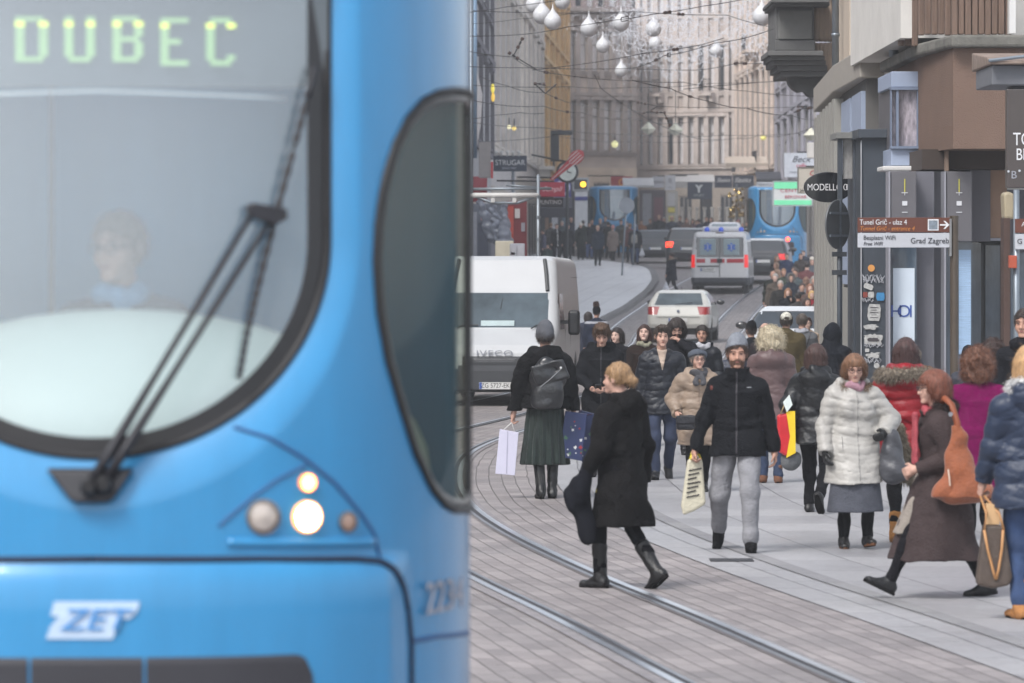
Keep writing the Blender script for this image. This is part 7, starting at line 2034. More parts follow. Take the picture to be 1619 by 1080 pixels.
_ws = [('at the shop wall left of the purple sign', 871, 416, 352), ('second from the left in the dark stop group', 889, 413, 349), ('between white hood and black hat', 922, 412, 348), ('half hidden behind the leaning sign pole', 990, 414, 350), ('at the front edge of the stop by the kerb', 996, 419, 353), ('waiting by the tram door', 949, 411, 345), ('left of the pink hat', 962, 413, 350)]
for i, (w_, px_, f_, t_) in enumerate(_ws):
    (c_, cn), (h_, hn_) = _cl[(i*3+1) % 8], _hr[(i+1) % 4]
    stop('%s haired person in %s coat %s' % (hn_, cn, w_), px_, f_, t_, c_, hair_=h_, yaw=180*(i % 2) + rgx.uniform(-25, 25))
_wf = [('by the kiosk', 1050, 236, 343), ('beside the gold garland', 1180, 230, 350), ('under the navy emblem sign', 1101, 240, 348), ('before the plum shopfront', 1028, 240, 346), ('right of the red headscarf', 1174, 226, 352)]
for i, (w_, px_, D_, t_) in enumerate(_wf):
    (c_, cn), (h_, hn_) = _cl[(i*5+2) % 8], _hr[(i+2) % 4]
    farp('%s haired person in %s coat %s' % (hn_, cn, w_), px_, D_, t_, c_, hair_=h_)
# ================================================================ bags, phone, backpack, driver
def fr2w(pj, v): return pj['W'](v)
def pbag(name, label, cat, poly, D, dep, m, bevel=.012, group=None):
    """bag whose front outline is given in photo pixels at distance D"""
    c = MB(); pts = [((p[0]-CX)*D/FPX, ZY(p[1], D)) for p in poly]
    x0 = sum(p[0] for p in pts)/len(pts); z0 = min(p[1] for p in pts)
    c.prism([(p[0]-x0, p[1]-z0) for p in pts], 'y', 0, dep)
    o = c.build(name, m, None, bevel=bevel, loc=(x0, D, z0)); tag(o, label, cat, group); return o
def strap(par, pts, r_, m, nm='handle', n=6):
    c = MB(); off = Vector(par.location) if par.rotation_euler.z == 0 else Vector((0, 0, 0))
    c.tube([Vector(p) - off for p in pts], r_, n); return c.build(nm, m, par, smooth=True)
def arc(a, b, h, n=10):
    a, b = Vector(a), Vector(b); up_ = Vector(h)
    return [a.lerp(b, t) + up_*(4*t*(1-t)) for t in [i/n for i in range(n+1)]]
def soft(name, label, cat, D, px, py, shape, m, vox=.008, yaw=0, wr=.006, seed=1, lo=(-.35, -.25, -.4), hi=(.35, .25, .4)):
    F = Field(lo, hi, vox); shape(F); F.disp(waves(seed, n=9, lo=9, hi=26, amp=wr)); o = F.build(name, m, None, P(px, py, D)); o.rotation_euler = (0, 0, radians(yaw)); tag(o, label, cat); return o
paper_l = mat('lavender_paper', (196, 194, 212), rough=.7, var=.04, vs=3)
Ds = J['skirt']['D']
hl = J['skirt']['L']; hr_ = J['skirt']['R']
hx = CX + hl.x*FPX/hl.y
b = pbag('paper_bag', 'pale lavender paper carrier bag held low in the left hand of the skirt wearer', 'shopping bag', [(790, 679), (820, 684), (814, 752), (783, 749)], Ds - .05, .12, paper_l, .004)
fold = MB(); fold.prism([(x*1.0, z) for x, z in [(-.01, .02), (.0, .02), (.012, .44), (.002, .44)]], 'y', -.002, -.0005); fold.build('crease', mat('crease_lav', (160, 158, 178), rough=.8), b)
for yy in (.01, .11): strap(b, [P(796, 680, Ds-.05+yy), hl + Vector((0, yy-.05, -.01)), P(814, 684, Ds-.05+yy)], .005, whitem)
navyb = mat('navy_print_bag', (36, 48, 88), rough=.5, var=.2, vs=5)
rg = random.Random(5)
for i, (pl, dd, lb) in enumerate((([(894, 650), (928, 655), (920, 729), (884, 722)], .02, 'dark blue gift bag with white and red flower print, nearer to the camera'), ([(915, 648), (941, 655), (936, 728), (920, 731)], .26, 'second dark blue flower print gift bag behind the first one'))):
    b = pbag('gift_bag', lb, 'shopping bag', pl, Ds - .1 + dd, .12, navyb, .004, 'gift bags of the skirt wearer')
    pm = [whitem, mat('print_red', (150, 40, 50), rough=.6), mat('print_green', (70, 110, 80), rough=.6), whitem]
    cx_ = sum(p[0] for p in pl)/4
    for q in range(15 if i == 0 else 8):
        c = MB(); px_ = cx_ + rg.uniform(-13, 13)*(1 if i == 0 else .6); py_ = rg.uniform(666, 722); v = P(px_, py_, Ds-.1+dd-.004) - Vector(b.location)
        R_ = rg.uniform(.006, .020); n = 9
        c.prism([(v.x + R_*cos(2*pi*k_/n)*(1+.4*sin(3.7*k_+q)), v.z + R_*sin(2*pi*k_/n)*(1+.4*sin(3.7*k_+q))) for k_ in range(n)], 'y', v.y, v.y+.003); c.build('print', pm[q % 4], b)
    for yy in (0, .10): strap(b, arc(P(pl[0][0]+5, pl[0][1], Ds-.1+dd+yy), hr_ + Vector((-.015, yy-.1+.05, 0)), (0, 0, .02), 6) + arc(hr_ + Vector((.015, yy-.05, 0)), P(pl[1][0]-5, pl[1][1], Ds-.1+dd+yy), (0, 0, .02), 6), .006, mat('cord_purple', (60, 40, 66), rough=.7))
# leather backpack
k = J['skirt']['k']
F = Field((-.24, -.48, .86), (.24, -.10, 1.48), .009)
F.ell((0, -.27, 1.20), (.17, .08, .24), .05); F.box((0, -.26, 1.12), (.15, .06, .19), .055, k=.05); F.ell((0, -.30, 1.06), (.165, .07, .16), .05)
F.box((.02, -.345, 1.29), (.17, .018, .10), .015, rot=(0, radians(-16), 0), k=.008)
F.disp(waves(9, n=9, lo=8, hi=24, amp=.009))
o = F.build('backpack', mat('black_leather_gloss', (26, 27, 30), rough=.30, var=.15, vs=8, bump=.5, bs=18, spec=.7)); o.location = J['skirt']['o'].location; o.rotation_euler = J['skirt']['o'].rotation_euler; o.scale = (k, k, k)
tag(o, 'glossy black leather backpack on the back of the woman in the green skirt', 'backpack')
c = MB(); c.lathe([(.012, 0), (.010, -.008), (.002, -.01)], (.13, -.362, 1.335), 14, 'y'); c.build('stud', whitem, o)
c = MB(); c.tube([(.14, -.368, 1.33), (.02, -.374, 1.22), (-.08, -.372, 1.14)], .004, 6); c.build('seam', mat('seam_grey', (120, 122, 126), rough=.5), o)
# phone
pj = J['phone']; m_ = (pj['R'] + pj['L'])/2
c = MB(); c.box(-.036, .036, -.07, .07, -.005, .005); o = c.build('phone', mat('phone_black', (20, 21, 24), rough=.2, coat=.5), None, bevel=.004, loc=m_ + Vector((0, -.02, .03))); o.rotation_euler = (radians(-50), 0, 0); tag(o, 'black smartphone held in both hands of the young man looking down', 'phone')
c = MB(); c.box(-.032, .032, -.064, .064, .0052, .0058); c.build('screen', mat('phone_screen', (90, 110, 140), rough=.1, emit=(150, 170, 210), es=.4, var=0), o)
# bundle and bags of the blond walker
Db = J['blond']['D']; hb = J['blond']['L']
def bund(F):
    F.cap((.05, 0, .28), (-.05, 0, -.02), .045, .085, .05); F.cap((-.05, 0, -.02), (.03, 0, -.30), .085, .07, .05, flat=(0, 1, 0, 1.2)); F.ell((-.09, 0, .02), (.07, .07, .12), .05)
fc_ = soft('folded_coat', 'dark coat carried over the arm by the blond woman in black', 'coat', Db - .12, 925, 786, bund, cloth_mat('wool', (36, 37, 46)), seed=3, wr=.012); fc_.scale = (.82, .9, .95)
def cr(F):
    F.cap((0, 0, .12), (.01, 0, -.10), .035, .06, .03, flat=(0, 1, 0, 1.5))
o = soft('cloth_bag', 'cream and yellow cloth bag hanging behind the dark bundle of the blond woman', 'shopping bag', Db - .02, 955, 783, cr, mat('cream_cloth', (170, 158, 126), rough=.8, var=.25, vs=8), seed=8)
c = MB(); c.ellipsoid((-.045, -.03, .02), (.018, .022, .03)); c.build('yellow_print', mat('yellow_print', (206, 186, 40), rough=.6), o, smooth=True)
strap(o, [(0, 0, .12), (.02, 0, .25), hb - P(955, 783, Db-.02)], .006, mat('cream_cloth2', (150, 140, 116), rough=.8))
# tote bag of the man in grey
Dg = J['grey']['D']; hg = J['grey']['R']
b = pbag('tote_bag', 'cream cotton tote with black printed writing and yellow handles carried by the grey beanie man', 'shopping bag', [(1087, 728), (1099, 720), (1111, 728), (1116, 797), (1098, 808), (1080, 815), (1077, 800)], Dg - .06, .07, mat('cotton_cream', (190, 184, 164), rough=.9, var=.08, vs=6, bump=.5, bs=50), .02)
yel = mat('yellow_handle', (214, 196, 50), rough=.6, var=.05)
strap(b, [P(1091, 727, Dg-.03), P(1094, 716, Dg-.03), hg + Vector((-.01, 0, .0))], .012, yel); strap(b, [P(1108, 728, Dg-.03), P(1104, 716, Dg-.03), hg + Vector((.01, 0, 0))], .012, yel)
for i in range(7):
    c = MB(); y0 = 744 + i*7; x0 = 1089 - i*.6; D = Dg - .0665
    pts = [P(x0 + (20 - (i % 3)*3)*t/14, y0 + 1.1*sin(t*2.3+i) - t*.25, D) - Vector(b.location) for t in range(15)]
    c.tube(pts, .0048, 4); c.build('printed_line', mat('print_ink', (54, 52, 56), rough=.8), b)
# crossbody bag of the older woman
pj = J['beige']; Dx = pj['D'] - .30
def xb(F): F.box((0, 0, 0), (.095, .035, .075), .035); F.box((0, -.03, .03), (.097, .012, .045), .012)
o = soft('crossbody_bag', 'small black crossbody bag on the beige puffer coat', 'handbag', Dx, 1084, 668, xb, cloth_mat('leather', (36, 36, 44)), vox=.007, wr=.004)
strap(o, [(0.09, .02, .06), P(1104, 640, Dx+.06) - P(1084, 668, Dx), P(1126, 585, Dx+.12) - P(1084, 668, Dx)], .009, blackm, 'strap')
# red and yellow bag, grey tote, receipt behind the grey beanie man
Dl = J['leather']['D']
b = pbag('carrier_bag', 'bright red and yellow plastic carrier bag between the man in grey and the leather jacket', 'shopping bag', [(1229, 656), (1256, 652), (1257, 715), (1243, 722), (1230, 714)], Dl - .10, .10, mat('red_plastic', (186, 30, 40), rough=.35, var=.15), .02)
c = MB(); D = Dl - .106
for pl in ([(1243, 650), (1257, 650), (1258, 716), (1243, 724), (1249, 690)],):
    c.prism([((p[0]-CX)*D/FPX - b.location.x, ZY(p[1], D) - b.location.z) for p in pl], 'y', -.012, -.004)
c.build('yellow_side', mat('yellow_plastic', (222, 188, 36), rough=.35, var=.12), b)
strap(b, [P(1234, 655, D), P(1240, 640, D), J['leather']['L']], .007, mat('gold_chain', (170, 150, 110), rough=.4, metal=.5)); 
o = pbag('leaflet', 'white and green leaflet sticking out above the red carrier bag', 'leaflet', [(1238, 636), (1248, 624), (1253, 640), (1244, 652)], Dl - .13, .006, mat('leaflet_white', (206, 214, 210), rough=.5, var=.1, vs=20), 0)
def gt(F): F.ell((0, 0, -.02), (.10, .07, .085)); F.cap((-.05, 0, .02), (.05, 0, .02), .04, .04, .03)
soft('grey_bag', 'grey cloth bag hanging below the red carrier bag', 'handbag', Dl - .0, 1250, 726, gt, cloth_mat('cloth', (104, 106, 108)), seed=4)
# handbag and furry bag of the woman in white
pj = J['white']; Dw = pj['D'] - .12
def hb_(F): F.cap((-.02, 0, .16), (.0, 0, -.10), .07, .11, .05, flat=(0, 1, 0, 1.3)); F.ell((.02, 0, -.13), (.12, .075, .09), .05)
o = soft('handbag', 'dark grey slouchy leather handbag on the arm of the woman in white', 'handbag', Dw, 1413, 722, hb_, cloth_mat('leather', (70, 71, 76)), seed=6, wr=.009)
strap(o, [(-.05, -.02, .17), P(1396, 640, Dw) - P(1413, 722, Dw), P(1383, 592, Dw + .02) - P(1413, 722, Dw), P(1376, 586, Dw + .12) - P(1413, 722, Dw)], .008, blackm, 'strap'); strap(o, [(.03, -.02, .17), P(1400, 640, Dw) - P(1413, 722, Dw), P(1390, 608, Dw+.03) - P(1413, 722, Dw)], .008, blackm, 'strap')
def fu(F): F.cap((-.05, 0, .24), (.04, 0, -.14), .05, .075, .05)
F = Field((-.25, -.2, -.35), (.25, .2, .35), .009); fu(F); F.disp(waves(21, n=12, lo=30, hi=80, amp=.008))
o = shaggy(F, 'fur_bag', mat('olive_fur', (118, 108, 92), rough=.95, var=.5, vs=40), None, 5, 1800, .03, .005, down=.8, out=.5); o.location = P(1428, 722, pj['D'] + .25); tag(o, 'shaggy olive brown bag between the white coat and the red jacket', 'handbag')
# orange hobo bag
pj = J['brown']; Dh = pj['D'] - .30
def ho(F):
    F.frust((0.01, 0, -.17), (-.035, 0, .31), (.192, .09, 0), (.030, .02, 0), .05, 4, .06); F.ell((.01, 0, -.15), (.185, .085, .09), .05)
o = soft('shoulder_bag', 'large orange tan suede shoulder bag of the striding woman in brown', 'handbag', Dh, 1521, 745, ho, mat('orange_suede', (138, 74, 40), rough=.75, var=.22, vs=7, bump=.5, bs=40, sheen=.3), seed=12, wr=.010, vox=.007)
base = P(1521, 745, Dh)
os_ = mat('orange_strap', (132, 68, 38), rough=.6, var=.1)
c = MB(); pts = [(-.02, 0, .17), P(1513, 668, Dh) - base, P(1505, 640, Dh+.03) - base, P(1494, 630, Dh+.10) - base, P(1490, 636, Dh+.2) - base]; c.tube(pts, [.03, .024, .022, .022, .02], 8); c.build('strap', os_, o, smooth=True)
c = MB(); c.tube([P(1499, 742, Dh-.09) - base, P(1501, 756, Dh-.095) - base, P(1502, 768, Dh-.09) - base], .006, 6); c.build('zip_pull', mat('zip_pale', (206, 186, 170), rough=.4), o)
c = MB(); c.lathe([(.016, -.004), (.016, .004)], tuple(P(1503, 655, Dh-.03) - base), 14, 'y'); c.build('buckle', steel, o)
# monogram style bag with a kraft paper bag in it, held by the blond woman in navy
pj = J['navy']; Dn = pj['D'] - .12; hn = pj['L']
tan = mat('tan_leather', (178, 130, 84), rough=.5, var=.1)
b = pbag('leather_tote', 'brown tote with tan leather trim held by the blond woman in navy', 'handbag', [(1556, 830), (1588, 832), (1601, 912), (1596, 926), (1570, 931), (1546, 926), (1545, 915)], Dn, .14, mat('brown_canvas', (78, 66, 58), rough=.6, var=.22, vs=16, bump=.3, bs=60), .018)
base = Vector(b.location)
for pts in ([(1556, 838), (1562, 870), (1571, 905), (1574, 916)], [(1586, 838), (1584, 868), (1579, 900), (1575, 916)]):
    strap(b, [P(p[0], p[1], Dn-.012) for p in pts], .010, tan, 'trim')
strap(b, [P(1556, 838, Dn-.01), P(1560, 812, Dn-.01), hn], .009, tan); strap(b, [P(1587, 838, Dn-.01), P(1580, 812, Dn-.01), hn + Vector((.02, 0, 0))], .009, tan)
pbag('kraft_bag', 'small kraft paper bag standing in the brown tote', 'paper bag', [(1560, 796), (1580, 799), (1581, 829.5), (1559, 829.5)], Dn + .03, .07, mat('kraft', (196, 160, 118), rough=.8, var=.06), .003)
# white bags of far walkers
def wb2(px, py, D, lb):
    def f(F): F.cap((0, 0, .12), (0, 0, -.12), .03, .12, .05, flat=(0, 1, 0, 1.3))
    soft('plastic_bag', lb, 'shopping bag', D, px, py, f, mat('white_plastic', (206, 208, 214), rough=.4, var=.06), vox=.018)
wb2(1053, 452, groundD(467)-.2, 'white plastic bag carried by the woman crossing the street'); wb2(1015, 398, groundD(423)-.2, 'white plastic bag carried at the tram stop')
def rk(F): F.box((0, 0, 0), (.13, .07, .18), .05)
soft('rucksack', 'pale grey rucksack on the back of the person beside the sign pole', 'rucksack', groundD(423)-.25, 1003, 378, rk, mat('pale_canvas', (150, 146, 140), rough=.8), vox=.02)
c = MB(); c.box(-.17, .17, 0, .30, -.002, .012); o = c.build('drain_grate', mat('grate_dark', (50, 50, 54), rough=.6, var=.2), None, loc=PG(1158, 889)); tag(o, 'long dark drain slot in the pavement below the grey beanie man', 'drain')
# tram driver
dr = person('tram driver with glasses and light blue collar seated behind the windscreen', 192, D=14.85, h=1.66, z0=2.535-1.66+.065, yaw=170, skin=0, up=dict(c=(52, 58, 70), hem=.80, w=.2), low=dict(c=(40, 44, 60)), hair=dict(c=(130, 108, 92), kind='short', vol=-.004, mess=.002), glasses=(60, 56, 60), scarf=dict(c=(110, 160, 205), r=.032, R=.075), head=(-4, 0, -14), R=(.2, .38, 1.05), L=(-.2, .38, 1.05), RF=(.12, .45, .30, 0), LF=(-.12, .45, .30, 0), vox=.010)
# ================================================================ signs, scaffold, wires, ornaments
def sign(label, px0, px1, py0, py1, D, c, lines=(), frame=None, name='shop_sign', cat='shop sign', bracket=True, rough=.5, pole=None, wall_dx=1.2, emit=None):
    """board with lettering, a real frame and a bracket or pole"""
    cx_ = (px0+px1)/2; root = thing(name, label, cat, tuple(P(cx_, (py0+py1)/2, D)))
    o0 = Vector(root.location); mb = MB(); pxb(mb, px0, px1, py0, py1, D, .12); o = mb.build('sign_board', mat('board', c, rough=rough, var=.08, emit=emit, es=.25 if emit else 0), root, bevel=.01); o.location = -o0
    if frame:
        t = 1.0
        for a in ((px0-t, px1+t, py0-t, py0), (px0-t, px1+t, py1, py1+t), (px0-t, px0-.02, py0+.02, py1-.02), (px1+.02, px1+t, py0+.02, py1-.02)):
            mb = MB(); pxb(mb, *a, D-.02, .16); q = mb.build('sign_frame', mat('frame_c', frame, rough=.5), root); q.location = -o0
    for ln in lines:
        body, px_, py_, h, col = ln[:5]; k_ = ln[5] if len(ln) > 5 else {}
        t = text(body, h*D/FPX/.7, mat('sign_ink', col, rough=.5, var=0), root, **k_); t.location = P(px_, py_, D-.012) - o0
    if pole:
        z1 = ZY(py1, D); mb = MB(); x = (pole-CX)*D/FPX; mb.tube([(x, D+.06, gz(D)), (x, D+.06, z1)], .05, 10); q = mb.build('pole', zincm, root, smooth=True); q.location = -o0
    elif bracket:
        x0 = (px0-CX)*D/FPX; x1 = (px1-CX)*D/FPX; z = ZY(py0, D); mb = MB()
        g = -1 if cx_ < 1000 else 1; xa = x0 if g < 0 else x1
        mb.tube([(xa - g*(x1-x0)*.6, D+.06, z+.02), (xa + g*wall_dx, D+.5, z+.05)], .03, 6); q = mb.build('bracket', blackm, root); q.location = -o0
    return root
W_ = (222, 222, 224)
s1 = sign('dark navy projecting sign with white STRUGAR capitals above the scaffold', 780, 833, 246, 271, 150, (44, 54, 72), [('STRUGAR', 806.5, 257.5, 8.2, W_, dict(sx=.92, bold=.012)), ('SINCE 1967', 805, 266, 3.2, (190, 194, 202), {})], pole=811)
for i in range(5):
    c = MB(); c.tube([P(784+i*9, 246, 150), P(784+i*9, 241, 149.8)], .03, 6); c.ellipsoid(P(784+i*9, 240.5, 149.7), (.06, .06, .05)); q = c.build('spotlight', whitem, s1); q.location = -Vector(s1.location)
sign('crimson shop sign with white slanted script left of the purple ring sign', 851, 893, 288, 311, 132, (156, 34, 60), [('Sempli', 872, 299, 8, (226, 190, 196), dict(shear=.5))], name='shop_sign')
sign('black sign with PUNTINO in white letters under the crimson sign', 851, 891, 312.5, 328, 132.3, (34, 36, 46), [('PUNTINO', 870, 320, 6.4, W_, dict(sx=.9, bold=.008))])
s2 = sign('purple square sign with a pale ring beside the crimson sign', 876, 903, 282, 312, 150, (66, 66, 130))
c = MB(); c.tube([P(889.5 + 10*cos(a), 297 + 10.5*sin(a), 149.98) for a in np.linspace(0, 2*pi, 25)], .05, 6); q = c.build('ring', mat('ring_pale', (190, 190, 216), rough=.5), s2); q.location = -Vector(s2.location)
s3 = sign('grey information column with an orange display and a blue band', 905, 931, 281, 302, 208, (176, 180, 184), pole=918, name='info_column', cat='info column')
for nm, col, a in (('display', (50, 54, 66), (908, 928, 284, 299)), ('column_panel', (206, 208, 212), (909, 929, 303, 372)), ('blue_band', (60, 66, 140), (909, 929, 311, 317))):
    c = MB(); pxb(c, *a, 207.95 - (.03 if nm == 'blue_band' else 0), .08); q = c.build(nm, mat(nm, col, rough=.5), s3); q.location = -Vector(s3.location)
c = MB(); c.lathe([(.13, 0), (.13, .03)], tuple(P(922, 291.5, 207.9)), 18, 'y'); q = c.build('lit_symbol', mat('amber_led', (240, 180, 40), emit=(255, 190, 50), es=1.6, var=0), s3); q.location = -Vector(s3.location)
# tilted red ornament sign and the clock behind it
r = thing('ornament_sign', 'red and white striped spoon shaped sign tilted over the street clock', 'shop sign', tuple(P(902, 257, 141)))
c = MB(); c.prism([(-1.05, -.06), (.1, -.16), (.12, .16), (-1.05, .06)], 'y', 0, .10); q = c.build('handle', mat('sign_red', (168, 40, 52), rough=.4, var=.05), r, bevel=.02); q.rotation_euler = (0, radians(-42), 0); q.scale = (.78, 1, .78)
c = MB(); c.prism([(.05 + .36*cos(a) + .25, .26*sin(a)) for a in np.linspace(0, 2*pi, 22)[:-1]], 'y', -.01, .12); q = c.build('bowl', mat('sign_red', (168, 40, 52), rough=.4, var=.05), r, bevel=.02); q.rotation_euler = (0, radians(-42), 0); q.scale = (.78, 1, .78)
for i in range(4):
    c = MB(); c.box(-.02, .52, -.03, -.012, -.18+i*.11, -.15+i*.11); q = c.build('white_stripe', whitem, r); q.rotation_euler = (0, radians(-42), 0); q.scale = (.78, 1, .78)
c = MB(); c.box(-.98, 0, -.02, -.002, -.012, .012); q = c.build('white_stripe', whitem, r); q.rotation_euler = (0, radians(-42), 0); q.scale = (.78, 1, .78)
c = MB(); c.tube([(0, .05, 0), (-1.2, .6, .25)], .03, 6); c.build('bracket', blackm, r)
r = thing('street_clock', 'round white street clock in a dark housing behind the tilted red sign', 'clock', tuple(P(897, 272, 146)))
c = MB(); c.lathe([(.30, -.1), (.36, -.06), (.36, .1), (.2, .14)], (0, 0, 0), 28, 'y'); c.build('housing', slate_d, r)
c = MB(); c.lathe([(.28, 0), (.27, .02)], (0, -.13, 0), 28, 'y'); f_ = c.build('clock_face', mat('clock_face', (200, 206, 200), rough=.4), r)
c = MB(); c.tube([(0, -.14, 0), (.02, -.14, .2)], .014, 5); c.build('hand', blackm, f_); c = MB(); c.tube([(0, -.14, 0), (.13, -.14, -.03)], .016, 5); c.build('hand', blackm, f_)
c = MB(); c.tube([(0, 0, -.36), (-.02, 0, -3.0)], .05, 8); c.build('pole', slate_d, r)
sign('red and orange shop sign right of the left tram roof', 966, 1000, 279, 299, 240, (176, 48, 56), [('O', 984, 289, 11, (226, 150, 60), dict(bold=.02))])
sign('white hanging sign with grey print left of the white panel pair', 1032, 1050, 279, 297, 236, (196, 198, 206), [('MARIN', 1041, 288, 4, (120, 120, 130), {})])
sign('white hanging sign with a small crest right of its twin', 1051, 1068, 277, 301, 234, (200, 202, 208), [('B', 1059.5, 286, 7, (120, 122, 132), {}), ('~', 1059.5, 296, 6, (90, 90, 100), {})])
sign('dark navy wide sign with a white leafy emblem over the pale shopfront', 1087, 1126, 288, 315, 246, (50, 58, 78), [('Y', 1105, 299, 11, (200, 206, 210), dict(bold=.03)), ('SPORT', 1105, 309, 4, (170, 180, 184), {})], bracket=False)
sign('navy sign with white cursive writing, left one of the pair', 1130, 1157.5, 277.5, 297, 250, (44, 50, 68), [('Slastica', 1143.5, 285, 6.2, W_, dict(shear=.4, sx=.8))], bracket=False)
sign('navy sign with white cursive writing, right one of the pair', 1158.5, 1192, 277.5, 297, 250, (42, 48, 64), [('Slastica', 1174, 285, 7.2, W_, dict(shear=.4, sx=.85))], bracket=False)
sign('white square sign with brushed lettering and a pink heart at the right bend', 1240, 1290, 242, 280.5, 150, (196, 200, 208), [('Beck', 1266, 252, 9.5, (84, 88, 98), dict(shear=.4, sx=1.1)), ('caffe', 1266, 262, 6, (196, 90, 110), dict(shear=.3)), ('slastice & torte', 1262, 272, 3.2, (130, 134, 142), {})], name='shop_sign')
sign('cream framed sign with a red letter and a boot shape above the oval sign', 1262, 1294, 265, 305, 110, (196, 192, 182), [('C', 1283, 274, 8, (176, 40, 50), dict(bold=.012, shear=.3)), ('JAC', 1270, 301, 4.4, (60, 60, 66), dict(bold=.006))], frame=(130, 130, 128))
sg = sign('mint green and white sign with red arched lettering in front of the right tram', 1223, 1284, 287, 325, 140, (206, 208, 208), [('BEKOVAR', 1258, 311.5, 4.6, (176, 50, 80), dict(bold=.012, sx=1.2)), ('CENTAR', 1254, 301.5, 5.2, (176, 50, 80), dict(sx=1.3, space=1.15, bold=.008))], frame=(176, 180, 184))
for a in ((1224, 1283, 288, 298.5), (1224, 1283, 316.5, 324)):
    c = MB(); pxb(c, *a, 139.985, .02); q = c.build('green_band', mat('mint', (110, 206, 158), rough=.5, emit=(120, 220, 170), es=.12, var=.05), sg); q.location = -Vector(sg.location)
sign('small pale sign board over the right tram left of the mint sign', 1196, 1222, 288, 296, 160, (206, 208, 212), [('MESNICA', 1209, 292, 4, (90, 92, 100), {})])
r = thing('wall_lamp', 'white drum shaped wall lamp above the cream framed sign', 'lamp', tuple(P(1288, 238, 100)))
c = MB(); c.lathe([(.16, -.17), (.17, -.16), (.17, .16), (.16, .17)], (0, 0, 0), 24); c.build('lamp_drum', whitem, r, smooth=False); c = MB(); c.tube([(0, 0, 0), (.8, 0, .0)], .02, 6); c.build('arm', blackm, r)
# garland of golden leaves on a pale post
r = thing('gold_garland', 'cluster of shiny golden leaf ornaments in front of the pale shopfront', 'garland', tuple(P(1165, 322, 228)))
rg = random.Random(3)
for i in range(46):
    c = MB(); x, z = rg.uniform(-.38, .38), rg.uniform(-.75, .75); c.ellipsoid((x, rg.uniform(-.15, .15), z), (.09, .03, .11), Euler((rg.uniform(-1, 1), rg.uniform(-1, 1), rg.uniform(-1, 1))).to_matrix(), 6); c.build('leaf_ornament', mat('gold', (196, 170, 110) if i % 2 else (150, 120, 70), rough=.25, metal=.7), r)
c = MB(); c.tube([(0, .2, -2.3), (0, .2, 1.0)], .05, 8); c.build('post', zincm, r)
# pale shopfront columns and awnings along the street end
for i in range(9):
    px_ = 1078 + i*12; c = MB(); D = 262; x = (px_-CX)*D/FPX; c.lathe([(.13, 0), (.13, .1), (.09, .2), (.08, 2.3), (.12, 2.4), (.12, 2.5)], (x, D, gz(D)), 10)
    o = c.build('shop_column', whitem, None, smooth=False); tag(o, ['first', 'second', 'third', 'fourth', 'fifth', 'sixth', 'seventh', 'eighth', 'ninth'][i] + ' slim white column from the left of the row at the street end', 'column', 'white columns of the far shopfront')
def awning(label, px0, px1, py, D, c, dep=1.2, drop=.4, vd=.35):
    r_ = thing('awning', label, 'awning', tuple(P((px0+px1)/2, py, D))); x = (px1-px0)/2*D/FPX
    m_ = MB(); m_.add([(-x, dep, drop), (x, dep, drop), (x, 0, 0), (-x, 0, 0), (-x, dep, drop-.04), (x, dep, drop-.04), (x, 0, -.04), (-x, 0, -.04)], [(0, 1, 2, 3), (7, 6, 5, 4), (0, 3, 7, 4), (1, 5, 6, 2), (0, 4, 5, 1), (3, 2, 6, 7)]); m_.build('canvas', mat('canvas', c, rough=.8, var=.08), r_)
    m_ = MB(); m_.box(-x, x, -.02, -.002, -vd, 0); m_.build('valance', mat('canvas', tuple(int(v*.9) for v in c), rough=.8, var=.08), r_)
awning('white awning over the pale shopfront below the navy cursive signs', 1068, 1130, 287, 252, (190, 190, 192)); awning('white flat canopy right of the left tram', 985, 1034, 293, 232, (206, 208, 210), vd=.12); awning('cream ledge awning under the pink stone house', 1147, 1214, 258, 258, (196, 184, 172), vd=.25)
awning('dark awning above the left tram stop shopfront', 853, 905, 329, 166, (60, 60, 70)); awning('crimson awning at the far left behind the scaffold', 742, 770, 300, 130, (140, 50, 60)); awning('dark canopy low over the street middle right of the white signs', 1196, 1236, 283, 236, (60, 62, 72))
# shop units behind the tram stop
def unit(name, label, cat, px0, px1, py0, py1, D, c, dep=.6, extra=()):
    r_ = thing(name, label, cat, ((((px0+px1)/2)-CX)*D/FPX, D, gz(D))); m_ = MB(); pxb(m_, px0, px1, py0, py1, D, dep); q_ = m_.build('body', mat('unit', c, rough=.6, var=.12, vs=3), r_, bevel=.02); q_.location = -Vector(r_.location)
    for nm, a, col in extra:
        m_ = MB(); pxb(m_, *a, D-.04, .05); q_ = m_.build(nm, mat(nm, col, rough=.6, var=.15, vs=6), r_); q_.location = -Vector(r_.location)
    return r_
unit('shopfront', 'dark shopfront with a white door and brown frame behind the tram stop', 'shopfront', 853, 905, 330, 400, 216, (40, 44, 54), 1.0, [('door', (872.5, 882, 331, 404), (190, 192, 198)), ('brown_frame', (862, 867.5, 334, 404), (132, 104, 84)), ('teal_pane', (889, 898, 332, 400), (76, 100, 116))])
unit('shopfront', 'plum and grey shopfront between the tram and the white signs', 'shopfront', 1012, 1052, 300, 372, 262, (90, 86, 96), 1.0, [('shop_window', (1016, 1030, 306, 360), (150, 156, 168)), ('shop_window', (1034, 1048, 312, 362), (120, 80, 92))])
unit('kiosk', 'small pale kiosk with yellow poster beside the shop columns', 'kiosk', 1053, 1072, 302, 372, 250, (176, 176, 174), 1.0, [('poster', (1056, 1067, 328, 336), (206, 196, 90)), ('poster', (1056, 1067, 306, 326), (190, 192, 196)), ('poster', (1057, 1066, 341, 350), (196, 190, 120))])
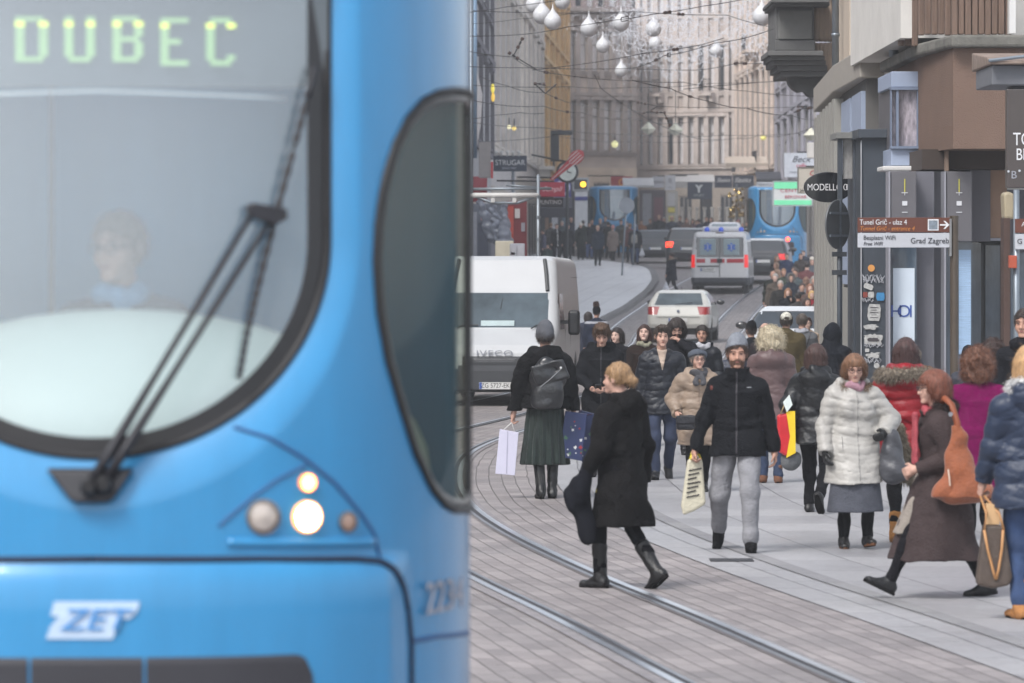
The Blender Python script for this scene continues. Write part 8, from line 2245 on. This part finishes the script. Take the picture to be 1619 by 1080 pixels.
unit('billboard', 'red poster board wrapped in clear plastic behind the scaffold', 'billboard', 800, 833, 318, 420, 118, (118, 38, 46), .3, [('poster', (803, 812, 326, 380), (176, 70, 60)), ('poster', (824, 830, 352, 366), (150, 150, 160)), ('poster', (814, 822, 330, 345), (200, 196, 196))])
unit('billboard', 'grey blue shop window with draped plastic at the left behind the scaffold', 'shop window', 744, 796, 322, 440, 122, (104, 112, 126), .3, [('poster', (756, 772, 352, 410), (70, 78, 96)), ('curtain_strip', (746, 754, 335, 440), (150, 156, 168)), ('curtain_strip', (776, 792, 348, 430), (130, 134, 146)), ('pink_rail', (760, 790, 344, 348), (176, 140, 152))])
unit('cabinet', 'cream plastic cabinet standing just above the white van roof', 'cabinet', 783, 812, 381, 440, 104, (206, 200, 180), .6)
unit('cabinet', 'pair of pale grey utility boxes right of the cream cabinet', 'cabinet', 806, 830, 385, 440, 102.5, (158, 160, 170), .4, [('door', (807, 816.5, 388, 438), (172, 174, 182)), ('door', (818, 829, 388, 438), (176, 178, 186)), ('label', (807.5, 814, 399, 403), (190, 70, 80))])
rgp = random.Random(8)
for i in range(3):      # draped clear plastic
    F = Field((-.5, -.2, -1.2), (.5, .2, 1.2), .035); F.cap((rgp.uniform(-.2, .2), 0, .8), (rgp.uniform(-.3, .3), 0, -.8), .07, .22, .05, flat=(0, 1, 0, 2)); F.disp(waves(i+40, n=9, lo=6, hi=20, amp=.03), .2)
    o = F.build('plastic_sheet', mat('clear_plastic', (120, 128, 144), rough=.35, var=.4, vs=3), None, P(764 + i*22, 345 + 6*(i % 3), 116 - .3*i)); o.scale = (1, 1, .62); tag(o, ['leftmost', 'middle', 'rightmost'][i] + ' crumpled sheet of clear plastic hanging behind the scaffold', 'plastic sheet', 'plastic sheets behind the scaffold')
# scaffold frame
r = thing('scaffold', 'grey tube scaffold gantry over the pavement behind the white van', 'scaffold', tuple(PG(850, 560))); o0 = Vector(r.location)
def tb(nm, pts, rr, m=zincm, D=96):
    c = MB(); c.tube([P(a, b, D if len(t_) == 0 else t_[0]) for a, b, *t_ in pts], rr, 8); q_ = c.build(nm, m, r, smooth=True); q_.location = -o0
zd = {}
c = MB(); x = (851-CX)*96/FPX; c.tube([(x, 96, 0), (x, 96, ZY(276, 96))], .038, 10); q = c.build('post', zincm, r, smooth=True); q.location = -o0
c = MB(); x = (744.5-CX)*96/FPX; c.tube([(x, 96, 0), (x, 96, ZY(-20, 96))], .045, 10); q = c.build('post', zincm, r, smooth=True); q.location = -o0
tb('tube', [(742, 299), (872, 298)], .03); tb('tube', [(742, 309), (852, 309)], .055, whitem); tb('tube', [(800, 293), (848, 296)], .02)
tb('brace', [(750, 310), (778, 321), (818, 321), (848, 310)], .03)
for px_ in (779, 813): 
    c = MB(); pxb(c, px_-3, px_+3, 313, 320, 95.9, .05); q = c.build('plate', whitem, r); q.location = -o0
for py_ in (312, 345, 380):
    c = MB(); v = P(851, py_, 96); c.lathe([(.055, 0), (.055, .05)], tuple(v), 12); q = c.build('coupler', zincm, r); q.location = -o0
# road sign backs on thin poles
for (px_, py_, rr, pb, D, lb) in ((991, 325, 12.5, 440, 172, 'round grey back of a road sign on a thin leaning pole on the tram stop'),):
    r = thing('road_sign', lb, 'road sign', tuple(PG(983, pb))); o0 = Vector(r.location); D = o0.y
    c = MB(); c.lathe([(rr*D/FPX, 0), (rr*D/FPX, .02), (rr*D/FPX*.94, .03)], tuple(P(px_, py_, D)), 28, 'y'); q = c.build('sign_disc', mat('sign_back_l', (150, 156, 164), rough=.5), r); q.location = -o0
    c = MB(); c.tube([P(983, pb, D), P(991, 312, D+.06)], .035, 8); q = c.build('pole', zincm, r, smooth=True); q.location = -o0
r = thing('pole', 'thin grey pole in front of the person with the pale rucksack', 'pole', tuple(PG(1001, 424))); o0 = Vector(r.location)
c = MB(); c.tube([P(1001, 424, o0.y), P(1004, 338, o0.y)], .04, 8); q = c.build('tube', zincm, r, smooth=True); q.location = -o0
# lanterns hanging over the street and lit shop windows
for (px_, py_, D, sz, lb) in ((1025, 204, 170, .28, 'pale lantern hanging left of the street middle'), (1068, 206, 165, .28, 'white kite shaped lantern hanging right of the street middle'), (1282, 214, 130, .22, 'pale lantern hanging beside the dark corner balcony')):
    r = thing('lantern', lb, 'lantern', tuple(P(px_, py_, D))); c = MB(); c.lathe([(.02, sz), (sz*.4, sz*.6), (sz, 0), (sz*.5, -sz*.5), (.04, -sz*.7)], (0, 0, 0), 4 if sz > .25 else 12); c.build('lamp_shade', mat('lantern_glass', (206, 204, 186), rough=.4, var=.1), r); c = MB(); c.tube([(0, 0, sz), (0, 0, sz+1.2)], .015, 6); c.build('hanger', blackm, r)
for (px_, py_, D, w_, h_, col, lb) in ((779, 140, 139, .06, .15, (240, 220, 90), 'upper yellow lit lamp on the dark grey building'), (779.5, 154, 139, .06, .14, (240, 196, 80), 'lower yellow lit lamp on the dark grey building'), (805, 201, 160, .08, .08, (255, 246, 200), 'small white lit bulb above the navy sign'), (813, 203, 160, .08, .08, (250, 220, 130), 'small amber lit bulb above the navy sign'), (972, 228, 200, .16, .16, (222, 218, 160), 'pale yellow lit box lamp in front of the brown corner block'), (1207, 218, 230, .16, .12, (220, 210, 120), 'small white and yellow box lamp at the pink stone house')):
    r = thing('lit_lamp', lb, 'lamp', tuple(P(px_, py_, D))); c = MB(); c.ellipsoid((0, 0, 0), (w_, w_, h_)); c.build('bulb', mat('lit_%d' % px_, col, emit=col, es=.35, var=0), r, smooth=True); c = MB(); c.tube([(0, 0, h_*.8), (0, .1, h_+.25)], .02, 6); c.build('mount', blackm, r)
# white pennant and blue drainpipe at the left edge
c = MB(); D = 118; pts = [(752, 103), (763, 150), (760, 200), (754, 232), (747, 245), (746, 140)]; c.prism([((p[0]-CX)*D/FPX, ZY(p[1], D)) for p in pts], 'y', D, D+.06); o = c.build('banner', mat('banner_white', (196, 196, 200), rough=.7, var=.06), bevel=.02); tag(o, 'narrow white curved banner at the left edge behind the tram', 'banner')
c = MB(); D = 117; x = (751-CX)*D/FPX; c.tube([(x, D, ZY(250, D)), (x, D, ZY(-20, D))], .055, 10); o = c.build('downpipe', mat('pipe_blue', (120, 146, 172), rough=.4, metal=.3, var=.1), smooth=True); tag(o, 'pale blue downpipe at the left edge above the scaffold', 'downpipe')
unit('cabinet', 'pale grey box sign with a red edge left of the navy sign', 'sign box', 757, 776, 224, 281, 126, (150, 148, 150), .4, [('red_edge', (776.2, 779.5, 256, 282), (190, 50, 60))])
# speaker box on the yellow house
c = MB(); D = 150; pxb(c, 871, 905, 206, 213, D, .8); pxb(c, 871, 884, 213.5, 255, D+.02, .5); o = c.build('wall_box', slate_d, bevel=.02); tag(o, 'dark bracket box on the corner above the red tilted sign', 'box')

# overhead wires ---------------------------------------------------
wirem = mat('wire_black', (40, 38, 40), rough=.6, var=0); brm = mat('insulator_brown', (70, 52, 46), rough=.4, var=.1)
WG = 'overhead tram wires and span cables'
def wire(pts, lb, r_=.0072, ins=(), turn=()):
    """a cable through (px,py,D) points; ins = insulators, turn = turnbuckles at fractions"""
    P3 = [P(*p) for p in pts]; dense = []
    for a, b in zip(P3[:-1], P3[1:]):
        for i in range(8):
            t = i/8; dense.append(a.lerp(b, t) - Vector((0, 0, .04*4*t*(1-t)*(b-a).length/8)))
    dense.append(P3[-1]); base = dense[0].copy()
    c = MB(); c.tube([p-base for p in dense], r_, 5); o = c.build('overhead_wire', wirem, None, loc=base); tag(o, lb, 'cable', WG)
    n = len(dense)-1
    def at(f):
        i = min(n-1, int(f*n)); return dense[i].lerp(dense[i+1], f*n-i) - base, (dense[i+1]-dense[i]).normalized()
    for f in ins:
        p, d = at(f)
        for k_ in (-1, 0, 1):
            c = MB(); c.tube([p + d*(k_*.09-.03), p + d*(k_*.09+.03)], .032 if k_ else .022, 8); c.build('insulator', brm if k_ else wirem, o)
    for f in turn:
        p, d = at(f); u = Vector((0, 0, 1)); 
        c = MB(); c.tube([p - d*.22, p - d*.18 + u*.035, p + d*.18 + u*.035, p + d*.22, p + d*.18 - u*.035, p - d*.18 - u*.035, p - d*.22], .010, 5); c.build('turnbuckle', wirem, o)
    return o
wire([(735, 20, 88), (800, 11, 90), (885, 0, 92), (960, -14, 94)], 'span cable rising from the left edge to the top behind the first globes')
wire([(735, 57, 92), (820, 55, 90), (900, 42, 86), (970, 32, 84), (1030, 23, 82), (1110, 10, 80), (1200, -6, 78)], 'span cable with a turnbuckle crossing the top centre below the globes', ins=(.72,), turn=(.55,))
wire([(735, 80, 96), (810, 90, 92), (845, 110, 88), (880, 117, 90), (1010, 128, 96), (1080, 130, 99), (1180, 144, 104), (1290, 152, 110)], 'long cable sagging from the left edge past the yellow house', ins=(.36,))
wire([(735, 16, 100), (850, 20, 98), (1000, 18, 94), (1150, 24, 90), (1240, 46, 84), (1290, 58, 80), (1330, 62, 76)], 'cable with a turnbuckle running to the dark balcony', turn=(.88,), ins=(.42,))
wire([(735, 105, 90), (845, 107, 92), (1000, 108, 96), (1050, 88, 90), (1130, 68, 84), (1222, 46, 76)], 'cable rising to the right from the street middle to the balcony', turn=(.62,), ins=(.55,))
wire([(760, 121, 86), (800, 135, 90), (860, 146, 100), (930, 168, 112), (1010, 176, 124), (1110, 182, 140)], 'contact wire descending from upper left towards the street end', ins=(.45,))
wire([(735, 156, 84), (860, 168, 96), (920, 178, 104), (1000, 188, 118), (1100, 192, 136)], 'lower contact wire descending from the left edge', ins=(.4,))
wire([(842, 111, 88), (930, 100, 88), (1020, 84, 86), (1080, 76, 84), (1145, 60, 80)], 'cable rising from the insulator by the yellow house', ins=(.7,))
wire([(825, 63, 88), (812, 88, 88), (848, 110, 88)], 'short drop cable joining two span cables on the left', r_=.011, ins=(.1, .5))
wire([(735, 192, 110), (860, 202, 118), (990, 212, 128), (1140, 214, 140), (1290, 208, 150)], 'thin cable crossing low in front of the tall white windows')
wire([(735, 134, 100), (900, 137, 106), (1000, 138, 112), (1120, 132, 120), (1290, 124, 126)], 'thin level cable across the middle of the facades')
wire([(1000, 109, 100), (1100, 111, 100), (1165, 100, 96), (1225, 98, 92)], 'cable ending at the pale lamp under the balcony', ins=(.66, .74))
wire([(1000, 127, 90), (1060, 140, 92), (1120, 160, 98), (1180, 171, 106), (1250, 182, 116), (1292, 190, 124)], 'dark cable curving down to the right below the balcony', r_=.010, ins=(.3,))
wire([(1080, 141, 96), (1130, 136, 96), (1200, 130, 96), (1235, 128, 95)], 'short cable left of the balcony corbel')
wire([(1000, 160, 116), (1040, 168, 116), (1120, 170, 118), (1290, 168, 122)], 'cable level with the row of small windows', ins=(.12, .95))
wire([(1024, 177, 108), (1050, 178, 108), (1058, 196, 108)], 'short insulated arm cable above the kite lantern', r_=.012, ins=(.4, .9))
wire([(1040, 168, 110), (1024, 177, 110), (1018, 178, 110)], 'short pulling cable left of the kite lantern', r_=.012, ins=(.5,))
wire([(1255, 178, 100), (1268, 172, 99), (1288, 170, 98)], 'short insulated arm cable right of the balcony corbel', r_=.012, ins=(.3, .8))
wire([(940, 118, 96), (950, 140, 96), (1060, 205, 110), (1140, 220, 130)], 'slack cable dropping towards the kite lantern', r_=.007)
wire([(735, 225, 120), (880, 215, 126), (1010, 224, 140), (1180, 216, 160)], 'lowest thin cable in front of the street end')
wire([(746, 188, 96), (782, 182, 98), (822, 178, 100), (860, 179, 104)], 'pale cable at the left above the navy sign', r_=.007)
wire([(860, 133, 92), (845, 132, 92), (862, 148, 92), (880, 133, 92)], 'folded steady arm in front of the yellow house', r_=.013, ins=(.15,))
wire([(1165, 219, 150), (1200, 214, 140), (1250, 212, 128), (1292, 196, 118)], 'cable at the right bend above the heart sign')
wire([(735, 38, 104), (820, 30, 100), (900, 22, 98), (1000, 20, 96)], 'faint second span cable behind the first globes', r_=.006)

# drop shaped globes ----------------------------------------------
globm = mat('frosted_globe', (206, 208, 212), rough=.35, var=.05, vs=6, spec=.5)
GL = [(845, 8, 14, 96, 'topmost'), (857, 24, 14.5, 95, 'second from the left in the top left cluster, lowest'), (874, 34, 13.5, 94, 'rightmost of the top left cluster'), (931, 45, 13.5, 96, 'alone above the left tall windows'), (982, 37, 13, 97, 'level with the turnbuckle'), (953, 73, 11, 108, 'lower and smaller, between the two larger globes'), (982, 112, 10, 112, 'lowest of all globes in the centre'),
      (1033, 46, 12.5, 104, 'ribbed, above a bright smaller one'), (1036, 69, 10.5, 108, 'bright and half hidden'), (1132, 81, 10, 118, 'small, inside the light strings'), (1205, 26, 15, 88, 'largest, left of the dark balcony'), (1221, 22, 13, 92, 'partly hidden by the dark balcony'), (889, 3, 12, 100, 'cut by the top edge of the picture')]
for (px_, py_, r_, D, w_) in GL:
    R_ = r_*D/FPX; o = MB().lathe([(.004, R_*2.1), (R_*.10, R_*1.55), (R_*.32, R_*1.15), (R_*.62, R_*.82)] + [(R_*cos(a), R_*sin(a)) for a in np.linspace(.70, -pi/2*.97, 14)], (0, 0, 0), 28).build('globe_ornament', globm, None, smooth=True, loc=P(px_, py_, D))
    tag(o, 'white drop shaped street globe, ' + w_, 'globe', 'white drop shaped globes over the street')
    c = MB(); c.tube([(0, 0, R_*2.0), (.03, 0, R_*2.0 + 2.5)], .004, 4); c.build('hanging_cord', whitem, o)
# light strings: curtains of tiny bulbs nobody could count
rng = np.random.RandomState(7); vs = []
def bead(px_, py_, D, r_):
    v = P(px_, py_, D); k_ = len(vs)*6
    vs.append(np.array([(v.x+r_, v.y, v.z), (v.x-r_, v.y, v.z), (v.x, v.y+r_, v.z), (v.x, v.y-r_, v.z), (v.x, v.y, v.z+r_), (v.x, v.y, v.z-r_)]))
for i in range(430):        # tangled loops of string
    x0 = rng.uniform(975, 1220); y0 = rng.uniform(-20, 105) - .2*abs(x0-1090); D = rng.uniform(96, 135); a = rng.uniform(0, 6.28)
    for j in range(34):
        a += rng.randn()*.55; x0 += 2.1*cos(a); y0 += 2.1*sin(a); bead(x0, y0, D, rng.uniform(.005, .0155))
for i in range(60):
    x0 = rng.uniform(890, 1000); y0 = rng.uniform(-20, 60); D = rng.uniform(100, 130)
    for j in range(18): bead(x0 + j*rng.uniform(2, 5), y0 + rng.randn()*1.2 + 16*sin(j/18*pi), D, rng.uniform(.006, .013))
A = np.concatenate(vs); n = len(vs); base = np.arange(n)[:, None]*6
Q = np.concatenate([base + np.array([q]) for q in ((0, 2, 4), (2, 1, 4), (1, 3, 4), (3, 0, 4), (2, 0, 5), (1, 2, 5), (3, 1, 5), (0, 3, 5))])
o = mesh_obj('light_strings', A, Q, mat('tiny_bulb_glint', (222, 224, 230), rough=.25, var=0, emit=(220, 226, 240), es=.1), smooth=False); o['kind'] = 'stuff'; o['label'] = 'strings of tiny unlit bulbs hung across the street'  # weak emission imitates daylight glinting on the unlit bulbs
bake_texts()
far_blue = blue
tr = copy_tram('pale blue tram at the right of the street end beyond the ambulance', 1229, 183, -3.2)
c = MB(); c.lathe([(.07, 0), (.08, -.02), (.05, -.05)], (.42, -.10, 1.28), 20, 'y'); c.build('tail_lamp', mat('tail_lamp_on', (255, 60, 40), emit=(255, 60, 36), es=6, var=0), tr, smooth=True)
tl = copy_tram('pale blue tram at the stop behind the round grey road sign', 972, 218, 2.0)
# ================================================================ air between the camera and the street end
hz = MB(); hz.box(-460, 460, -440, 940, -1.4, 45)
ho = hz.build('haze', None); ho['kind'] = 'stuff'
hm = bpy.data.materials.new('haze'); hm.use_nodes = True; N, L = hm.node_tree.nodes, hm.node_tree.links; N.clear()
out = N.new('ShaderNodeOutputMaterial'); pv = N.new('ShaderNodeVolumePrincipled'); pv.inputs['Density'].default_value = 0.0010; pv.inputs['Color'].default_value = (0.96, 0.975, 1.0, 1); pv.inputs['Anisotropy'].default_value = 0.2
L.new(pv.outputs[0], out.inputs['Volume']); ho.data.materials.append(hm)
